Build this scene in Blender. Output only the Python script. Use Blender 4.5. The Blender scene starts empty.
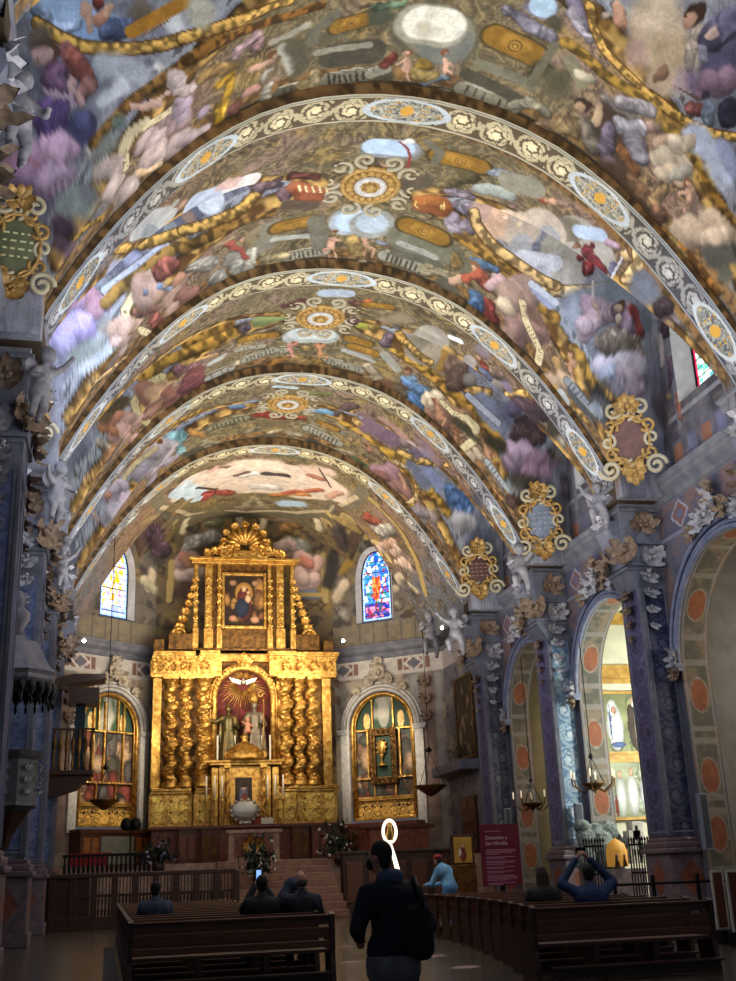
VQ = 0.85
import bpy, bmesh, math, random
import numpy as np
from mathutils import Vector, Matrix
random.seed(7); RNG = np.random.RandomState(11)
PI = math.pi
scene = bpy.context.scene
COL = scene.collection
scene.view_settings.view_transform = 'Standard'
scene.view_settings.look = 'None'

# ------------------------------------------------------------------ small helpers
def lin(c):
    c = np.asarray(c, float) / 255.0
    return np.where(c <= 0.04045, c / 12.92, ((c + 0.055) / 1.055) ** 2.4)
def L4(c):
    a = lin(c); return (a[0], a[1], a[2], 1.0)

MATS = {}
def mat(name, c, rough=0.6, metal=0.0, c2=None, nscale=4.0, bump=0.0, bscale=30.0, emit=0.0, emitc=None, wood=False, trans=0.0, spec=0.5):
    if name in MATS: return MATS[name]
    m = bpy.data.materials.new(name); m.use_nodes = True
    nt = m.node_tree; b = nt.nodes['Principled BSDF']
    b.inputs['Base Color'].default_value = L4(c)
    b.inputs['Roughness'].default_value = rough
    b.inputs['Metallic'].default_value = metal
    b.inputs['Specular IOR Level'].default_value = spec
    tc = nt.nodes.new('ShaderNodeTexCoord')
    if c2 is not None:
        n = nt.nodes.new('ShaderNodeTexNoise'); n.inputs['Scale'].default_value = nscale; n.inputs['Detail'].default_value = 6
        src = tc.outputs['Object']
        if wood:
            mp = nt.nodes.new('ShaderNodeMapping'); mp.inputs['Scale'].default_value = (0.35, 6, 6)
            nt.links.new(src, mp.inputs['Vector']); src = mp.outputs['Vector']
        nt.links.new(src, n.inputs['Vector'])
        r = nt.nodes.new('ShaderNodeValToRGB')
        r.color_ramp.elements[0].position = 0.36; r.color_ramp.elements[1].position = 0.66
        r.color_ramp.elements[0].color = L4(c); r.color_ramp.elements[1].color = L4(c2)
        nt.links.new(n.outputs['Fac'], r.inputs['Fac']); nt.links.new(r.outputs['Color'], b.inputs['Base Color'])
    if bump > 0:
        n2 = nt.nodes.new('ShaderNodeTexNoise'); n2.inputs['Scale'].default_value = bscale; n2.inputs['Detail'].default_value = 4
        nt.links.new(tc.outputs['Object'], n2.inputs['Vector'])
        bp = nt.nodes.new('ShaderNodeBump'); bp.inputs['Strength'].default_value = bump; bp.inputs['Distance'].default_value = 0.05
        nt.links.new(n2.outputs['Fac'], bp.inputs['Height']); nt.links.new(bp.outputs['Normal'], b.inputs['Normal'])
    if emit > 0:
        b.inputs['Emission Color'].default_value = L4(emitc or c); b.inputs['Emission Strength'].default_value = emit
    if trans > 0:
        b.inputs['Transmission Weight'].default_value = trans
    MATS[name] = m
    return m

def paintmat(name, rough=0.75, emit=0.0, bump=0.15, metal=0.0, nscale=9.0, amt=0.22):
    """material that shows the hand-painted colour attribute 'Col', with fine procedural mottling"""
    if name in MATS: return MATS[name]
    m = bpy.data.materials.new(name); m.use_nodes = True
    nt = m.node_tree; b = nt.nodes['Principled BSDF']
    a = nt.nodes.new('ShaderNodeAttribute'); a.attribute_name = 'Col'
    tc = nt.nodes.new('ShaderNodeTexCoord')
    n = nt.nodes.new('ShaderNodeTexNoise'); n.inputs['Scale'].default_value = nscale; n.inputs['Detail'].default_value = 8
    n.inputs['Distortion'].default_value = 1.5
    nt.links.new(tc.outputs['Object'], n.inputs['Vector'])
    mr = nt.nodes.new('ShaderNodeMapRange'); mr.inputs['From Min'].default_value = 0.3; mr.inputs['From Max'].default_value = 0.7
    mr.inputs['To Min'].default_value = 1 - amt; mr.inputs['To Max'].default_value = 1 + amt
    nt.links.new(n.outputs['Fac'], mr.inputs['Value'])
    mx = nt.nodes.new('ShaderNodeVectorMath'); mx.operation = 'SCALE'
    nt.links.new(a.outputs['Color'], mx.inputs[0]); nt.links.new(mr.outputs['Result'], mx.inputs['Scale'])
    nt.links.new(mx.outputs['Vector'], b.inputs['Base Color'])
    b.inputs['Roughness'].default_value = rough; b.inputs['Metallic'].default_value = metal
    b.inputs['Specular IOR Level'].default_value = 0.25
    if bump > 0:
        bp = nt.nodes.new('ShaderNodeBump'); bp.inputs['Strength'].default_value = bump; bp.inputs['Distance'].default_value = 0.03
        nt.links.new(n.outputs['Fac'], bp.inputs['Height']); nt.links.new(bp.outputs['Normal'], b.inputs['Normal'])
    if emit > 0:
        nt.links.new(mx.outputs['Vector'], b.inputs['Emission Color']); b.inputs['Emission Strength'].default_value = emit
    MATS[name] = m
    return m

def tag(o, label=None, cat=None, group=None, kind=None):
    if label: o['label'] = label
    if cat: o['category'] = cat
    if group: o['group'] = group
    if kind: o['kind'] = kind
    return o
def empty(name, loc=(0, 0, 0), rz=0.0):
    o = bpy.data.objects.new(name, None); COL.objects.link(o); o.location = loc; o.rotation_euler = (0, 0, rz)
    o.empty_display_size = 0.1
    return o
def kids(o):
    return [c for c in COL.objects if c.parent == o]
def copy_tree(o, parent=None, ch=None):
    c = o.copy(); COL.objects.link(c); c.parent = parent
    for k in (ch[o.name] if ch is not None and o.name in ch else kids(o)): copy_tree(k, c, ch)
    return c

class MB:
    """collects shapes, then links them as ONE mesh object"""
    def __init__(s): s.v = []; s.f = []; s.mi = []; s.sm = []; s.cur = 0
    def add(s, vs, fs, smooth=False):
        o = len(s.v); s.v += [tuple(p) for p in vs]
        for f in fs:
            s.f.append(tuple(i + o for i in f)); s.mi.append(s.cur); s.sm.append(smooth)
        return s
    def box(s, x0, x1, y0, y1, z0, z1, bev=0.0):
        if x0 > x1: x0, x1 = x1, x0
        if y0 > y1: y0, y1 = y1, y0
        if z0 > z1: z0, z1 = z1, z0
        if bev <= 0:
            vs = [(x0,y0,z0),(x1,y0,z0),(x1,y1,z0),(x0,y1,z0),(x0,y0,z1),(x1,y0,z1),(x1,y1,z1),(x0,y1,z1)]
            return s.add(vs, [(0,3,2,1),(4,5,6,7),(0,1,5,4),(1,2,6,5),(2,3,7,6),(3,0,4,7)])
        b = min(bev, (x1-x0)*.45, (y1-y0)*.45, (z1-z0)*.45)
        bm = bmesh.new(); bmesh.ops.create_cube(bm, size=1.0)
        for v in bm.verts: v.co = ((x0+x1)/2+v.co.x*(x1-x0), (y0+y1)/2+v.co.y*(y1-y0), (z0+z1)/2+v.co.z*(z1-z0))
        bmesh.ops.bevel(bm, geom=list(bm.edges), offset=b, segments=2, affect='EDGES', profile=.6)
        return s.addbm(bm)
    def addbm(s, bm, M=None, smooth=False):
        bm.verts.index_update()
        vs = [(M @ v.co if M is not None else v.co)[:] for v in bm.verts]
        fs = [[v.index for v in f.verts] for f in bm.faces]
        bm.free(); return s.add(vs, fs, smooth)
    def tube(s, pts, r, n=8, cap=True, smooth=True, closed=False):
        pts = [Vector(p) for p in pts]; rs = r if isinstance(r, (list, tuple)) else [r]*len(pts)
        N = len(pts); vs = []; prevn = None
        for i, p in enumerate(pts):
            a = pts[i-1] if (i > 0 or closed) else p; b = pts[(i+1) % N] if (i < N-1 or closed) else p
            t = (b - a); t = t.normalized() if t.length > 1e-9 else Vector((0,0,1))
            if prevn is None:
                u = t.cross(Vector((0,0,1)));
                if u.length < 1e-3: u = t.cross(Vector((1,0,0)))
            else:
                u = prevn - t * prevn.dot(t)
                if u.length < 1e-6: u = t.cross(Vector((0.3,1,0.2)))
            u.normalize(); prevn = u; w = t.cross(u)
            for k in range(n):
                a_ = 2*PI*k/n; vs.append((p + (u*math.cos(a_) + w*math.sin(a_))*rs[i])[:])
        fs = []
        for i in range(N if closed else N-1):
            j = (i+1) % N
            for k in range(n):
                k2 = (k+1) % n; fs.append((i*n+k, i*n+k2, j*n+k2, j*n+k))
        if cap and not closed:
            fs.append(tuple(range(n-1, -1, -1))); fs.append(tuple((N-1)*n+k for k in range(n)))
        return s.add(vs, fs, smooth)
    def lathe(s, prof, c=(0,0,0), n=20, M=None, smooth=True, a0=0.0, a1=2*PI):
        vs = []; full = abs(a1-a0-2*PI) < 1e-6; m = n if full else n+1
        for r, z in prof:
            for k in range(m):
                a = a0+(a1-a0)*k/n; p = Vector((r*math.cos(a), r*math.sin(a), z))
                if M is not None: p = M @ p
                vs.append((p.x+c[0], p.y+c[1], p.z+c[2]))
        fs = []
        for i in range(len(prof)-1):
            for k in range(n):
                k2 = (k+1) % m if full else k+1
                fs.append((i*m+k, i*m+k2, (i+1)*m+k2, (i+1)*m+k))
        if full:
            if prof[0][0] > 1e-6: fs.append(tuple(range(m-1, -1, -1)))
            if prof[-1][0] > 1e-6: fs.append(tuple((len(prof)-1)*m+k for k in range(m)))
        return s.add(vs, fs, smooth)
    def ball(s, c, r, n=10, sc=(1,1,1), M=None):
        prof = []
        vs = []; fs = []; h = max(5, n//2+1)
        for i in range(h+1):
            th = PI*i/h
            for k in range(n):
                a = 2*PI*k/n
                p = Vector((math.sin(th)*math.cos(a)*sc[0]*r, math.sin(th)*math.sin(a)*sc[1]*r, -math.cos(th)*sc[2]*r))
                if M is not None: p = M @ p
                vs.append((p.x+c[0], p.y+c[1], p.z+c[2]))
        for i in range(h):
            for k in range(n):
                k2 = (k+1) % n; fs.append((i*n+k, i*n+k2, (i+1)*n+k2, (i+1)*n+k))
        return s.add(vs, fs, True)
    def prism(s, poly, axis, a, b):
        """extrude a 2D polygon: axis 'y' -> poly is (x,z); 'x' -> (y,z); 'z' -> (x,y)"""
        def P(q, t):
            return (q[0], t, q[1]) if axis == 'y' else ((t, q[0], q[1]) if axis == 'x' else (q[0], q[1], t))
        n = len(poly); vs = [P(q, a) for q in poly] + [P(q, b) for q in poly]
        fs = [tuple(range(n)), tuple(range(2*n-1, n-1, -1))] + [(i, (i+1) % n, n+(i+1) % n, n+i) for i in range(n)]
        return s.add(vs, fs)
    def xform(s, M, start=0):
        for i in range(start, len(s.v)): s.v[i] = (M @ Vector(s.v[i]))[:]
        return s
    def build(s, name, m, parent=None, fixn=True):
        me = bpy.data.meshes.new(name); me.from_pydata(s.v, [], s.f)
        for mm in (m if isinstance(m, (list, tuple)) else [m]): me.materials.append(mm)
        me.polygons.foreach_set('material_index', s.mi); me.polygons.foreach_set('use_smooth', s.sm)
        if fixn and s.f:
            bm = bmesh.new(); bm.from_mesh(me); bmesh.ops.recalc_face_normals(bm, faces=bm.faces); bm.to_mesh(me); bm.free()
        me.update()
        o = bpy.data.objects.new(name, me); COL.objects.link(o)
        if parent is not None: o.parent = parent
        return o

def gridmesh(name, V, nu, nv, cols, m, parent=None, smooth=True, keep=None):
    """V: (nu*nv,3) positions row-major, cols (nu*nv,3) sRGB 0..255"""
    V = np.asarray(V, np.float32)
    i, j = np.meshgrid(np.arange(nu-1), np.arange(nv-1), indexing='ij')
    q = np.stack([i*nv+j, (i+1)*nv+j, (i+1)*nv+j+1, i*nv+j+1], -1).reshape(-1, 4)
    if keep is not None: q = q[keep[q].all(1)]
    me = bpy.data.meshes.new(name)
    me.vertices.add(len(V)); me.vertices.foreach_set('co', V.ravel())
    me.loops.add(q.size); me.loops.foreach_set('vertex_index', q.ravel().astype(np.int32))
    me.polygons.add(len(q)); me.polygons.foreach_set('loop_start', np.arange(0, q.size, 4, dtype=np.int32))
    me.polygons.foreach_set('use_smooth', np.full(len(q), smooth))
    a = me.color_attributes.new('Col', 'FLOAT_COLOR', 'POINT')
    c4 = np.ones((len(V), 4), np.float32); c4[:, :3] = lin(np.clip(cols, 0, 255)); a.data.foreach_set('color', c4.ravel())
    me.materials.append(m); me.update(calc_edges=True); me.validate()
    o = bpy.data.objects.new(name, me); COL.objects.link(o)
    if parent is not None: o.parent = parent
    return o

# smooth value noise in numpy
_perm = RNG.permutation(4096).astype(np.int64); _val = RNG.rand(4096)
def vnoise(P):
    P = np.asarray(P, float); I = np.floor(P).astype(np.int64); F = P - I; F = F*F*(3-2*F); out = 0
    for a in (0, 1):
        for b in (0, 1):
            for c in (0, 1):
                h = _perm[(_perm[(_perm[(I[:, 0]+a) & 4095] + I[:, 1]+b) & 4095] + I[:, 2]+c) & 4095]
                w = (F[:, 0] if a else 1-F[:, 0]) * (F[:, 1] if b else 1-F[:, 1]) * (F[:, 2] if c else 1-F[:, 2])
                out = out + w*_val[h]
    return out
def fbm(P, o=4):
    s = 0; a = .5; t = 0
    for k in range(o): s = s + a*vnoise(P*2**k + 17.3*k); t += a; a *= .55
    return s/t
def mix(c, d, t):
    t = np.asarray(t)[..., None]; return c*(1-t) + np.asarray(d, float)*t
def sstep(a, b, x):
    t = np.clip((x-a)/(b-a), 0, 1); return t*t*(3-2*t)
def interp(x, xs, ys): return np.interp(x, xs, ys)

# ------------------------------------------------------------------ the nave: survey data (metres)
EYE = (0, 0, 1.45)
XC = 7.105                      # centre line of the nave
A = 8.92                        # half span at the springing
WALL = 10.55                    # half width to the chapel walls (outer edge of the vault)
def WL(sg): return 10.55 if sg > 0 else 10.1
def FC(sg): return 9.62 if sg > 0 else 9.25   # pier shaft faces
APW = 10.1                      # straight apse walls
ZC = 13.5                       # top of the cornice
YA = [12.5, 23.1, 32.0, 40.2, 48.2]     # near edge of each transverse arch
BW = 1.12                       # width of an arch band
PD = np.array([0, .8, 1.6, 2.4, 3.2, 4.0, 4.7, 5.5, 6.2, 6.8, 7.4, 7.9, 8.3, 8.6, 8.8, 8.92])
PZ = np.array([20.78, 20.74, 20.62, 20.42, 20.12, 19.7, 19.2, 18.5, 17.75, 17.0, 16.15, 15.36, 14.68, 14.12, 13.75, 13.45])
def prof(d): return np.interp(np.abs(d), PD, PZ)
GT = np.array([0, .1, .25, .4, .55, .7, .8, .9, .96, 1.0])
GZ = np.array([0, .008, .08, .21, .38, .56, .70, .86, .95, 1.0])
GW = np.array([0, .004, .012, .03, .07, .19, .34, .64, .84, 1.0])
def vault_z(x, y):
    """height of the painted vault: transverse barrel cut by a pointed lateral vault in each bay"""
    x = np.asarray(x, float); y = np.asarray(y, float); d = np.abs(x - XC)
    z = np.full(np.broadcast(x, y).shape, -99.0)
    for k in range(-1, 5):
        y0 = (YA[k] + BW) if k >= 0 else YA[0]-6.0+BW
        y1 = YA[k+1] if k < 4 else 60.5
        if k == 4: continue
        ym = (y0+y1)/2; hb = (y1-y0)/2
        ins = (y >= y0-BW*.6) & (y <= y1+BW*.6)
        s = np.abs(y-ym)
        zm = np.where(d <= A, prof(d) + .40 + .28*np.clip(1-(s/hb)**2, 0, 1)*np.clip(1-(d/A)**2, 0, 1), -50)
        hw = np.where(d <= 8.6, hb-.55, np.interp(d, [8.6, WALL], [hb-.55, hb-.62]))
        zc = np.interp(d, [0, 4, WALL], [21.4, 21.2, 20.85])
        bl = np.clip((d-7.6)/(WALL-7.8), 0, 1); g = np.interp(s/hw, GT, GZ)*(1-bl) + np.interp(s/hw, GT, GW)*bl
        zl = zc - g*(zc-ZC) - np.clip(s/hw-1, 0, 5)*30
        z = np.where(ins, np.maximum(np.maximum(zm, zl), np.where(d > A, 12.9, -99)), z)
    # apse
    ap = y > YA[4]+BW*.4
    zm = np.where(d <= A, prof(d)+.40, -50)
    z5 = zm
    for sg in (1, -1):
        # angled wall: centre & axes
        c = np.array([XC+sg*7.12, 58.94]); t = np.array([sg*.785, -.62]); nn = np.array([-sg*.62, -.785])
        tt = (x-c[0])*t[0]+(y-c[1])*t[1]
        zl = 20.35 - np.interp(np.abs(tt)/3.1, GT, GZ)*(20.35-ZC) - np.clip(np.abs(tt)/3.1-1, 0, 5)*30
        z5 = np.maximum(z5, np.where((x-XC)*sg > 0, zl, -99))
    z5 = np.maximum(z5, np.where(d > A, 12.9, -99))
    return np.where(ap, z5, z)
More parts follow.
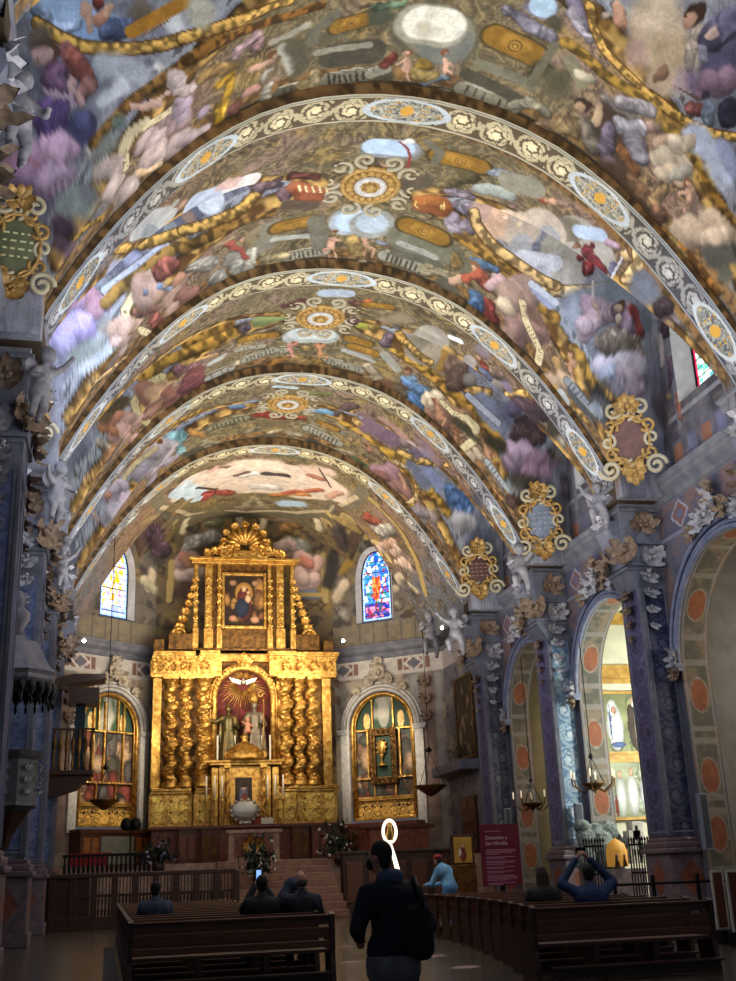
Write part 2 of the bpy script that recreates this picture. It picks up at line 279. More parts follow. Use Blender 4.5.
# fresco strokes surveyed on the vault and walls, plain numbers:
# kind, red, green, blue, radius and end radius (cm), modelling, softness, then x y z points in units of 4 cm
FRESCO = '''
0 143 168 208 52 52 0 10 -52 510 495 -40 508 489 -30 504 490
0 127 156 200 33 33 0 10 -30 509 482 -14 504 481
0 196 200 204 34 34 0 10 19 502 488
0 96 88 76 33 33 5 10 1 500 488
0 90 106 146 25 25 10 5 -15 505 480 -4 504 482
0 196 154 132 18 11 6 5 -28 502 491 -24 506 482
0 184 128 108 19 19 6 5 -19 504 486
0 122 58 52 14 14 10 5 -21 500 492
0 196 154 132 13 10 6 5 -14 499 492 -17 503 486
0 156 176 216 17 17 10 5 -57 512 495 -44 514 484 -33 508 485
0 180 196 226 10 10 6 5 -50 512 490 -53 516 488
3 92 60 20 17 17 0 3 -55 516 488 -42 516 480 -30 514 474 -15 509 470 2 509 473 14 507 476 26 505 481
2 188 147 71 13 13 5 3 -55 516 488 -42 516 480 -30 514 474 -15 509 470 2 509 473 14 507 476 26 505 481
3 168 116 36 16 16 0 3 -4 505 480 12 500 490 24 496 497
3 110 70 20 4 4 0 3 1 506 478 24 499 493
0 168 174 188 39 39 0 12 -16 514 463 2 514 461
0 184 188 200 25 25 0 12 -8 518 453 -19 523 446
0 200 198 196 15 15 0 12 13 512 466
0 140 106 90 17 17 0 12 3 521 445
0 168 100 110 31 31 10 8 -38 518 472 -30 520 462
0 184 106 96 22 22 10 5 -35 518 470 -27 520 460
0 180 128 124 17 17 10 5 -26 521 456 -32 528 449
0 122 90 124 39 39 10 5 -43 528 461 -41 532 451
0 114 88 154 50 50 10 5 -46 536 443 -42 540 430
0 90 90 138 34 34 10 5 -28 533 436 -28 536 428
0 168 144 168 9 9 6 5 -50 532 455 -37 530 450 -34 531 446
0 90 64 52 31 31 0 4 -49 523 474
0 184 148 148 23 23 5 5 -52 524 472
3 90 58 42 4 4 0 3 -54 526 474 -55 526 474
3 90 58 42 3 3 0 3 -54 526 471 -55 527 471
0 106 90 80 34 34 8 12 -53 520 482
0 192 154 156 11 9 6 5 -34 525 458 -36 527 454 -30 528 446
1 180 148 184 35 35 8 6 -53 547 418
1 180 148 184 34 34 8 6 -52 546 418
1 180 148 184 49 49 8 6 -42 546 413
1 180 148 184 38 38 8 6 -60 548 416
1 180 148 184 42 42 8 6 -61 549 414
1 180 148 184 46 46 8 6 -56 546 421
1 200 164 196 26 26 8 6 -44 543 426
1 200 164 196 28 28 8 6 -46 543 427
1 200 164 196 36 36 8 6 -38 540 428
1 200 164 196 33 33 8 6 -36 540 424
1 200 164 196 31 31 8 6 -39 541 424
1 200 164 196 34 34 8 6 -40 542 424
1 168 116 136 35 35 8 6 -62 548 417
1 168 116 136 39 39 8 6 -68 550 411
1 168 116 136 29 29 8 6 -65 549 412
1 168 116 136 34 34 8 6 -57 549 411
1 168 116 136 41 41 8 6 -56 548 413
1 168 116 136 38 38 8 6 -67 549 413
0 180 168 164 22 22 4 12 -26 537 423
2 126 90 44 15 15 9 6 -22 535 426 -14 528 434 -3 521 446 8 518 455 26 511 469
0 122 126 120 28 28 0 14 -21 538 418 -12 530 426
0 95 112 104 22 22 4 14 -8 526 435
1 184 160 156 56 56 8 6 26 570 458
1 184 160 156 42 42 8 6 5 537 433
1 184 160 156 51 51 8 6 17 545 448
1 184 160 156 39 39 8 6 15 560 446
1 184 160 156 42 42 8 6 11 556 441
1 184 160 156 48 48 8 6 11 544 441
1 192 168 160 38 38 8 6 8 557 436
1 192 168 160 37 37 8 6 6 560 434
1 192 168 160 29 29 8 6 12 558 442
1 192 168 160 40 40 8 6 14 568 444
1 192 168 160 37 37 8 6 14 562 444
1 192 168 160 35 35 8 6 7 556 435
1 184 164 156 32 32 8 6 -8 538 415
1 184 164 156 24 24 8 6 -14 538 410
1 184 164 156 32 32 8 6 -7 538 416
1 184 164 156 29 29 8 6 -17 538 411
1 184 164 156 24 24 8 6 -8 550 414
1 184 164 156 31 31 8 6 -14 537 411
1 168 140 140 35 35 8 6 22 549 456
1 168 140 140 32 32 8 6 16 534 448
1 168 140 140 24 24 8 6 30 549 464
1 168 140 140 33 33 8 6 28 552 462
1 168 140 140 27 27 8 6 26 542 461
1 168 140 140 30 30 8 6 20 538 453
0 200 162 144 12 12 7 5 -1 522 443 7 521 446
0 208 172 156 8 6 6 5 7 521 447 18 518 454
0 200 160 144 9 7 6 5 3 523 443 14 520 449
3 94 74 48 14 14 0 3 -4 545 420 -6 532 422 -2 528 431 6 526 437 14 530 446 21 532 454
3 200 184 144 12 12 0 3 -4 545 420 -6 532 422 -2 528 431 6 526 437 14 530 446 21 532 454
3 106 86 54 1 1 0 3 -6 541 418 -3 544 421
3 106 86 54 1 1 0 3 -6 536 417 -4 540 420
3 106 86 54 1 1 0 3 -6 534 419 -4 536 420
3 106 86 54 1 1 0 3 -6 533 421 -4 532 421
3 106 86 54 1 1 0 3 -6 531 423 -4 532 423
3 106 86 54 1 1 0 3 -5 530 426 -3 531 425
3 106 86 54 1 1 0 3 -4 529 428 -2 530 428
3 106 86 54 1 1 0 3 -4 528 430 -2 529 430
3 106 86 54 1 1 0 3 -2 528 433 0 528 431
3 106 86 54 1 1 0 3 0 527 434 2 527 432
3 106 86 54 1 1 0 3 2 526 436 4 527 434
3 106 86 54 1 1 0 3 4 525 437 6 526 436
3 106 86 54 1 1 0 3 6 525 438 8 527 437
3 106 86 54 1 1 0 3 8 524 439 10 528 440
3 106 86 54 1 1 0 3 10 525 441 12 530 443
3 106 86 54 1 1 0 3 13 527 444 14 532 445
3 106 86 54 1 1 0 3 14 528 446 16 533 448
3 106 86 54 1 1 0 3 16 529 449 18 534 450
3 106 86 54 1 1 0 3 18 529 450 19 534 452
3 106 86 54 1 1 0 3 20 529 453 21 535 454
0 200 180 140 10 10 8 5 4 565 431 16 577 446
0 208 172 132 13 13 8 5 2 560 428 13 575 443
3 92 60 20 16 16 0 3 24 505 480 42 502 487 60 498 494 71 498 503 84 499 511
2 188 147 71 12 12 5 3 24 505 480 42 502 487 60 498 494 71 498 503 84 499 511
0 176 172 156 39 39 0 12 33 497 494
0 168 132 74 20 20 4 12 60 494 501
2 122 82 34 16 16 9 6 26 511 470 38 507 476 50 506 486 68 509 501 86 511 512 104 509 521
0 154 148 132 13 13 0 8 77 528 506 97 522 518
0 168 166 152 25 25 0 8 86 536 510 92 556 513
0 90 84 66 37 37 0 12 92 536 513 98 558 516
1 176 156 172 32 32 8 6 24 536 457
1 176 156 172 23 23 8 6 39 557 473
1 176 156 172 32 32 8 6 27 544 461
1 176 156 172 23 23 8 6 24 530 458
1 176 156 172 28 28 8 6 25 538 459
1 176 156 172 31 31 8 6 28 538 462
1 184 164 164 28 28 8 6 35 579 468
1 184 164 164 32 32 8 6 34 580 466
1 184 164 164 39 39 8 6 36 578 469
1 184 164 164 37 37 8 6 41 578 474
1 184 164 164 26 26 8 6 30 571 462
1 184 164 164 35 35 8 6 33 574 466
1 188 168 164 26 26 8 6 28 525 463
1 188 168 164 21 21 8 6 21 516 458
1 188 168 164 21 21 8 6 32 526 466
1 188 168 164 25 25 8 6 22 515 461
1 188 168 164 25 25 8 6 24 518 458
1 188 168 164 23 23 8 6 24 515 459
0 176 138 80 22 22 10 5 37 524 472 56 533 490
0 200 164 168 24 24 10 5 55 521 489 65 517 498
0 196 154 156 21 21 10 5 68 527 500 68 521 500
0 200 154 44 21 16 10 5 47 541 481 54 540 488 54 554 486 51 574 483
0 176 136 32 15 15 10 5 48 560 481 50 580 482
0 168 106 92 25 25 10 5 60 572 491 57 586 488
0 180 132 120 17 17 8 5 66 563 496 72 561 500
0 106 74 48 17 17 0 4 79 539 507
0 192 160 128 12 12 5 5 81 542 508
3 90 58 42 2 2 0 3 82 542 508 83 542 508
3 90 58 42 2 2 0 3 82 545 508 83 544 508
0 184 144 120 16 16 8 5 68 544 499 78 546 506
0 160 152 136 19 19 10 5 80 565 505 78 582 503
0 176 168 152 10 10 7 5 77 556 504 80 553 507
0 184 164 144 12 8 6 5 75 585 500 89 582 509
3 80 74 60 26 26 0 3 90 576 510 105 577 516
3 94 90 72 22 22 0 3 90 576 510 105 577 516
3 168 164 146 3 3 0 3 88 570 509 103 571 516
3 74 70 56 4 4 0 3 91 573 510 94 580 511
3 74 70 56 4 4 0 3 96 574 513 98 581 514
3 74 70 56 4 4 0 3 101 574 515 103 581 516
3 80 74 60 28 28 0 3 119 574 522 148 570 528
3 122 116 98 23 23 0 3 119 574 522 148 570 528
3 168 164 146 3 3 0 3 117 568 522 146 564 529
3 58 54 40 4 4 0 3 120 570 522 122 577 522
3 58 54 40 4 4 0 3 124 570 523 125 577 523
3 58 54 40 4 4 0 3 127 570 524 129 577 524
3 58 54 40 4 4 0 3 130 570 525 133 576 525
3 58 54 40 4 4 0 3 134 570 526 136 576 526
3 58 54 40 4 4 0 3 138 568 527 140 575 526
3 58 54 40 4 4 0 3 142 568 528 144 574 527
3 58 54 40 4 4 0 3 145 568 528 147 574 528
0 160 140 96 23 23 10 5 104 572 516 112 588 518
0 184 164 120 19 19 10 5 111 565 519 112 584 519
0 180 154 92 12 12 10 5 108 590 517 122 589 522
3 74 70 56 44 44 0 3 120 553 524 144 551 530
3 138 134 116 11 11 0 3 108 548 520 142 546 530
3 92 86 66 25 25 0 3 112 537 522 137 522 531
3 78 64 34 28 28 0 3 117 529 525 135 525 530
3 138 100 32 24 24 0 3 118 529 525 134 525 530
0 168 124 44 18 18 3 10 122 527 527 129 526 528
3 90 64 24 13 13 0 3 126 527 528
3 164 122 48 11 11 0 3 126 527 528
3 90 64 24 6 6 0 3 126 527 528
3 184 140 60 4 4 0 3 126 527 528
0 106 102 84 18 18 0 8 103 539 519 104 527 520 115 518 525
2 138 90 34 12 12 9 6 72 590 499 86 594 507 101 595 514
2 106 68 32 16 16 9 6 126 594 523 150 583 528
3 90 86 68 95 95 0 3 174 530 534 188 536 534
3 126 122 102 88 88 0 3 181 531 534 187 534 534
3 110 112 104 76 76 0 3 190 539 533
3 154 150 132 68 68 0 3 169 527 534 185 528 534
3 216 212 196 57 57 0 3 172 526 534 186 526 534
0 200 188 164 31 31 2 14 173 530 534
0 76 80 64 37 37 0 12 143 522 532
0 90 112 88 13 13 10 5 139 516 531 154 512 534
3 78 64 34 43 43 0 3 218 525 530 246 528 522
3 138 100 32 37 37 0 3 219 525 530 244 528 523
0 168 124 44 28 28 3 10 227 525 528 237 528 526
3 90 64 24 20 20 0 3 232 527 527
3 164 122 48 16 16 0 3 232 527 527
3 90 64 24 9 9 0 3 232 527 527
3 184 140 60 6 6 0 3 232 527 527
0 122 122 160 43 43 0 8 237 494 528
0 138 132 148 22 22 10 5 221 504 532 236 511 527 249 511 522
3 164 192 216 36 36 0 3 237 492 527
3 80 74 60 32 32 0 3 212 572 528 245 573 519
3 132 128 108 27 27 0 3 212 572 528 245 573 519
3 168 164 146 4 4 0 3 212 567 528 244 568 520
3 74 70 56 4 4 0 3 214 569 527 214 576 527
3 74 70 56 4 4 0 3 220 570 526 220 576 526
3 74 70 56 4 4 0 3 226 570 525 226 577 524
3 74 70 56 4 4 0 3 231 570 524 232 578 523
3 74 70 56 4 4 0 3 237 571 522 237 577 521
3 74 70 56 4 4 0 3 242 570 520 242 578 520
3 118 114 94 17 17 0 3 216 549 529 251 551 518
3 78 74 58 20 20 0 3 210 560 530 249 566 518
0 80 74 56 40 40 0 10 158 572 530
3 80 74 60 20 20 0 3 148 570 528 157 566 530
3 142 138 120 17 17 0 3 148 570 528 157 566 530
3 168 164 146 2 2 0 3 146 566 528 155 562 530
3 74 70 56 3 3 0 3 149 566 529 151 571 529
3 74 70 56 3 3 0 3 154 565 530 156 569 530
0 196 154 128 13 14 6 5 194 553 532 197 561 531
0 122 74 42 14 14 0 4 191 547 533
0 196 154 128 10 10 5 5 193 548 533
3 90 58 42 2 2 0 3 193 546 532 194 546 532
3 90 58 42 1 1 0 3 194 549 532 194 549 532
0 196 154 128 7 4 6 5 198 562 530 202 562 530 202 569 529
0 196 154 128 7 4 6 5 196 563 530 196 571 530
0 196 154 128 5 3 6 5 194 554 532 189 556 532
0 196 154 128 5 3 6 5 196 554 532 202 556 531
0 192 150 126 13 14 6 5 170 558 532 172 566 532
0 122 74 42 14 14 0 4 169 551 533
0 192 150 126 10 10 5 5 168 551 532
3 90 58 42 2 2 0 3 167 552 532 167 552 532
3 90 58 42 1 1 0 3 168 553 532 167 553 532
0 192 150 126 7 4 6 5 171 568 530 167 569 530 170 576 530
0 192 150 126 7 4 6 5 173 568 531 177 576 531
0 192 150 126 5 3 6 5 170 559 532 176 559 532
0 192 150 126 5 3 6 5 169 558 531 164 562 531
0 122 58 48 19 19 10 5 160 556 531 156 562 531
0 154 122 48 26 26 10 5 181 560 532
0 128 144 160 15 15 10 5 186 572 530 198 568 530
0 160 138 80 20 20 10 5 178 567 531 188 568 530
2 122 74 32 16 16 9 6 152 588 528 172 586 530 185 582 530
0 168 160 140 18 18 10 5 169 587 530 180 588 530
0 156 148 124 18 18 10 5 190 584 530 202 582 528
2 112 64 28 20 20 9 6 211 581 526 238 593 521 258 591 514 281 590 500
0 168 160 136 20 20 10 5 245 574 518 254 562 516
0 152 144 120 17 17 10 5 254 562 516 266 566 510
0 60 56 40 26 26 0 12 250 543 520 254 532 518
0 168 140 108 27 27 10 5 268 576 508 274 571 505
3 106 100 80 13 13 0 3 250 550 519 253 515 520
3 116 116 108 51 51 0 3 171 654 535 194 652 534
3 140 144 152 48 48 0 3 174 654 535 192 650 534
3 168 192 218 42 42 0 3 170 651 534 190 650 534
0 216 216 212 22 22 0 8 194 641 534
3 138 58 52 5 5 0 3 186 642 534 194 649 534 198 658 534 201 677 535
3 78 64 34 42 42 0 3 217 649 531 248 644 521
3 138 100 32 36 36 0 3 218 649 530 246 644 522
0 168 124 44 27 27 3 10 226 646 528 238 646 525
3 90 64 24 19 19 0 3 233 647 526
3 164 122 48 16 16 0 3 233 647 526
3 90 64 24 8 8 0 3 233 647 526
3 184 140 60 5 5 0 3 233 647 526
3 106 102 84 15 15 0 3 205 635 532 217 644 530 217 657 532
0 140 148 160 19 19 10 5 254 644 518 267 638 512
0 192 168 136 92 92 0 12 303 484 516 319 494 499
0 200 180 156 73 73 0 12 304 480 520
0 184 152 140 43 43 0 12 294 492 503
0 184 160 136 49 49 0 10 313 501 489
0 168 148 156 37 37 0 12 327 500 490
0 138 128 152 24 24 10 5 252 483 522 263 493 516
0 176 168 180 15 15 10 5 252 487 522 259 492 518 270 499 512
0 154 146 162 16 16 10 5 261 480 520 266 489 515
0 74 68 56 31 31 5 10 248 500 523
0 192 144 120 18 18 8 5 280 480 520 282 486 514
0 180 132 108 13 13 8 5 280 486 513
0 176 160 144 13 13 8 5 273 484 517
3 92 60 20 14 14 0 3 261 480 520 268 490 514 278 500 508 292 504 497 308 506 484 323 508 473 337 511 468 354 512 464 367 512 464
2 188 147 71 11 11 5 3 261 480 520 268 490 514 278 500 508 292 504 497 308 506 484 323 508 473 337 511 468 354 512 464 367 512 464
2 150 116 44 18 18 9 6 258 509 518 270 511 512 284 515 503 296 514 494 309 510 482 321 515 471 335 517 456 346 520 446 357 525 437
0 60 42 32 31 31 0 4 327 475 521
0 180 140 116 23 23 5 5 325 478 520
3 90 58 42 4 4 0 3 323 478 520 322 477 520
3 90 58 42 3 3 0 3 324 480 518 323 480 519
0 200 184 168 27 14 10 5 334 483 514 331 489 508 330 495 497
0 90 84 116 56 56 8 5 349 489 507 349 492 500
0 106 100 132 37 37 10 5 342 484 514 355 476 519
0 192 164 156 14 9 6 5 344 480 517 339 483 514
0 138 138 160 14 14 8 5 337 488 508 338 491 503
1 140 112 136 29 29 8 6 340 503 486
1 140 112 136 28 28 8 6 352 500 489
1 140 112 136 34 34 8 6 356 497 492
1 140 112 136 30 30 8 6 348 500 489
1 140 112 136 40 40 8 6 355 497 493
1 140 112 136 37 37 8 6 344 499 492
0 112 96 124 31 31 4 12 334 499 493
3 90 64 48 4 4 0 3 318 501 490 340 504 482
0 138 106 84 21 21 6 5 313 498 493
0 140 84 80 21 21 10 5 333 508 476 341 507 475
0 132 144 168 21 21 10 5 348 507 477 349 510 470
0 60 60 84 23 23 10 5 360 505 480 360 508 472
0 58 48 64 15 15 0 6 344 504 484
0 174 182 208 38 38 0 10 338 514 463 352 518 453 364 525 438
0 142 152 186 32 32 0 10 359 517 456 370 522 446
0 88 82 60 58 58 0 12 264 539 513
3 124 118 92 19 19 0 3 265 520 514 276 530 507
0 180 172 144 20 20 8 5 272 525 510 278 524 507
0 140 136 112 13 13 0 10 262 521 515
0 70 54 40 72 72 0 10 301 538 488 311 554 478
0 70 56 44 40 40 0 12 294 557 493
0 168 140 96 28 28 10 5 275 571 505 284 565 500
0 138 116 80 17 17 10 5 278 561 504 286 567 497
0 60 44 32 26 26 0 4 283 544 503
0 176 144 112 19 19 5 5 282 547 502
3 90 58 42 3 3 0 3 280 548 504 280 548 504
3 90 58 42 2 2 0 3 282 550 502 280 551 503
0 180 152 120 17 10 6 5 293 549 494 290 536 498 284 532 502
0 124 112 96 27 27 10 5 290 556 496 299 568 488
0 154 140 132 19 19 10 5 291 529 497 307 526 483
0 168 160 164 26 26 10 5 300 522 491 312 513 479
0 180 176 184 26 26 10 5 304 538 484 312 530 478
0 144 138 148 30 30 10 5 312 539 478 320 548 470
0 108 96 112 27 27 10 5 302 548 487 305 563 484 312 575 477
0 140 90 52 20 20 10 5 310 553 478 322 558 466
0 122 108 124 30 30 8 5 310 568 478
0 156 128 112 16 16 8 5 316 523 474 320 516 472
0 168 140 116 19 19 8 5 322 529 468 326 520 464
1 184 168 144 35 35 8 6 327 538 462
1 184 168 144 47 47 8 6 336 530 451
1 184 168 144 40 40 8 6 334 536 455
1 184 168 144 32 32 8 6 332 536 458
1 184 168 144 33 33 8 6 334 530 455
1 184 168 144 43 43 8 6 330 533 461
1 192 176 152 22 22 8 6 331 520 459
1 192 176 152 21 21 8 6 330 518 460
1 192 176 152 22 22 8 6 336 516 458
1 192 176 152 28 28 8 6 332 520 459
1 192 176 152 25 25 8 6 333 516 457
1 192 176 152 28 28 8 6 329 519 461
0 138 124 112 24 24 10 5 336 540 451
2 122 84 32 18 18 9 6 279 591 503 288 589 496 303 588 483 313 588 474
0 74 56 40 81 81 0 10 316 577 473 329 579 458
0 106 80 48 55 55 0 10 322 594 466 336 597 449
0 122 90 64 27 27 10 5 324 567 464 336 568 451
0 160 128 88 20 20 10 5 336 569 450 338 554 450
0 112 80 60 33 33 10 5 341 570 444
1 180 156 132 49 49 8 6 365 540 412
1 180 156 132 39 39 8 6 364 548 412
1 180 156 132 57 57 8 6 354 566 427
1 180 156 132 53 53 8 6 356 561 425
1 180 156 132 51 51 8 6 359 540 420
1 180 156 132 51 51 8 6 357 556 424
1 192 168 144 36 36 8 6 364 551 414
1 192 168 144 36 36 8 6 369 539 406
1 192 168 144 26 26 8 6 366 540 412
1 192 168 144 32 32 8 6 367 537 411
1 192 168 144 26 26 8 6 364 554 415
1 192 168 144 34 34 8 6 364 548 413
1 188 166 140 24 24 8 6 332 546 457
1 188 166 140 30 30 8 6 335 537 454
1 188 166 140 29 29 8 6 335 538 454
1 188 166 140 29 29 8 6 334 544 455
1 188 166 140 21 21 8 6 333 543 456
1 188 166 140 27 27 8 6 332 546 457
0 184 144 120 14 15 6 5 345 539 441 348 542 437
0 122 74 42 15 15 0 4 342 534 444
0 184 144 120 11 11 5 5 343 534 443
3 90 58 42 2 2 0 3 344 533 443 344 533 443
3 90 58 42 1 1 0 3 344 535 442 344 534 442
0 184 144 120 7 5 6 5 349 544 436 351 540 432 352 546 430
0 184 144 120 7 5 6 5 348 546 437 349 554 435
0 184 144 120 5 4 6 5 345 539 440 342 546 443
0 184 144 120 5 4 6 5 346 538 440 350 535 435
0 106 90 72 22 22 0 4 338 540 450
0 176 144 120 16 16 5 5 340 540 447
3 90 58 42 2 2 0 3 340 538 447 340 537 446
3 90 58 42 2 2 0 3 341 540 446 342 538 445
0 144 136 124 17 17 8 5 336 540 452 340 528 448
2 138 100 40 15 15 9 6 347 524 440 354 528 432 364 532 423 372 536 418
2 138 90 36 18 18 9 6 341 581 443 351 578 431 360 575 418 368 574 405 378 574 391
0 78 76 68 39 39 0 10 368 560 406 373 544 400
0 90 88 76 33 33 0 10 376 560 394
0 154 152 172 16 16 0 10 360 524 440 372 530 430
0 168 146 92 15 15 10 5 352 578 429 361 576 417
3 160 156 144 93 93 0 3 322 648 469 346 726 508
3 164 160 154 78 78 0 3 332 646 458 347 732 496
3 124 116 100 44 44 0 3 309 657 482 315 644 476
3 168 188 216 25 25 0 3 318 642 473 327 627 461
0 154 148 140 33 33 0 10 346 726 506
0 140 58 64 31 31 10 5 328 652 461 334 654 455
0 152 60 64 31 31 10 5 337 652 451 366 730 498
0 160 68 72 17 17 10 5 359 728 506 328 642 462
0 122 90 64 17 17 0 4 321 654 470
0 168 128 104 13 13 5 5 321 657 470
3 90 58 42 2 2 0 3 320 658 471 320 658 471
3 90 58 42 2 2 0 3 321 660 470 320 661 471
0 184 140 116 10 7 6 5 364 730 498 331 646 458 328 634 461
0 184 152 176 17 17 8 5 333 628 456 336 623 451
0 106 106 144 13 13 10 5 340 639 446 343 648 444
3 192 196 212 4 4 0 3 344 652 442 341 619 445
3 92 60 20 23 23 0 3 331 739 480 348 739 480 368 738 482 387 740 488 349 636 434 349 618 435 345 612 439
2 198 169 115 19 19 5 3 331 739 480 348 739 480 368 738 482 387 740 488 349 636 434 349 618 435 345 612 439
0 216 180 120 17 17 6 5 343 623 443
0 124 132 148 91 91 0 10 394 746 480 362 745 467
0 102 108 124 63 63 0 10 358 628 422 422 762 471
0 140 150 168 49 49 0 12 356 745 466
1 164 140 160 35 35 8 6 382 747 470
1 164 140 160 38 38 8 6 382 747 471
1 164 140 160 36 36 8 6 382 750 464
1 164 140 160 38 38 8 6 379 747 468
1 164 140 160 36 36 8 6 369 742 472
1 164 140 160 43 43 8 6 372 744 469
1 176 154 168 37 37 8 6 365 748 454
1 176 154 168 38 38 8 6 373 751 454
1 176 154 168 36 36 8 6 366 752 449
1 176 154 168 48 48 8 6 376 749 461
1 176 154 168 36 36 8 6 375 751 457
1 176 154 168 43 43 8 6 366 750 455
1 156 132 148 29 29 8 6 389 750 468
1 156 132 148 30 30 8 6 394 750 473
1 156 132 148 24 24 8 6 396 752 470
1 156 132 148 25 25 8 6 407 756 471
1 156 132 148 29 29 8 6 407 753 476
1 156 132 148 31 31 8 6 394 750 471
0 138 60 60 34 34 10 5 414 758 473 420 764 462
0 136 112 136 37 37 10 5 400 752 474 410 760 464
0 90 64 48 21 21 0 4 401 750 478
0 196 164 144 16 16 5 5 399 750 476
3 90 58 42 2 2 0 3 397 750 476 396 750 476
3 90 58 42 2 2 0 3 398 751 474 396 750 474
0 192 168 152 18 18 6 5 400 754 468
0 154 140 134 44 44 10 5 396 759 454 410 765 450
0 176 164 156 25 25 10 5 384 758 445 407 762 458
0 138 124 116 25 25 10 5 418 766 454 410 766 444
3 184 176 176 6 6 0 3 371 736 490 372 741 477
0 184 156 148 10 8 6 5 373 742 475 382 750 464
0 142 128 120 37 37 10 5 384 759 444 408 765 449
0 124 108 96 34 34 10 5 416 766 450 423 770 443
1 168 160 180 56 56 8 6 398 770 423
1 168 160 180 61 61 8 6 401 770 424
1 168 160 180 71 71 8 6 412 771 429
1 168 160 180 52 52 8 6 421 771 434
1 168 160 180 62 62 8 6 401 772 416
1 168 160 180 66 66 8 6 396 770 425
1 184 176 196 38 38 8 6 390 768 420
1 184 176 196 40 40 8 6 407 769 434
1 184 176 196 46 46 8 6 405 770 430
1 184 176 196 45 45 8 6 385 764 428
1 184 176 196 38 38 8 6 400 769 427
1 184 176 196 44 44 8 6 393 768 428
1 152 160 184 27 27 8 6 386 767 422
1 152 160 184 27 27 8 6 392 769 422
1 152 160 184 26 26 8 6 387 769 417
1 152 160 184 35 35 8 6 394 768 426
1 152 160 184 26 26 8 6 394 769 424
1 152 160 184 31 31 8 6 387 767 422
1 168 152 168 42 42 8 6 415 771 426
1 168 152 168 36 36 8 6 406 772 418
1 168 152 168 39 39 8 6 406 771 426
1 168 152 168 31 31 8 6 418 773 424
1 168 152 168 37 37 8 6 418 772 428
1 168 152 168 38 38 8 6 414 772 424
1 168 148 164 27 27 8 6 414 774 411
1 168 148 164 29 29 8 6 412 774 409
1 168 148 164 30 30 8 6 419 774 415
1 168 148 164 32 32 8 6 419 776 408
1 168 148 164 30 30 8 6 419 774 412
1 168 148 164 28 28 8 6 414 774 413
0 88 78 72 50 50 0 10 392 774 399 383 770 408
2 142 106 44 18 18 9 6 364 757 432 370 763 420 385 771 408 400 776 398
0 48 44 40 30 30 0 10 372 765 414 392 775 397
0 84 66 78 36 36 5 10 372 632 402
0 78 62 72 33 33 10 5 368 624 406 442 756 461
0 90 70 86 21 21 10 5 442 753 432 442 755 415
0 148 140 140 26 26 3 10 442 765 456 442 766 436
0 140 112 80 22 22 6 10 375 631 396 442 746 446
0 148 96 78 17 17 8 5 442 750 396 442 750 380
0 80 74 80 36 36 5 10 442 775 403 442 775 387
0 122 106 80 21 21 8 5 442 761 402
1 164 132 168 43 43 8 6 -55 550 404
1 164 132 168 34 34 8 6 -48 549 404
1 164 132 168 34 34 8 6 -54 550 403
1 164 132 168 35 35 8 6 -51 548 408
1 164 132 168 39 39 8 6 -49 549 406
1 164 132 168 42 42 8 6 -60 549 410
1 180 152 184 24 24 8 6 -41 547 405
1 180 152 184 23 23 8 6 -44 547 412
1 180 152 184 33 33 8 6 -45 547 412
1 180 152 184 33 33 8 6 -38 545 412
1 180 152 184 24 24 8 6 -41 547 410
1 180 152 184 29 29 8 6 -47 547 409
0 90 70 84 39 39 0 10 -38 553 382 -34 556 370
0 70 56 72 28 28 8 5 -37 554 380
0 126 136 136 50 50 0 12 -31 548 396
0 114 118 124 34 34 0 12 -23 545 400
1 180 160 152 39 39 8 6 1 586 426
1 180 160 152 44 44 8 6 -2 571 423
1 180 160 152 46 46 8 6 -6 568 417
1 180 160 152 48 48 8 6 -4 566 420
1 180 160 152 43 43 8 6 -4 568 420
1 180 160 152 43 43 8 6 -12 548 408
2 150 116 44 11 11 9 6 -31 554 377 -25 557 386 -17 566 399
0 180 196 232 37 37 0 10 -24 611 387
3 152 180 232 22 22 0 3 -23 608 389 -26 616 384
1 160 128 168 35 35 8 6 -40 603 358
1 160 128 168 43 43 8 6 -31 757 450
1 160 128 168 30 30 8 6 -32 622 373
1 160 128 168 37 37 8 6 -34 624 371
1 160 128 168 36 36 8 6 -30 758 446
1 160 128 168 36 36 8 6 -35 612 367
1 184 152 192 38 38 8 6 -28 757 448
1 184 152 192 36 36 8 6 -18 754 447
1 184 152 192 34 34 8 6 -24 758 444
1 184 152 192 38 38 8 6 -18 754 448
1 184 152 192 37 37 8 6 -33 758 449
1 184 152 192 34 34 8 6 -28 757 449
0 184 140 160 27 27 6 5 -27 754 452 -24 758 442
1 180 164 224 44 44 8 6 -32 764 430
1 180 164 224 50 50 8 6 -40 767 430
1 180 164 224 46 46 8 6 -36 764 434
1 180 164 224 42 42 8 6 -32 764 432
1 180 164 224 46 46 8 6 -36 766 430
1 180 164 224 45 45 8 6 -43 768 430
1 168 160 208 26 26 8 6 -45 770 424
1 168 160 208 36 36 8 6 -45 771 420
1 168 160 208 26 26 8 6 -44 771 420
1 168 160 208 27 27 8 6 -51 772 420
1 168 160 208 37 37 8 6 -46 772 420
1 168 160 208 34 34 8 6 -46 771 421
0 111 120 168 31 31 3 12 -27 619 382
0 164 168 200 42 42 0 12 -12 640 408 1 740 478
3 80 74 60 18 18 0 3 -17 750 455 26 736 489
3 180 188 208 15 15 0 3 -17 750 455 26 736 489
3 168 164 146 2 2 0 3 -18 750 457 24 735 491
3 106 112 136 2 2 0 3 -16 750 458 -14 750 455
3 106 112 136 2 2 0 3 -12 747 459 -10 748 458
3 106 112 136 2 2 0 3 -9 746 462 -7 746 460
3 106 112 136 2 2 0 3 -5 746 466 -3 746 463
3 106 112 136 2 2 0 3 -2 744 468 0 745 466
3 106 112 136 2 2 0 3 2 743 471 4 744 469
3 106 112 136 2 2 0 3 6 741 474 8 743 472
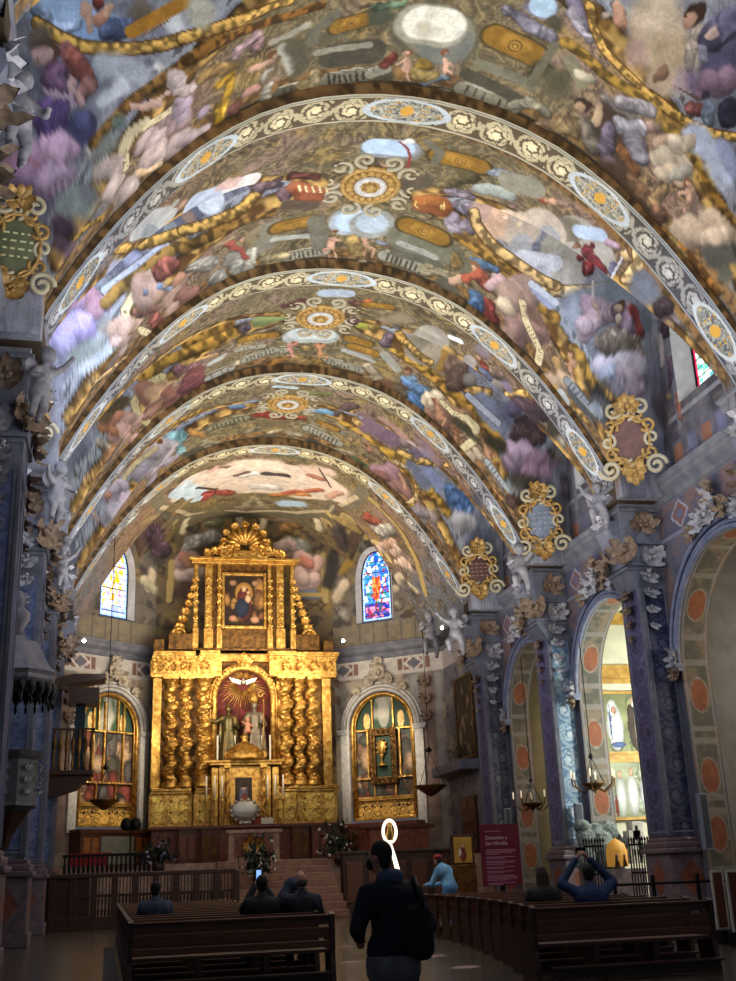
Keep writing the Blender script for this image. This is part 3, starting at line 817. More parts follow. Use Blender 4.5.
3 106 112 136 2 2 0 3 9 741 477 11 741 475
3 106 112 136 2 2 0 3 13 740 480 14 740 478
3 106 112 136 2 2 0 3 16 738 483 18 740 481
3 106 112 136 2 2 0 3 20 738 486 22 738 484
3 106 112 136 2 2 0 3 24 736 488 26 738 487
0 138 132 128 30 30 0 12 -16 759 430
0 134 144 140 30 30 0 12 -19 764 418
3 80 74 60 25 25 0 3 -22 768 411 -6 762 420
3 140 152 164 21 21 0 3 -22 768 411 -6 762 420
3 168 164 146 3 3 0 3 -24 767 414 -8 761 423
3 74 70 56 3 3 0 3 -21 766 414 -19 767 410
3 74 70 56 3 3 0 3 -17 765 416 -15 766 412
3 74 70 56 3 3 0 3 -13 763 418 -11 764 414
3 74 70 56 3 3 0 3 -9 762 420 -7 763 417
3 168 168 168 52 52 0 3 19 645 452 6 625 434
3 180 180 176 27 27 0 3 26 650 460 19 648 452
3 140 146 152 21 21 0 3 10 638 439 29 730 501
3 168 164 152 16 16 0 3 28 638 462
0 176 136 108 20 20 0 10 34 647 468
3 92 60 20 19 19 0 3 -15 607 403 -3 633 422 8 736 488 22 734 493 40 730 500
2 188 147 71 16 16 5 3 -15 607 403 -3 633 422 8 736 488 22 734 493 40 730 500
2 138 106 52 22 22 9 6 -16 754 446 -8 748 455 8 744 467 24 739 482 40 735 492
0 110 90 72 30 30 0 12 2 750 452
3 94 74 48 16 16 0 3 16 743 469 7 748 460 -2 754 442 -1 756 436 12 786 442 22 814 453
3 200 184 144 13 13 0 3 16 743 469 7 748 460 -2 754 442 -1 756 436 12 786 442 22 814 453
3 106 86 54 2 2 0 3 16 744 467 14 744 468
3 106 86 54 2 2 0 3 13 746 464 11 745 466
3 106 86 54 2 2 0 3 11 747 462 9 746 464
3 106 86 54 2 2 0 3 9 747 460 7 747 462
3 106 86 54 2 2 0 3 7 748 457 4 749 458
3 106 86 54 2 2 0 3 5 751 452 2 750 453
3 106 86 54 2 2 0 3 2 752 447 0 752 448
3 106 86 54 2 2 0 3 0 754 443 -2 754 444
3 106 86 54 2 2 0 3 0 754 441 -3 754 440
3 106 86 54 2 2 0 3 0 755 439 -3 754 439
3 106 86 54 2 2 0 3 0 756 438 -2 755 438
3 106 86 54 2 2 0 3 0 756 437 -2 755 436
3 106 86 54 2 2 0 3 1 756 436 0 757 434
3 106 86 54 2 2 0 3 5 757 434 3 758 432
3 106 86 54 2 2 0 3 8 768 438 7 768 435
3 106 86 54 2 2 0 3 12 780 441 10 781 439
3 106 86 54 2 2 0 3 14 788 444 13 791 443
3 106 86 54 2 2 0 3 16 795 446 16 798 446
3 106 86 54 2 2 0 3 19 802 449 18 805 448
3 106 86 54 2 2 0 3 21 809 452 20 812 451
1 172 140 124 53 53 8 6 32 773 466
1 172 140 124 43 43 8 6 17 751 450
1 172 140 124 50 50 8 6 10 748 459
1 172 140 124 49 49 8 6 34 778 468
1 172 140 124 45 45 8 6 12 750 454
1 172 140 124 57 57 8 6 19 749 455
1 176 144 128 41 41 8 6 48 822 479
1 176 144 128 41 41 8 6 41 805 474
1 176 144 128 35 35 8 6 46 820 478
1 176 144 128 43 43 8 6 36 808 469
1 176 144 128 32 32 8 6 39 806 472
1 176 144 128 42 42 8 6 34 793 467
1 184 152 136 38 38 8 6 0 758 430
1 184 152 136 38 38 8 6 -5 761 423
1 184 152 136 34 34 8 6 6 766 435
1 184 152 136 39 39 8 6 -6 759 428
1 184 152 136 29 29 8 6 5 760 434
1 184 152 136 37 37 8 6 0 759 428
0 156 90 76 30 30 10 5 23 744 470 32 741 476
0 148 84 74 27 27 10 5 18 777 449 24 798 456
0 184 136 108 38 38 7 5 37 754 472
0 124 140 168 12 12 8 5 24 747 461 32 760 466
0 122 130 152 11 11 8 5 13 748 457
0 138 94 84 17 17 10 5 8 754 440 21 774 454
3 168 180 200 49 49 0 3 42 660 478 59 671 494
3 196 204 216 44 44 0 3 57 718 520 72 674 504
3 216 208 204 36 36 0 3 68 671 501 82 673 511
0 200 164 156 28 28 2 12 61 660 495 71 667 502
0 140 116 104 27 27 3 8 41 725 510
3 92 60 20 19 19 0 3 38 731 500 51 729 504 68 726 511 82 721 518 91 714 526 94 710 530
2 188 147 71 15 15 5 3 38 731 500 51 729 504 68 726 511 82 721 518 91 714 526 94 710 530
2 122 90 40 20 20 9 6 40 736 488 55 732 496 74 729 505 95 730 517 106 730 522
0 124 100 104 33 33 10 5 92 707 530 103 704 532
0 138 108 112 24 24 10 5 112 715 527 114 710 530
0 106 74 68 22 22 10 5 104 686 522
0 168 96 60 34 20 6 5 121 707 532 145 710 534
0 140 76 48 26 26 6 5 124 714 530 138 719 532
3 216 200 144 4 4 0 3 123 705 532 125 710 531
3 216 200 144 4 4 0 3 128 705 532 130 711 532
3 216 200 144 4 4 0 3 133 705 533 136 711 532
3 216 200 144 4 4 0 3 139 705 533 141 712 533
3 216 200 144 4 4 0 3 144 706 534 147 714 534
0 110 62 52 22 22 10 5 134 692 531 115 684 526
0 90 74 60 31 31 0 10 136 729 532 116 724 526
0 122 116 100 48 48 0 10 108 750 522 106 773 520
3 78 64 34 35 35 0 3 112 752 524 144 749 532
3 138 100 32 30 30 0 3 114 752 524 142 749 532
0 168 124 44 22 22 3 10 121 751 527 132 751 530
3 90 64 24 16 16 0 3 128 751 528
3 164 122 48 14 14 0 3 128 751 528
3 90 64 24 7 7 0 3 128 751 528
3 184 140 60 4 4 0 3 128 751 528
3 154 154 144 13 13 0 3 112 767 522 143 769 530
3 80 74 60 26 26 0 3 128 795 524 158 790 530
3 142 138 120 22 22 0 3 128 795 524 158 790 530
3 168 164 146 3 3 0 3 127 788 525 156 783 531
3 74 70 56 4 4 0 3 130 792 525 131 798 524
3 74 70 56 4 4 0 3 133 790 526 135 798 526
3 74 70 56 4 4 0 3 137 790 527 138 797 526
3 74 70 56 4 4 0 3 140 790 527 142 797 527
3 74 70 56 4 4 0 3 144 790 528 146 796 528
3 74 70 56 4 4 0 3 148 788 529 150 795 528
3 74 70 56 4 4 0 3 151 788 530 153 794 529
3 74 70 56 4 4 0 3 154 786 530 157 794 530
3 106 102 86 33 33 0 3 144 749 532 154 782 530
3 130 132 124 81 81 0 3 173 749 535 188 750 535
3 156 164 172 68 68 0 3 171 752 535 188 747 535
3 168 188 212 58 58 0 3 173 750 535 188 747 535
0 192 144 120 14 16 6 5 162 773 532 163 783 531
0 122 74 42 15 15 0 4 161 763 534
0 192 144 120 11 11 5 5 160 765 533
3 90 58 42 2 2 0 3 159 764 533 158 764 533
3 90 58 42 1 1 0 3 160 766 533 159 767 533
0 192 144 120 8 5 6 5 163 786 531 158 788 531 162 796 530
0 192 144 120 8 5 6 5 165 786 531 169 796 530
0 192 144 120 6 4 6 5 162 774 532 168 774 532
0 192 144 120 6 4 6 5 160 774 532 156 779 532
0 168 140 80 34 34 10 5 180 774 533 187 786 531
0 184 138 112 13 15 6 5 190 769 533 193 778 532
0 122 74 42 14 14 0 4 187 760 534
0 184 138 112 11 11 5 5 189 762 534
3 90 58 42 2 2 0 3 190 760 534 190 760 534
3 90 58 42 1 1 0 3 190 763 534 191 763 534
0 184 138 112 7 5 6 5 194 780 531 199 781 531 199 790 530
0 184 138 112 7 5 6 5 192 781 532 192 791 530
0 184 138 112 5 4 6 5 191 770 533 185 772 533
0 184 138 112 5 4 6 5 192 770 533 198 772 532
0 184 164 132 22 22 10 5 167 807 530 178 806 530
0 168 152 120 22 22 10 5 192 802 529
0 168 152 104 33 33 10 5 112 785 521 119 805 521
0 180 164 120 25 25 10 5 109 790 519 124 792 524
2 126 84 32 26 26 9 6 94 825 512 116 824 520 136 817 525 163 807 529 180 809 530
0 168 164 152 39 39 10 5 49 753 484 62 764 494
0 176 172 160 36 36 10 5 78 774 506 91 798 510
0 184 180 164 33 33 10 5 95 778 514 95 798 512
0 160 156 148 36 36 10 5 68 788 497 79 822 504
0 152 148 136 30 30 10 5 75 801 501 71 822 498
0 140 132 120 20 20 10 5 46 755 481
0 106 82 68 22 22 0 4 83 751 510
0 176 138 112 16 16 5 5 86 755 511
3 90 58 42 2 2 0 3 87 755 512 88 756 512
3 90 58 42 2 2 0 3 87 759 512 88 760 512
0 154 76 64 14 14 8 5 74 750 504 86 768 510 91 782 512
0 168 140 108 16 16 8 5 64 746 497 75 744 506
0 138 122 92 21 21 0 10 97 749 518 90 754 514
1 140 96 88 49 49 8 6 63 811 492
1 140 96 88 51 51 8 6 53 806 484
1 140 96 88 40 40 8 6 40 782 474
1 140 96 88 36 36 8 6 48 798 480
1 140 96 88 38 38 8 6 62 823 492
1 140 96 88 48 48 8 6 48 794 480
1 160 124 112 30 30 8 6 44 817 476
1 160 124 112 40 40 8 6 52 820 483
1 160 124 112 28 28 8 6 57 821 488
1 160 124 112 29 29 8 6 44 809 477
1 160 124 112 40 40 8 6 46 817 478
1 160 124 112 37 37 8 6 46 813 478
0 84 72 60 30 30 0 10 88 807 508 107 807 516
3 156 168 184 36 36 0 3 174 866 534 192 862 534
0 124 138 84 34 17 6 5 120 922 531 142 918 533
0 106 90 96 25 25 10 5 108 928 526
0 148 100 60 22 22 10 5 92 926 528 105 896 522
2 152 112 44 21 21 9 6 53 937 510 74 932 520 94 925 528
2 160 120 46 23 23 9 6 54 942 501 76 937 512 97 931 521
0 122 74 68 28 28 10 5 141 892 533 158 884 535
0 138 90 80 28 28 10 5 204 880 534
0 176 92 52 20 20 8 5 212 870 532
0 152 152 60 27 27 6 5 218 920 533 226 918 532
0 108 76 76 34 34 10 5 210 914 534
3 78 64 34 28 28 0 3 106 945 522 140 948 532
3 138 100 32 24 24 0 3 108 946 523 138 949 532
0 168 124 44 18 18 3 10 116 947 526 128 948 529
3 90 64 24 13 13 0 3 123 948 528
3 164 122 48 10 10 0 3 123 948 528
3 90 64 24 6 6 0 3 123 948 528
3 184 140 60 4 4 0 3 123 948 528
3 154 160 156 55 55 0 3 160 954 534 190 951 535
3 180 188 188 43 43 0 3 162 949 535 189 948 535
3 80 74 60 19 19 0 3 105 964 520 130 967 528
3 142 138 120 16 16 0 3 105 964 520 130 967 528
3 168 164 146 2 2 0 3 104 958 521 129 962 528
3 74 70 56 2 2 0 3 107 962 522 108 968 521
3 74 70 56 2 2 0 3 111 962 523 112 969 523
3 74 70 56 2 2 0 3 115 964 524 116 970 524
3 74 70 56 2 2 0 3 119 964 526 120 970 526
3 74 70 56 2 2 0 3 124 965 527 125 970 526
3 74 70 56 2 2 0 3 127 965 528 129 970 528
3 80 74 60 22 22 0 3 127 981 526 154 979 532
3 142 138 120 18 18 0 3 127 981 526 154 979 532
3 168 164 146 2 2 0 3 126 974 526 153 972 532
3 74 70 56 3 3 0 3 128 978 527 130 984 526
3 74 70 56 3 3 0 3 133 977 528 135 985 528
3 74 70 56 3 3 0 3 138 978 530 139 985 529
3 74 70 56 3 3 0 3 142 977 530 144 984 530
3 74 70 56 3 3 0 3 147 977 531 148 984 530
3 74 70 56 3 3 0 3 151 976 532 153 982 531
0 192 128 112 26 26 8 5 160 968 534
0 176 120 80 26 26 8 5 188 969 534
0 168 138 80 24 24 10 5 174 976 534
3 78 64 34 28 28 0 3 212 946 532 231 947 528
3 138 100 32 24 24 0 3 213 947 533 230 947 528
0 168 124 44 18 18 3 10 218 946 532 224 948 530
3 90 64 24 13 13 0 3 222 947 530
3 164 122 48 11 11 0 3 222 947 530
3 90 64 24 6 6 0 3 222 947 530
3 184 140 60 4 4 0 3 222 947 530
3 140 142 134 14 14 0 3 213 968 531 237 966 526
3 140 142 136 73 73 0 3 192 748 535 189 752 534
3 164 180 192 57 57 0 3 190 749 535
0 140 148 160 20 20 10 5 204 772 531
0 148 86 44 41 41 6 5 222 713 531 238 710 531
0 168 100 46 28 28 5 5 219 709 532 231 706 532
3 220 192 112 3 3 0 3 217 711 532 217 716 532 220 718 532
3 220 192 112 3 3 0 3 223 710 532 223 715 532 226 716 531
3 220 192 112 3 3 0 3 237 708 532 237 712 530 239 714 529
3 220 192 112 3 3 0 3 238 706 532 240 714 529
0 154 136 148 31 31 10 5 239 686 526 250 682 523
0 168 152 168 32 32 10 5 260 707 531 264 708 530
0 176 160 176 29 29 10 5 248 718 523 252 726 522
0 160 144 160 22 22 10 5 259 718 522 264 721 518
0 138 122 134 16 16 8 5 249 708 531
0 92 80 64 46 46 0 10 214 687 533 200 696 536
0 122 108 72 30 30 10 5 231 678 528 244 658 524
0 156 164 156 26 26 8 5 253 668 520 274 658 509
0 184 90 60 19 19 9 5 284 638 501 292 641 496
0 200 152 120 15 15 8 5 294 640 495 298 636 491
0 140 124 76 18 18 4 10 263 641 515
3 138 134 116 44 44 0 3 270 645 511 283 636 502
3 184 152 140 72 72 0 3 277 708 530 296 714 526
3 184 168 152 78 78 0 3 304 715 523 302 664 488
0 200 164 136 48 48 0 10 286 710 529 284 718 520
0 208 184 160 27 27 0 10 280 676 506 286 671 502
3 160 160 164 39 39 0 3 307 726 511 307 667 484
3 192 196 208 28 28 0 3 308 730 502 337 730 500
3 168 172 184 33 33 0 3 326 735 491
0 234 220 192 9 9 0 10 276 678 509 292 712 528
0 232 208 168 9 9 0 10 284 672 503 304 715 525
3 92 60 20 20 20 0 3 264 712 529 268 719 522 279 725 512 295 730 503 313 734 494 328 737 487 340 739 484
2 193 160 103 16 16 5 3 264 712 529 268 719 522 279 725 512 295 730 503 313 734 494 328 737 487 340 739 484
2 150 112 46 23 23 9 6 257 734 519 272 736 511 288 737 500 305 738 486 321 742 476 340 747 459
0 98 96 76 50 50 0 10 258 752 518 268 762 512
3 108 106 88 75 75 0 3 222 758 530 244 762 522
3 78 64 34 47 47 0 3 218 742 532 246 744 523
3 138 100 32 40 40 0 3 219 742 531 244 744 523
0 168 124 44 30 30 3 10 227 742 530 236 745 527
3 90 64 24 21 21 0 3 232 744 528
3 164 122 48 18 18 0 3 232 744 528
3 90 64 24 9 9 0 3 232 744 528
3 184 140 60 6 6 0 3 232 744 528
3 148 148 138 15 15 0 3 218 767 530 248 769 521
3 80 74 60 35 35 0 3 210 786 528 243 789 520
3 142 138 120 29 29 0 3 210 786 528 243 789 520
3 168 164 146 4 4 0 3 210 779 530 243 782 522
3 74 70 56 5 5 0 3 212 783 529 212 792 528
3 74 70 56 5 5 0 3 216 784 528 216 793 527
3 74 70 56 5 5 0 3 220 784 527 220 793 526
3 74 70 56 5 5 0 3 224 785 526 224 794 525
3 74 70 56 5 5 0 3 229 786 525 229 794 524
3 74 70 56 5 5 0 3 233 785 524 233 795 523
3 74 70 56 5 5 0 3 237 786 523 237 794 522
3 74 70 56 5 5 0 3 241 786 521 241 794 520
3 92 90 74 20 20 0 3 217 780 528 253 777 518
0 168 156 120 29 29 10 5 245 789 519 259 784 515
0 152 118 60 30 30 10 5 253 810 515 258 814 512
0 176 160 120 19 19 10 5 248 782 520
2 122 76 32 23 23 9 6 208 801 527 227 812 524 242 810 519
2 124 84 38 21 21 9 6 266 816 510 280 821 501 292 818 492
3 90 88 72 31 31 0 3 262 795 512 272 800 506
0 138 112 64 20 20 10 5 263 755 515 265 768 513
0 184 148 120 19 19 8 5 266 787 510 276 776 507
0 156 80 64 33 33 10 5 284 762 502 292 766 496
0 140 60 52 38 38 10 5 298 787 489 304 798 483
0 184 152 152 28 28 8 5 293 764 495 297 751 492
0 92 124 168 34 34 10 5 288 787 497 296 807 489
0 76 108 156 26 26 10 5 288 797 496 300 814 486
0 106 140 180 21 21 10 5 278 750 507 291 745 498
0 122 90 64 19 19 0 4 278 754 507
0 184 140 108 14 14 5 5 277 758 507
3 90 58 42 2 2 0 3 276 758 507 276 759 508
3 90 58 42 2 2 0 3 277 760 507 276 760 507
0 168 84 60 20 20 8 5 276 778 506 281 758 504
1 160 132 120 59 59 8 6 315 742 477
1 160 132 120 55 55 8 6 316 754 475
1 160 132 120 56 56 8 6 308 755 482
1 160 132 120 75 75 8 6 312 747 478
1 160 132 120 67 67 8 6 313 747 478
1 160 132 120 68 68 8 6 308 759 482
1 140 108 104 63 63 8 6 321 784 468
1 140 108 104 61 61 8 6 322 794 466
1 140 108 104 47 47 8 6 323 769 467
1 140 108 104 63 63 8 6 327 772 462
1 140 108 104 58 58 8 6 325 767 464
1 140 108 104 57 57 8 6 320 787 469
1 200 180 152 46 46 8 6 308 772 481
1 156 124 112 43 43 8 6 311 827 477
1 156 124 112 51 51 8 6 318 803 469
1 156 124 112 50 50 8 6 316 816 472
1 156 124 112 39 39 8 6 321 791 468
1 156 124 112 51 51 8 6 321 806 466
1 156 124 112 46 46 8 6 312 811 475
1 138 106 100 40 40 8 6 329 766 460
1 138 106 100 32 32 8 6 334 772 456
1 138 106 100 30 30 8 6 332 762 458
1 138 106 100 41 41 8 6 332 761 457
1 138 106 100 35 35 8 6 336 762 453
1 138 106 100 37 37 8 6 334 761 456
3 94 74 48 20 20 0 3 316 754 475 323 768 466 332 776 457 340 782 447 342 794 443
3 200 184 144 17 17 0 3 316 754 475 323 768 466 332 776 457 340 782 447 342 794 443
3 106 86 54 2 2 0 3 318 754 473 316 758 474
3 106 86 54 2 2 0 3 320 758 471 318 762 473
3 106 86 54 2 2 0 3 322 762 469 320 766 470
3 106 86 54 2 2 0 3 324 765 467 322 769 468
3 106 86 54 2 2 0 3 325 767 465 324 772 466
3 106 86 54 2 2 0 3 327 768 462 326 774 463
3 106 86 54 2 2 0 3 329 770 460 328 776 461
3 106 86 54 2 2 0 3 331 772 457 330 777 458
3 106 86 54 2 2 0 3 333 774 455 332 779 456
3 106 86 54 2 2 0 3 336 775 453 334 781 453
3 106 86 54 2 2 0 3 338 777 450 336 782 451
3 106 86 54 2 2 0 3 339 778 447 338 784 448
3 106 86 54 2 2 0 3 341 782 445 339 784 447
3 106 86 54 2 2 0 3 342 785 444 339 788 446
3 106 86 54 2 2 0 3 342 788 443 340 792 446
3 106 86 54 2 2 0 3 342 791 442 341 794 445
0 106 82 72 33 33 0 12 322 754 468 330 754 460
0 148 156 184 24 24 0 10 322 740 479 336 743 470
3 184 192 208 11 11 0 3 318 738 484 340 743 471
3 146 140 128 67 67 0 3 276 928 525 279 880 506
3 160 154 140 48 48 0 3 275 881 509 285 933 517
3 220 224 228 15 15 0 3 289 865 498 296 860 492
0 176 140 76 38 38 3 10 294 889 496
3 92 60 20 20 20 0 3 256 924 530 264 930 522 278 936 514
2 188 147 71 16 16 5 3 256 924 530 264 930 522 278 936 514
0 122 100 112 33 33 10 5 246 928 526 245 936 524
0 140 128 120 23 23 10 5 249 901 523
0 132 116 92 38 38 0 10 236 897 528 252 876 520
0 152 128 60 25 25 10 5 229 918 532
3 78 64 34 24 24 0 3 213 878 532 234 868 526
3 138 100 32 21 21 0 3 214 877 532 233 868 526
0 168 124 44 16 16 3 10 219 874 531 226 872 528
3 90 64 24 11 11 0 3 224 874 530
3 164 122 48 9 9 0 3 224 874 530
3 90 64 24 5 5 0 3 224 874 530
3 184 140 60 3 3 0 3 224 874 530
0 176 132 104 15 16 6 5 356 760 426 358 766 422
0 122 74 42 16 16 0 4 356 757 432
0 176 132 104 12 12 5 5 355 758 432
3 90 58 42 2 2 0 3 354 758 432 353 758 432
3 90 58 42 1 1 0 3 354 758 430 353 759 430
0 176 132 104 8 5 6 5 358 771 422 356 779 425 359 782 420
0 176 132 104 8 5 6 5 359 768 420 362 771 415
0 176 132 104 6 4 6 5 356 760 426 363 760 425
0 176 132 104 6 4 6 5 355 762 427 353 773 428
0 168 132 84 25 25 8 5 349 774 435 356 783 424
1 168 144 120 44 44 8 6 354 807 428
1 168 144 120 50 50 8 6 362 780 415
1 168 144 120 33 33 8 6 361 787 417
1 168 144 120 43 43 8 6 358 784 421
1 168 144 120 34 34 8 6 352 804 429
1 168 144 120 45 45 8 6 356 797 425
2 148 112 46 18 18 9 6 357 755 438 367 760 425 375 767 411
3 76 78 82 42 42 0 3 366 780 409 392 777 387
3 80 74 60 24 24 0 3 360 779 418 382 774 390
3 124 132 144 20 20 0 3 360 779 418 382 774 390
3 168 164 146 3 3 0 3 361 774 418 385 774 392
3 60 64 72 3 3 0 3 362 776 416 362 783 416
3 60 64 72 3 3 0 3 364 775 412 364 782 412
3 60 64 72 3 3 0 3 367 774 408 367 781 408
3 60 64 72 3 3 0 3 369 772 404 369 779 404
3 60 64 72 3 3 0 3 372 772 401 372 778 401
3 60 64 72 3 3 0 3 374 771 397 374 776 397
3 60 64 72 3 3 0 3 378 772 395 377 776 393
3 60 64 72 3 3 0 3 382 774 392 379 774 389
2 154 122 68 17 17 9 6 358 799 422 369 796 405 378 790 389
3 164 168 172 20 20 0 3 361 797 416 366 798 410
3 92 60 20 20 20 0 3 264 933 520 288 941 504 312 944 493 331 948 486 352 948 484 342 865 444 348 842 436
2 193 153 82 16 16 5 3 264 933 520 288 941 504 312 944 493 331 948 486 352 948 484 342 865 444 348 842 436
2 160 118 44 24 24 9 6 262 944 516 278 946 508 297 947 493 318 949 480 340 955 464 358 961 446 372 968 431
3 140 130 112 69 69 0 3 280 932 518 311 937 511
3 164 152 132 39 39 0 3 294 932 518 290 935 514
0 168 128 60 22 22 3 8 305 934 517 301 940 504
3 152 144 138 29 29 0 3 310 874 481 322 944 496
0 140 112 96 59 59 10 5 316 940 504 320 944 493
0 138 128 120 38 38 8 5 332 944 494 334 871 456
0 144 120 104 36 36 10 5 326 862 464 331 856 458
0 160 76 60 20 20 10 5 318 863 474 321 866 470
0 108 124 160 22 22 10 5 321 874 470 326 875 464
0 106 74 48 16 16 0 4 313 856 477
0 184 140 108 12 12 5 5 313 860 478
3 90 58 42 2 2 0 3 312 860 478 312 861 479
3 90 58 42 1 1 0 3 313 863 478 312 864 478
0 124 108 132 36 36 3 10 339 860 449
0 132 118 124 54 54 0 12 312 846 477
0 124 132 160 50 50 0 10 347 951 474 363 957 458
0 100 100 124 60 60 0 10 371 955 466
0 84 64 76 77 77 10 5 355 864 426 404 968 457
0 74 56 68 54 54 10 5 360 843 418
0 96 72 76 51 51 10 5 386 965 450 408 971 450
0 108 76 80 23 23 10 5 353 846 428
0 106 96 128 40 40 8 5 380 955 472
1 160 132 164 43 43 8 6 380 972 425
1 160 132 164 46 46 8 6 405 977 429
1 160 132 164 63 63 8 6 382 972 424
1 160 132 164 56 56 8 6 394 974 434
1 160 132 164 45 45 8 6 393 974 428
1 160 132 164 57 57 8 6 388 973 428
1 180 152 180 40 40 8 6 377 968 432
1 180 152 180 35 35 8 6 378 972 422
1 180 152 180 39 39 8 6 391 972 433
1 180 152 180 42 42 8 6 380 970 432
1 180 152 180 44 44 8 6 400 974 432
1 180 152 180 42 42 8 6 383 971 429
1 138 108 132 37 37 8 6 410 978 426
1 138 108 132 41 41 8 6 405 977 425
1 138 108 132 38 38 8 6 400 977 423
1 138 108 132 50 50 8 6 424 979 429
1 138 108 132 37 37 8 6 407 978 419
1 138 108 132 46 46 8 6 409 978 424
1 156 120 144 36 36 8 6 406 979 414
1 156 120 144 42 42 8 6 418 981 412
1 156 120 144 36 36 8 6 406 980 407
1 156 120 144 29 29 8 6 397 979 414
1 156 120 144 42 42 8 6 403 979 412
1 156 120 144 38 38 8 6 404 979 411
0 58 52 44 38 38 0 10 371 838 402 428 978 435
3 80 74 60 17 17 0 3 331 950 480 363 958 456
3 168 176 196 14 14 0 3 331 950 480 363 958 456
3 168 164 146 2 2 0 3 332 949 482 365 957 458
3 112 120 140 2 2 0 3 333 950 480 332 951 478
3 112 120 140 2 2 0 3 336 950 477 334 951 476
3 112 120 140 2 2 0 3 340 951 475 338 952 473
3 112 120 140 2 2 0 3 343 952 472 341 952 470
3 112 120 140 2 2 0 3 346 953 470 344 954 468
3 112 120 140 2 2 0 3 350 954 468 348 954 466
3 112 120 140 2 2 0 3 352 954 465 351 956 464
3 112 120 140 2 2 0 3 356 956 463 354 956 461
3 112 120 140 2 2 0 3 359 956 460 357 957 458
3 112 120 140 2 2 0 3 362 957 458 360 957 456
0 90 128 152 52 52 10 5 291 988 495 294 1011 491
0 104 144 176 40 40 10 5 285 977 501 294 973 494
0 76 112 144 31 31 10 5 290 1018 494 300 1012 486
0 120 152 176 20 20 10 5 274 981 508 282 965 504
0 90 60 42 25 25 0 4 274 960 509
0 168 132 104 19 19 5 5 273 965 510
3 90 58 42 3 3 0 3 272 966 510 271 966 510
3 90 58 42 2 2 0 3 273 969 509 272 970 510
0 90 70 54 41 41 4 10 278 987 505
1 192 176 148 38 38 8 6 305 964 486
1 192 176 148 37 37 8 6 312 970 478
1 192 176 148 40 40 8 6 308 978 482
1 192 176 148 44 44 8 6 304 979 485
1 192 176 148 38 38 8 6 301 976 488
1 192 176 148 46 46 8 6 302 978 487
1 138 104 80 62 62 8 6 308 996 480
1 138 104 80 66 66 8 6 326 972 464
1 138 104 80 72 72 8 6 327 970 462
1 138 104 80 52 52 8 6 325 990 464
1 138 104 80 69 69 8 6 317 979 473
1 138 104 80 70 70 8 6 314 1002 474
1 122 90 72 50 50 8 6 304 1020 483
1 122 90 72 60 60 8 6 313 1016 475
1 122 90 72 56 56 8 6 314 984 476
1 122 90 72 44 44 8 6 311 997 477
1 122 90 72 60 60 8 6 317 996 472
1 122 90 72 55 55 8 6 306 1014 481
0 176 124 92 16 18 6 5 310 982 480 313 991 476
0 122 74 42 18 18 0 4 306 975 484
0 176 124 92 13 13 5 5 307 974 482
3 90 58 42 2 2 0 3 308 973 482 308 972 482
3 90 58 42 2 2 0 3 308 976 482 309 974 481
0 176 124 92 9 6 6 5 314 994 474 318 988 471 319 1001 469
0 176 124 92 9 6 6 5 313 998 476 314 1012 474
0 176 124 92 6 4 6 5 310 984 480 305 995 483
0 176 124 92 6 4 6 5 311 982 479 316 979 474
0 160 108 80 16 17 6 5 332 998 454 335 1009 451
0 122 74 42 17 17 0 4 330 988 458
0 160 108 80 12 12 5 5 330 992 458
3 90 58 42 2 2 0 3 330 994 459 329 994 459
3 90 58 42 2 2 0 3 330 995 458 330 996 458
0 160 108 80 8 5 6 5 335 1014 451 333 1024 454 336 1029 449
0 160 108 80 8 5 6 5 336 1010 449 340 1016 444
0 160 108 80 6 4 6 5 333 1000 454 337 991 450
0 160 108 80 6 4 6 5 332 1002 455 330 1016 457
0 176 128 96 17 19 6 5 351 965 434 354 970 428
0 122 74 42 19 19 0 4 349 963 441
0 176 128 96 14 14 5 5 350 963 440
3 90 58 42 2 2 0 3 352 964 440 352 963 440
3 90 58 42 2 2 0 3 351 963 438 353 964 439
0 176 128 96 9 6 6 5 355 973 426 359 968 424 359 977 420
0 176 128 96 9 6 6 5 354 978 428 355 991 425
0 176 128 96 7 4 6 5 351 965 433 347 978 437
0 176 128 96 7 4 6 5 353 966 434 360 966 430
1 176 156 132 50 50 8 6 346 1011 438
1 176 156 132 43 43 8 6 343 1004 442
1 176 156 132 39 39 8 6 351 987 432
1 176 156 132 35 35 8 6 349 1017 434
1 176 156 132 36 36 8 6 344 1010 440
1 176 156 132 46 46 8 6 346 1004 437
3 94 74 48 22 22 0 3 311 969 479 321 970 470 330 959 460 340 960 450 343 970 443 340 1011 446
3 192 180 136 18 18 0 3 311 969 479 321 970 470 330 959 460 340 960 450 343 970 443 340 1011 446
3 106 86 54 2 2 0 3 313 966 478 312 973 478
3 106 86 54 2 2 0 3 315 966 476 314 973 476
3 106 86 54 2 2 0 3 318 967 473 317 974 473
3 106 86 54 2 2 0 3 320 967 471 320 974 471
3 106 86 54 2 2 0 3 322 965 468 322 972 468
3 106 86 54 2 2 0 3 324 962 466 325 969 466
3 106 86 54 2 2 0 3 326 960 464 327 967 463
3 106 86 54 2 2 0 3 329 957 462 329 963 460
3 106 86 54 2 2 0 3 332 957 459 331 962 458
3 106 86 54 2 2 0 3 335 958 457 334 962 456
3 106 86 54 2 2 0 3 337 958 454 336 962 453
3 106 86 54 2 2 0 3 340 959 452 338 961 450
3 106 86 54 2 2 0 3 342 960 449 339 962 449
3 106 86 54 2 2 0 3 342 961 446 340 965 448
3 106 86 54 2 2 0 3 342 963 444 340 968 446
3 106 86 54 2 2 0 3 343 966 443 341 971 445
3 106 86 54 2 2 0 3 343 976 442 341 976 446
3 106 86 54 2 2 0 3 343 986 443 340 986 446
3 106 86 54 2 2 0 3 342 996 443 340 996 446
3 106 86 54 2 2 0 3 341 1006 444 338 1005 446
0 60 54 38 40 40 0 12 367 965 432 328 976 462
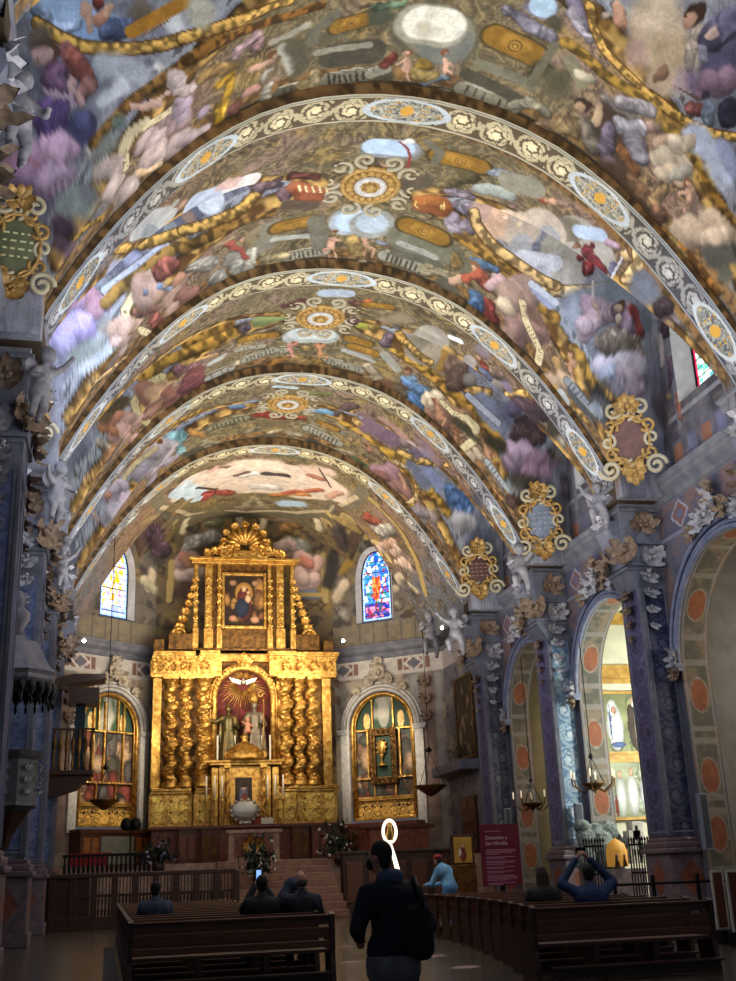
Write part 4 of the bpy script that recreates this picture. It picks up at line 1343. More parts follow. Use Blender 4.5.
3 80 74 60 26 26 0 3 358 981 422 382 980 393
3 140 148 152 22 22 0 3 358 981 422 382 980 393
3 168 164 146 3 3 0 3 358 974 422 385 980 396
3 70 74 76 4 4 0 3 360 977 420 359 987 420
3 70 74 76 4 4 0 3 362 976 416 362 985 416
3 70 74 76 4 4 0 3 365 975 412 364 984 412
3 70 74 76 4 4 0 3 368 974 408 367 982 408
3 70 74 76 4 4 0 3 371 974 405 370 982 404
3 70 74 76 4 4 0 3 374 976 402 372 980 400
3 70 74 76 4 4 0 3 378 978 399 375 979 396
3 70 74 76 4 4 0 3 382 979 396 378 980 393
2 148 104 60 18 18 9 6 364 1009 413 378 1001 390
0 88 64 56 40 40 10 5 381 987 385
0 74 66 60 50 50 0 10 401 981 400 388 979 404
3 92 60 20 18 18 0 3 312 1145 495 334 1148 486 352 1150 483 340 1055 447
2 193 153 82 15 15 5 3 312 1145 495 334 1148 486 352 1150 483 340 1055 447
2 160 120 46 26 26 9 6 313 1150 486 331 1154 470 353 1160 451 372 1168 430
3 148 130 108 45 45 0 3 317 1140 507 324 1074 466
0 156 128 108 30 30 10 5 330 1143 500
0 132 106 112 44 44 0 10 316 1066 475 330 1069 459
0 124 132 168 47 47 0 10 346 1153 473 358 1158 460
0 92 132 196 59 59 10 5 385 1167 446 392 1171 438
0 108 144 204 42 42 10 5 374 1161 456 378 1164 447
0 124 160 212 28 28 10 5 399 1174 436
0 124 90 72 30 30 9 5 356 1059 425 361 1060 417
0 90 64 48 20 20 0 4 351 1050 432
0 184 144 112 15 15 5 5 351 1056 432
3 90 58 42 2 2 0 3 350 1058 433 350 1059 434
3 90 58 42 2 2 0 3 351 1059 432 351 1062 432
1 188 180 184 44 44 8 6 402 1178 423
1 188 180 184 48 48 8 6 387 1176 416
1 188 180 184 53 53 8 6 390 1176 421
1 188 180 184 43 43 8 6 396 1176 425
1 188 180 184 46 46 8 6 388 1177 418
1 188 180 184 53 53 8 6 387 1174 425
0 76 74 84 42 42 0 10 368 1050 405
1 140 124 116 41 41 8 6 344 1206 440
1 140 124 116 52 52 8 6 346 1196 439
1 140 124 116 52 52 8 6 350 1198 433
1 140 124 116 53 53 8 6 343 1195 442
1 140 124 116 52 52 8 6 354 1177 428
1 140 124 116 53 53 8 6 346 1189 438
0 80 68 56 35 35 5 8 325 1166 465 332 1184 456
0 148 104 76 28 28 8 5 320 1172 470 330 1185 459
3 92 60 20 15 15 0 3 331 1156 464 336 1160 454 337 1192 449 333 1224 454
2 188 147 71 12 12 5 3 331 1156 464 336 1160 454 337 1192 449 333 1224 454
0 118 112 108 41 41 4 12 436 979 436
0 90 84 92 31 31 10 5 440 983 407 442 983 391
0 148 140 132 27 27 4 12 378 841 392
3 80 74 60 23 23 0 3 -30 773 401 -14 765 413
3 160 168 180 20 20 0 3 -30 773 401 -14 765 413
3 168 164 146 3 3 0 3 -32 772 404 -16 764 416
3 108 116 128 3 3 0 3 -29 772 404 -27 772 401
3 108 116 128 3 3 0 3 -26 770 406 -24 771 403
3 108 116 128 3 3 0 3 -24 769 408 -21 770 405
3 108 116 128 3 3 0 3 -21 768 410 -19 768 407
3 108 116 128 3 3 0 3 -18 766 412 -16 767 409
3 108 116 128 3 3 0 3 -16 765 414 -13 766 411
2 180 148 104 12 12 9 6 -24 774 390 -11 789 408 0 798 424
1 180 156 148 22 22 8 6 7 801 435
1 180 156 148 28 28 8 6 -3 766 422
1 180 156 148 27 27 8 6 -2 782 422
1 180 156 148 27 27 8 6 -6 762 419
1 180 156 148 23 23 8 6 -2 780 422
1 180 156 148 29 29 8 6 -1 773 424
0 126 134 132 38 38 0 12 -37 772 411 -23 766 417
2 154 116 44 24 24 9 6 -22 843 391 -7 862 416 16 949 478 38 944 495 68 939 508 86 936 516
0 80 68 46 28 28 0 10 1 957 458 -12 961 446
3 94 74 48 18 18 0 3 34 950 481 16 952 470 9 958 456 13 962 446 23 1001 455
3 184 168 120 15 15 0 3 34 950 481 16 952 470 9 958 456 13 962 446 23 1001 455
3 106 86 54 2 2 0 3 32 950 478 31 949 480
3 106 86 54 2 2 0 3 28 952 476 26 950 478
3 106 86 54 2 2 0 3 24 952 472 22 952 475
3 106 86 54 2 2 0 3 19 953 470 18 953 472
3 106 86 54 2 2 0 3 16 954 467 14 954 468
3 106 86 54 2 2 0 3 15 955 464 12 955 465
3 106 86 54 2 2 0 3 13 957 461 10 956 462
3 106 86 54 2 2 0 3 11 957 457 8 957 458
3 106 86 54 2 2 0 3 11 958 455 8 959 454
3 106 86 54 2 2 0 3 12 959 452 9 960 451
3 106 86 54 2 2 0 3 13 960 450 10 960 449
3 106 86 54 2 2 0 3 14 961 447 11 961 446
3 106 86 54 2 2 0 3 15 965 447 14 966 445
3 106 86 54 2 2 0 3 18 976 450 16 977 448
3 106 86 54 2 2 0 3 20 986 453 18 988 450
3 106 86 54 2 2 0 3 23 996 455 21 998 453
1 176 156 116 66 66 8 6 38 963 473
1 138 94 80 73 73 8 6 49 991 482
1 138 94 80 48 48 8 6 26 978 460
1 138 94 80 48 48 8 6 18 954 467
1 138 94 80 69 69 8 6 26 978 460
1 138 94 80 63 63 8 6 36 964 471
1 138 94 80 63 63 8 6 28 958 462
1 168 132 100 56 56 8 6 30 959 466
1 124 80 68 33 33 8 6 40 974 475
1 124 80 68 44 44 8 6 43 1001 476
1 124 80 68 32 32 8 6 42 988 476
1 124 80 68 41 41 8 6 46 992 480
1 124 80 68 32 32 8 6 37 964 472
1 124 80 68 44 44 8 6 44 988 478
1 148 108 92 42 42 8 6 40 1030 473
1 148 108 92 30 30 8 6 34 1010 467
1 148 108 92 41 41 8 6 40 1020 472
1 148 108 92 32 32 8 6 21 978 454
1 148 108 92 27 27 8 6 29 985 462
1 148 108 92 36 36 8 6 26 984 460
0 138 78 76 58 58 10 5 63 969 496 64 1004 493
0 124 68 72 49 49 10 5 57 986 490 73 1000 500
0 152 104 108 28 28 10 5 48 947 487 62 953 496
0 184 144 88 13 13 8 5 64 945 497 84 957 510
1 160 124 112 39 39 8 6 14 970 444
1 160 124 112 42 42 8 6 -1 964 436
1 160 124 112 34 34 8 6 4 963 440
1 160 124 112 31 31 8 6 2 963 439
1 160 124 112 40 40 8 6 4 966 434
1 160 124 112 42 42 8 6 5 963 440
1 176 136 124 34 34 8 6 -6 968 427
1 176 136 124 34 34 8 6 3 967 430
1 176 136 124 32 32 8 6 10 999 439
1 176 136 124 28 28 8 6 4 980 430
1 176 136 124 31 31 8 6 11 1002 439
1 176 136 124 35 35 8 6 -1 966 430
0 180 120 92 20 20 8 5 -16 966 433 -3 962 445
0 168 112 76 18 18 8 5 -20 968 434 -9 966 431
0 106 80 56 37 37 4 12 -16 964 442
3 80 74 60 24 24 0 3 80 998 505 102 996 516
3 148 148 138 20 20 0 3 80 998 505 102 996 516
3 168 164 146 3 3 0 3 78 989 504 100 988 516
3 84 84 74 3 3 0 3 82 993 506 84 1002 507
3 84 84 74 3 3 0 3 87 994 510 90 1002 510
3 84 84 74 3 3 0 3 92 993 512 95 1002 512
3 84 84 74 3 3 0 3 98 993 515 100 1001 515
0 168 152 120 24 24 10 5 103 987 518 115 988 522
0 168 124 76 18 18 10 5 85 1024 506 107 1019 517
0 168 170 164 23 23 0 10 92 965 514 80 969 508
0 188 174 152 24 24 10 5 -22 972 420 -11 970 415
0 168 120 80 24 24 10 5 -8 972 414 -13 974 407
3 80 74 60 20 20 0 3 -39 981 396 -22 974 411
3 140 148 156 17 17 0 3 -39 981 396 -22 974 411
3 168 164 146 2 2 0 3 -41 981 398 -24 974 414
3 84 88 92 3 3 0 3 -38 980 398 -36 980 396
3 84 88 92 3 3 0 3 -35 980 402 -33 980 399
3 84 88 92 3 3 0 3 -32 979 405 -29 978 402
3 84 88 92 3 3 0 3 -28 977 408 -26 977 406
3 84 88 92 3 3 0 3 -24 975 411 -22 976 408
2 176 136 80 12 12 9 6 -32 982 386 -19 976 400
2 148 112 44 18 18 9 6 12 1026 441 37 1060 472 64 1082 497 80 1088 509
0 140 92 64 22 22 4 10 80 1096 509 104 1126 530
0 100 136 172 20 20 8 5 115 1125 531 129 1124 532
0 124 176 184 47 47 10 5 57 1150 492 62 1146 496
0 140 192 196 29 29 10 5 54 1144 498 65 1182 496
1 156 148 156 57 57 8 6 21 1154 469
1 156 148 156 69 69 8 6 26 1152 474
1 156 148 156 70 70 8 6 23 1152 479
1 156 148 156 53 53 8 6 35 1174 470
1 156 148 156 63 63 8 6 41 1152 478
1 156 148 156 62 62 8 6 28 1154 474
1 168 156 160 49 49 8 6 52 1148 489
1 168 156 160 46 46 8 6 50 1162 485
1 168 156 160 45 45 8 6 39 1152 478
1 168 156 160 54 54 8 6 40 1148 489
1 168 156 160 46 46 8 6 28 1150 486
1 168 156 160 50 50 8 6 37 1150 484
1 140 128 138 35 35 8 6 34 1192 467
1 140 128 138 34 34 8 6 30 1167 465
1 140 128 138 47 47 8 6 29 1164 464
1 140 128 138 35 35 8 6 33 1198 466
1 140 128 138 44 44 8 6 33 1196 466
1 140 128 138 45 45 8 6 20 1158 459
1 152 144 154 32 32 8 6 58 1186 490
1 152 144 154 46 46 8 6 46 1173 480
1 152 144 154 39 39 8 6 53 1184 486
1 152 144 154 38 38 8 6 66 1220 494
1 152 144 154 44 44 8 6 51 1182 484
1 152 144 154 42 42 8 6 50 1180 484
3 94 74 48 13 13 0 3 36 1148 487 14 1154 470 3 1160 455 2 1163 441
3 192 172 128 11 11 0 3 36 1148 487 14 1154 470 3 1160 455 2 1163 441
3 106 86 54 1 1 0 3 33 1150 484 32 1149 486
3 106 86 54 1 1 0 3 28 1152 480 26 1150 481
3 106 86 54 1 1 0 3 22 1153 476 21 1152 477
3 106 86 54 1 1 0 3 17 1154 472 16 1153 473
3 106 86 54 1 1 0 3 14 1155 468 12 1155 469
3 106 86 54 1 1 0 3 11 1156 464 9 1156 465
3 106 86 54 1 1 0 3 8 1158 460 6 1157 461
3 106 86 54 1 1 0 3 5 1159 456 4 1159 457
3 106 86 54 1 1 0 3 4 1160 453 2 1160 453
3 106 86 54 1 1 0 3 4 1162 449 2 1160 449
3 106 86 54 1 1 0 3 4 1162 446 2 1162 446
3 106 86 54 1 1 0 3 4 1162 442 1 1163 443
2 148 100 44 16 16 9 6 -1 1069 424 16 1071 447 40 1146 495
0 160 160 138 27 27 10 5 94 1160 516 108 1158 522
3 80 74 60 30 30 0 3 96 1156 518 134 1153 531
3 124 122 96 25 25 0 3 96 1156 518 134 1153 531
3 168 164 146 4 4 0 3 94 1143 516 132 1143 531
3 68 64 46 4 4 0 3 98 1151 518 100 1164 519
3 68 64 46 4 4 0 3 102 1151 520 105 1164 520
3 68 64 46 4 4 0 3 107 1152 522 110 1164 523
3 68 64 46 4 4 0 3 112 1151 524 114 1164 524
3 68 64 46 4 4 0 3 117 1152 526 119 1164 526
3 68 64 46 4 4 0 3 121 1150 527 124 1162 527
3 68 64 46 4 4 0 3 126 1149 528 129 1162 529
3 68 64 46 4 4 0 3 131 1148 530 134 1160 530
0 180 172 136 23 23 10 5 93 1184 513 98 1215 513
0 176 168 132 19 19 10 5 106 1200 517 88 1192 510
0 72 68 52 35 35 0 10 71 1192 500 89 1204 508
0 168 120 60 18 18 9 5 73 1142 504 92 1170 514
1 168 148 160 41 41 8 6 -5 1166 436
1 168 148 160 33 33 8 6 -16 1062 402
1 168 148 160 37 37 8 6 2 1167 430
1 168 148 160 50 50 8 6 -7 1164 438
1 168 148 160 52 52 8 6 4 1166 432
1 168 148 160 49 49 8 6 -12 1164 437
1 176 160 172 32 32 8 6 2 1162 445
1 176 160 172 34 34 8 6 2 1161 447
1 176 160 172 32 32 8 6 -10 1164 441
1 176 160 172 30 30 8 6 0 1163 444
1 176 160 172 32 32 8 6 -6 1162 445
1 176 160 172 37 37 8 6 -6 1163 445
0 180 124 104 20 20 8 5 -28 1029 381 -14 1165 436
0 76 68 56 34 34 0 12 -21 1024 392 -17 1014 399
0 192 200 200 31 31 10 5 15 1272 445 7 1264 434
0 168 148 136 15 15 8 5 -29 1174 421 -23 1176 413
1 156 148 160 33 33 8 6 -8 1179 415
1 156 148 160 45 45 8 6 -11 1173 412
1 156 148 160 45 45 8 6 -8 1172 416
1 156 148 160 35 35 8 6 -9 1170 417
1 156 148 160 43 43 8 6 -4 1170 423
1 156 148 160 41 41 8 6 -8 1171 419
3 80 74 60 24 24 0 3 115 988 522 144 978 530
3 142 138 120 20 20 0 3 115 988 522 144 978 530
3 168 164 146 3 3 0 3 113 982 522 142 972 530
3 74 70 56 3 3 0 3 116 985 523 118 992 522
3 74 70 56 3 3 0 3 120 983 524 122 991 524
3 74 70 56 3 3 0 3 123 982 525 125 990 525
3 74 70 56 3 3 0 3 127 981 526 129 989 526
3 74 70 56 3 3 0 3 130 980 527 132 988 527
3 74 70 56 3 3 0 3 134 978 528 136 986 528
3 74 70 56 3 3 0 3 138 977 529 140 985 529
3 74 70 56 3 3 0 3 141 976 530 144 984 530
3 80 74 60 22 22 0 3 197 994 530 234 996 523
3 142 138 120 18 18 0 3 197 994 530 234 996 523
3 168 164 146 3 3 0 3 197 988 531 234 990 524
3 74 70 56 3 3 0 3 199 991 530 199 998 530
3 74 70 56 3 3 0 3 203 991 530 203 998 529
3 74 70 56 3 3 0 3 206 992 529 207 999 529
3 74 70 56 3 3 0 3 210 993 529 210 998 528
3 74 70 56 3 3 0 3 214 994 528 214 999 527
3 74 70 56 3 3 0 3 218 994 528 218 1000 526
3 74 70 56 3 3 0 3 221 994 526 222 999 526
3 74 70 56 3 3 0 3 225 993 526 225 1000 525
3 74 70 56 3 3 0 3 228 994 525 229 1000 524
3 74 70 56 3 3 0 3 232 994 524 232 999 523
3 78 64 34 28 28 0 3 217 960 531 241 960 524
3 138 100 32 25 25 0 3 218 960 530 240 960 525
0 168 124 44 18 18 3 10 224 959 529 233 961 527
3 90 64 24 13 13 0 3 229 961 528
3 164 122 48 11 11 0 3 229 961 528
3 90 64 24 6 6 0 3 229 961 528
3 184 140 60 4 4 0 3 229 961 528
3 152 154 148 12 12 0 3 211 970 531 242 974 523
0 168 136 80 30 30 10 5 166 993 531 180 1002 530
0 152 120 60 31 31 10 5 190 1000 530 200 1006 528
2 126 84 36 22 22 9 6 131 1013 524 152 997 529
0 180 164 136 27 27 10 5 242 986 522 252 994 518
0 156 140 108 21 21 10 5 242 1010 519 250 999 517
0 108 76 56 41 41 4 10 268 1008 508 261 1000 512
2 124 80 32 23 23 9 6 223 1018 524 250 1022 516
3 140 140 128 26 26 0 3 250 955 521 264 968 514
0 196 136 120 12 13 6 5 160 975 532 161 986 532
0 122 74 42 13 13 0 4 159 965 534
0 196 136 120 10 10 5 5 158 968 534
3 90 58 42 2 2 0 3 157 967 534 157 967 534
3 90 58 42 1 1 0 3 158 970 534 157 970 534
0 196 136 120 6 4 6 5 160 989 532 156 990 531 160 999 530
0 196 136 120 7 4 6 5 162 988 531 166 998 530
0 196 136 120 5 3 6 5 160 976 532 166 978 533
0 196 136 120 5 3 6 5 159 976 532 154 980 532
0 176 124 80 12 13 6 5 190 974 533 192 984 532
0 122 74 42 13 13 0 4 187 965 534
0 176 124 80 10 10 5 5 189 966 534
3 90 58 42 2 2 0 3 190 966 534 190 966 534
3 90 58 42 1 1 0 3 190 968 534 190 968 534
0 176 124 80 7 4 6 5 194 988 532 198 987 531 198 996 530
0 176 124 80 7 4 6 5 192 988 532 192 997 530
0 176 124 80 5 3 6 5 190 976 533 185 978 533
0 176 124 80 5 3 6 5 191 975 533 197 978 532
0 88 128 184 48 48 10 5 292 998 494 295 1023 491
0 104 144 196 34 34 10 5 279 980 504 290 980 497
0 76 112 164 31 31 10 5 286 1019 497 300 1011 486
0 90 60 40 18 18 0 4 276 959 508
0 168 124 96 14 14 5 5 274 963 508
3 90 58 42 2 2 0 3 274 963 509 273 964 510
3 90 58 42 2 2 0 3 274 966 508 274 967 509
0 122 108 80 23 23 10 5 273 997 506 282 1001 500
1 192 172 140 26 26 8 6 304 989 485
1 192 172 140 19 19 8 6 302 991 486
1 192 172 140 19 19 8 6 304 986 484
1 192 172 140 24 24 8 6 298 987 490
1 192 172 140 26 26 8 6 299 987 489
1 192 172 140 23 23 8 6 299 990 489
1 124 88 72 23 23 8 6 310 1002 477
1 124 88 72 27 27 8 6 308 1025 480
1 124 88 72 33 33 8 6 310 1020 478
1 124 88 72 31 31 8 6 305 1029 482
1 124 88 72 33 33 8 6 309 1006 478
1 124 88 72 31 31 8 6 305 1020 482
3 92 60 20 19 19 0 3 245 1100 524 257 1130 525 273 1137 516 295 1142 504 319 1148 492 348 1150 485
2 194 156 85 15 15 5 3 245 1100 524 257 1130 525 273 1137 516 295 1142 504 319 1148 492 348 1150 485
2 168 130 46 23 23 9 6 244 1137 524 266 1142 515 290 1146 499 314 1150 486 335 1156 465 350 1159 454
3 92 60 20 16 16 0 3 265 930 524 278 936 514 291 939 508
2 194 156 85 13 13 5 3 265 930 524 278 936 514 291 939 508
2 168 130 46 20 20 9 6 255 941 520 273 946 510 291 942 499
3 124 100 100 57 57 0 3 262 1102 516 300 1137 514
0 132 104 120 69 69 2 10 275 1132 524 306 1139 510
0 160 124 112 44 44 3 12 283 1082 504 303 1085 488
0 168 144 140 34 34 9 5 318 1140 507 312 1087 480
0 124 108 128 41 41 3 10 334 1144 497 323 1078 468
0 124 100 96 33 33 10 5 240 1100 526 247 1083 522
0 140 116 116 25 25 10 5 236 1126 531
0 108 152 184 25 25 6 5 208 1129 534 228 1126 531
0 168 60 48 34 34 10 5 148 1147 534 166 1152 535
0 148 64 44 25 25 10 5 170 1158 535 200 1152 534
3 168 184 196 17 17 0 3 157 1069 533 179 1073 535
0 124 128 76 28 28 8 5 198 1084 534 215 1076 531
0 116 102 74 26 26 8 5 140 1086 532 144 1079 532
0 124 136 152 22 22 8 5 129 1111 530 137 1107 532
0 168 156 124 28 28 10 5 144 1186 530 152 1182 532
0 176 164 132 28 28 10 5 192 1192 531 202 1194 530
0 184 172 136 19 19 10 5 169 1195 531 182 1187 532
3 80 74 60 34 34 0 3 210 1174 531 248 1187 519
3 138 136 120 28 28 0 3 210 1174 531 248 1187 519
3 168 164 146 4 4 0 3 210 1164 532 248 1177 520
3 72 68 56 4 4 0 3 212 1170 531 212 1181 530
3 72 68 56 4 4 0 3 217 1173 530 217 1184 529
3 72 68 56 4 4 0 3 222 1175 529 222 1185 527
3 72 68 56 4 4 0 3 227 1177 527 226 1187 526
3 72 68 56 4 4 0 3 232 1178 526 231 1189 525
3 72 68 56 5 5 0 3 237 1180 524 236 1191 523
3 72 68 56 5 5 0 3 241 1181 522 241 1192 522
3 72 68 56 5 5 0 3 246 1182 521 246 1193 520
3 108 108 96 16 16 0 3 215 1152 532 249 1160 521
0 62 60 48 36 36 0 10 218 1201 527 241 1213 520
0 108 92 64 46 46 0 12 160 1170 533 180 1174 534
0 82 76 60 36 36 0 12 176 1206 530 158 1206 529
3 78 64 34 20 20 0 3 219 1153 531 242 1158 524
3 138 100 32 18 18 0 3 220 1153 530 240 1158 525
0 168 124 44 13 13 3 10 226 1154 529 234 1156 527
3 90 64 24 9 9 0 3 230 1156 528
3 164 122 48 8 8 0 3 230 1156 528
3 90 64 24 4 4 0 3 230 1156 528
3 184 140 60 3 3 0 3 230 1156 528
0 180 164 132 29 29 10 5 259 1210 513 264 1220 510
0 168 152 120 22 22 10 5 251 1202 516 267 1193 510
0 76 108 72 36 36 10 5 279 1205 502 286 1208 497
0 92 124 84 26 26 10 5 272 1201 507
0 168 116 96 21 21 9 5 276 1163 508 282 1166 503
0 90 64 48 16 16 0 4 274 1163 509
0 176 132 104 12 12 5 5 273 1166 509
3 90 58 42 2 2 0 3 272 1167 510 272 1167 510
3 90 58 42 1 1 0 3 273 1170 509 272 1170 509
1 148 112 124 70 70 8 6 315 1178 475
1 148 112 124 51 51 8 6 309 1167 482
1 148 112 124 68 68 8 6 303 1194 484
1 148 112 124 58 58 8 6 308 1180 482
1 148 112 124 58 58 8 6 298 1197 489
1 148 112 124 63 63 8 6 304 1192 485
1 132 96 92 59 59 8 6 315 1224 473
1 132 96 92 55 55 8 6 321 1186 468
1 132 96 92 60 60 8 6 311 1205 476
1 132 96 92 53 53 8 6 322 1187 467
1 132 96 92 55 55 8 6 329 1184 460
1 132 96 92 54 54 8 6 316 1203 473
1 122 84 76 41 41 8 6 307 1213 480
1 122 84 76 33 33 8 6 304 1200 483
1 122 84 76 47 47 8 6 301 1204 486
1 122 84 76 38 38 8 6 305 1225 481
1 122 84 76 44 44 8 6 305 1195 483
1 122 84 76 45 45 8 6 301 1214 486
0 168 124 100 19 19 8 5 317 1166 474 326 1179 463
3 92 60 20 13 13 0 3 305 1150 486 326 1153 476 337 1158 459 337 1177 450 332 1218 454
2 174 150 106 11 11 5 3 305 1150 486 326 1153 476 337 1158 459 337 1177 450 332 1218 454
1 122 112 120 36 36 8 6 344 1187 441
1 122 112 120 35 35 8 6 345 1194 439
1 122 112 120 28 28 8 6 342 1206 442
1 122 112 120 38 38 8 6 350 1184 434
1 122 112 120 28 28 8 6 350 1184 433
1 122 112 120 36 36 8 6 343 1202 442
0 108 112 132 35 35 0 10 326 1151 481 345 1158 460
3 108 100 80 41 41 0 3 35 1242 467 59 1419 502 96 1476 512 178 1506 530 238 1471 520 276 1400 504 295 1307 491 295 1265 490
3 176 160 128 17 17 0 3 51 1338 482 94 1454 511 176 1489 530 241 1453 520 279 1391 506 293 1298 492
3 196 180 164 130 130 0 3 88 1313 508 142 1317 526 196 1317 529 251 1316 516
3 192 176 160 122 122 0 3 86 1338 507 162 1377 529 223 1371 524 262 1327 511
3 168 188 204 72 72 0 3 71 1313 498 103 1386 515
0 212 192 172 89 89 0 12 139 1291 526 184 1295 530
0 204 180 164 91 91 0 12 251 1316 516 272 1310 505
0 152 180 204 54 54 0 10 218 1434 526 240 1415 520
0 184 196 204 52 52 0 12 79 1301 504
0 196 168 152 64 64 0 12 228 1286 523 252 1274 516
0 184 88 72 41 41 10 5 112 1380 518 142 1400 526
0 168 76 68 28 28 10 5 109 1407 518 120 1374 522
3 74 64 56 13 13 0 3 95 1343 512 120 1374 522
0 200 192 188 53 53 9 5 176 1377 530 200 1378 528
0 212 204 200 44 44 9 5 153 1334 528 166 1328 529
0 76 68 68 29 29 8 5 180 1329 530 207 1326 528
0 108 84 80 25 25 8 5 144 1332 527 156 1322 528
0 176 116 64 27 27 9 5 200 1406 528 242 1374 519
0 168 92 68 22 22 9 5 216 1390 526 255 1338 514
0 160 106 84 29 29 8 5 235 1305 521 249 1304 516
3 84 68 60 7 7 0 3 241 1274 520 264 1316 510
0 140 108 92 18 18 8 5 108 1284 517 130 1294 524
0 84 100 76 28 28 8 5 188 1256 529 218 1256 526
0 184 140 120 26 26 8 5 266 1348 508 278 1315 503
0 196 156 140 21 21 8 5 116 1285 520 107 1295 516
3 140 122 78 22 22 0 3 30 1333 462 63 1410 504 89 1384 509
3 160 140 92 20 20 0 3 75 1451 501 74 1516 459 71 1516 407
3 160 140 92 20 20 0 3 276 1431 504 290 1516 475 292 1515 410
3 108 84 64 16 16 0 3 83 1466 506 84 1515 464
0 200 188 152 28 28 8 5 90 1469 510 88 1516 506
0 200 188 152 28 28 8 5 269 1444 507 278 1478 503
0 200 188 152 26 26 8 5 169 1516 527 171 1515 514
0 200 188 152 27 27 8 5 203 1514 528 200 1516 515
3 192 168 108 21 21 0 3 298 1415 507 326 1451 507 334 1364 452 352 1369 430
3 140 108 52 11 11 0 3 303 1412 508 319 1357 469 341 1352 444
3 168 144 96 18 18 0 3 281 1428 500 316 1456 494
0 76 68 64 58 58 4 12 55 1515 468 43 1464 478
0 80 70 68 60 60 4 12 309 1472 478 298 1438 488
0 108 84 96 58 58 10 5 47 1454 486 60 1516 479
3 138 126 96 16 16 0 3 158 1465 528 202 1459 528
0 152 140 108 24 24 8 5 172 1459 530 177 1421 530 191 1454 529
0 168 164 152 48 48 10 5 99 1516 490 133 1516 499
0 184 180 168 40 40 10 5 108 1516 491 94 1516 480
0 148 144 108 36 36 10 5 123 1516 520 138 1515 523
1 204 184 176 61 61 8 6 106 1516 448
1 204 184 176 56 56 8 6 97 1516 446
1 204 184 176 43 43 8 6 92 1516 449
1 204 184 176 50 50 8 6 103 1516 450
1 204 184 176 40 40 8 6 88 1516 438
1 204 184 176 53 53 8 6 88 1515 443
1 188 164 156 48 48 8 6 103 1515 467
1 188 164 156 46 46 8 6 89 1516 459
1 188 164 156 37 37 8 6 89 1515 469
1 188 164 156 37 37 8 6 96 1515 460
1 188 164 156 41 41 8 6 86 1516 462
1 188 164 156 48 48 8 6 90 1516 466
0 168 124 108 36 36 8 5 89 1516 470 99 1516 460
0 84 68 60 59 59 3 10 105 1516 419 90 1516 424
0 160 120 72 45 45 10 5 235 1515 516 248 1500 516
0 168 168 156 49 49 10 5 245 1515 494 260 1516 487
1 204 176 168 47 47 8 6 240 1516 482
1 204 176 168 45 45 8 6 228 1516 488
1 204 176 168 54 54 8 6 235 1515 482
1 204 176 168 44 44 8 6 236 1516 480
1 204 176 168 47 47 8 6 242 1516 490
1 204 176 168 52 52 8 6 231 1516 488
1 200 164 156 43 43 8 6 270 1515 466
1 200 164 156 48 48 8 6 282 1515 466
1 200 164 156 42 42 8 6 266 1516 461
1 200 164 156 41 41 8 6 278 1516 459
1 200 164 156 55 55 8 6 256 1515 471
1 200 164 156 55 55 8 6 264 1516 468
1 204 176 168 56 56 8 6 255 1516 447
1 204 176 168 59 59 8 6 275 1516 439
1 204 176 168 60 60 8 6 260 1516 432
1 204 176 168 46 46 8 6 276 1516 442
1 204 176 168 60 60 8 6 256 1516 435
1 204 176 168 55 55 8 6 260 1516 442
0 184 120 104 37 37 8 5 260 1515 466 270 1516 464
0 106 112 128 36 36 6 5 260 1516 418 275 1515 418
3 168 144 92 12 12 0 3 249 1516 418 285 1515 418
0 176 76 60 37 37 10 5 314 1321 474 322 1329 465
0 184 176 164 40 40 10 5 324 1339 464 335 1328 451
1 196 168 156 40 40 8 6 340 1372 446
1 196 168 156 30 30 8 6 344 1356 440
1 196 168 156 28 28 8 6 344 1326 439
1 196 168 156 34 34 8 6 338 1359 447
1 196 168 156 37 37 8 6 340 1355 444
1 196 168 156 36 36 8 6 340 1351 445
0 168 92 72 33 33 10 5 314 1335 474 324 1310 463
0 176 172 160 43 43 10 5 330 1334 458 336 1297 450
1 176 144 124 37 37 8 6 342 1348 442
1 176 144 124 41 41 8 6 342 1338 442
1 176 144 124 42 42 8 6 346 1317 438
1 176 144 124 37 37 8 6 344 1337 439
1 176 144 124 41 41 8 6 344 1334 439
1 176 144 124 38 38 8 6 343 1340 441
1 196 168 152 42 42 8 6 366 1326 408
1 196 168 152 28 28 8 6 366 1329 409
1 196 168 152 41 41 8 6 360 1330 417
1 196 168 152 37 37 8 6 363 1335 414
1 196 168 152 29 29 8 6 356 1355 424
1 196 168 152 38 38 8 6 359 1342 419
1 188 160 144 28 28 8 6 349 1346 433
1 188 160 144 23 23 8 6 353 1316 428
1 188 160 144 34 34 8 6 350 1321 431
1 188 160 144 29 29 8 6 350 1342 432
1 188 160 144 24 24 8 6 352 1323 429
1 188 160 144 30 30 8 6 349 1336 433
1 168 124 100 33 33 8 6 342 1336 442
3 184 156 92 19 19 0 3 275 1400 504 314 1443 501 347 1481 496 343 1380 442
3 160 136 80 25 25 0 3 307 1274 480 342 1272 442 369 1295 405 386 1328 376
3 92 68 36 9 9 0 3 318 1270 470 348 1270 435 372 1289 400
0 196 180 156 42 42 5 10 308 1512 413 318 1504 432
0 184 168 144 35 35 5 10 380 1454 414 366 1370 409
0 148 118 60 34 34 4 10 318 1504 451 324 1495 463
0 58 54 52 51 51 3 12 298 1516 435 306 1513 478
0 140 134 124 36 36 10 5 310 1510 394 320 1502 382
0 144 136 120 35 35 10 5 382 1454 389 383 1403 381
3 108 102 92 11 11 0 3 380 1456 400 377 1392 391 386 1400 376 385 1451 378
0 184 168 144 23 23 8 5 376 1361 394 381 1351 384
0 196 180 156 39 39 5 10 46 1511 442 42 1507 420
0 176 168 144 31 31 9 5 36 1502 429 51 1515 418
'''
STROKES = []
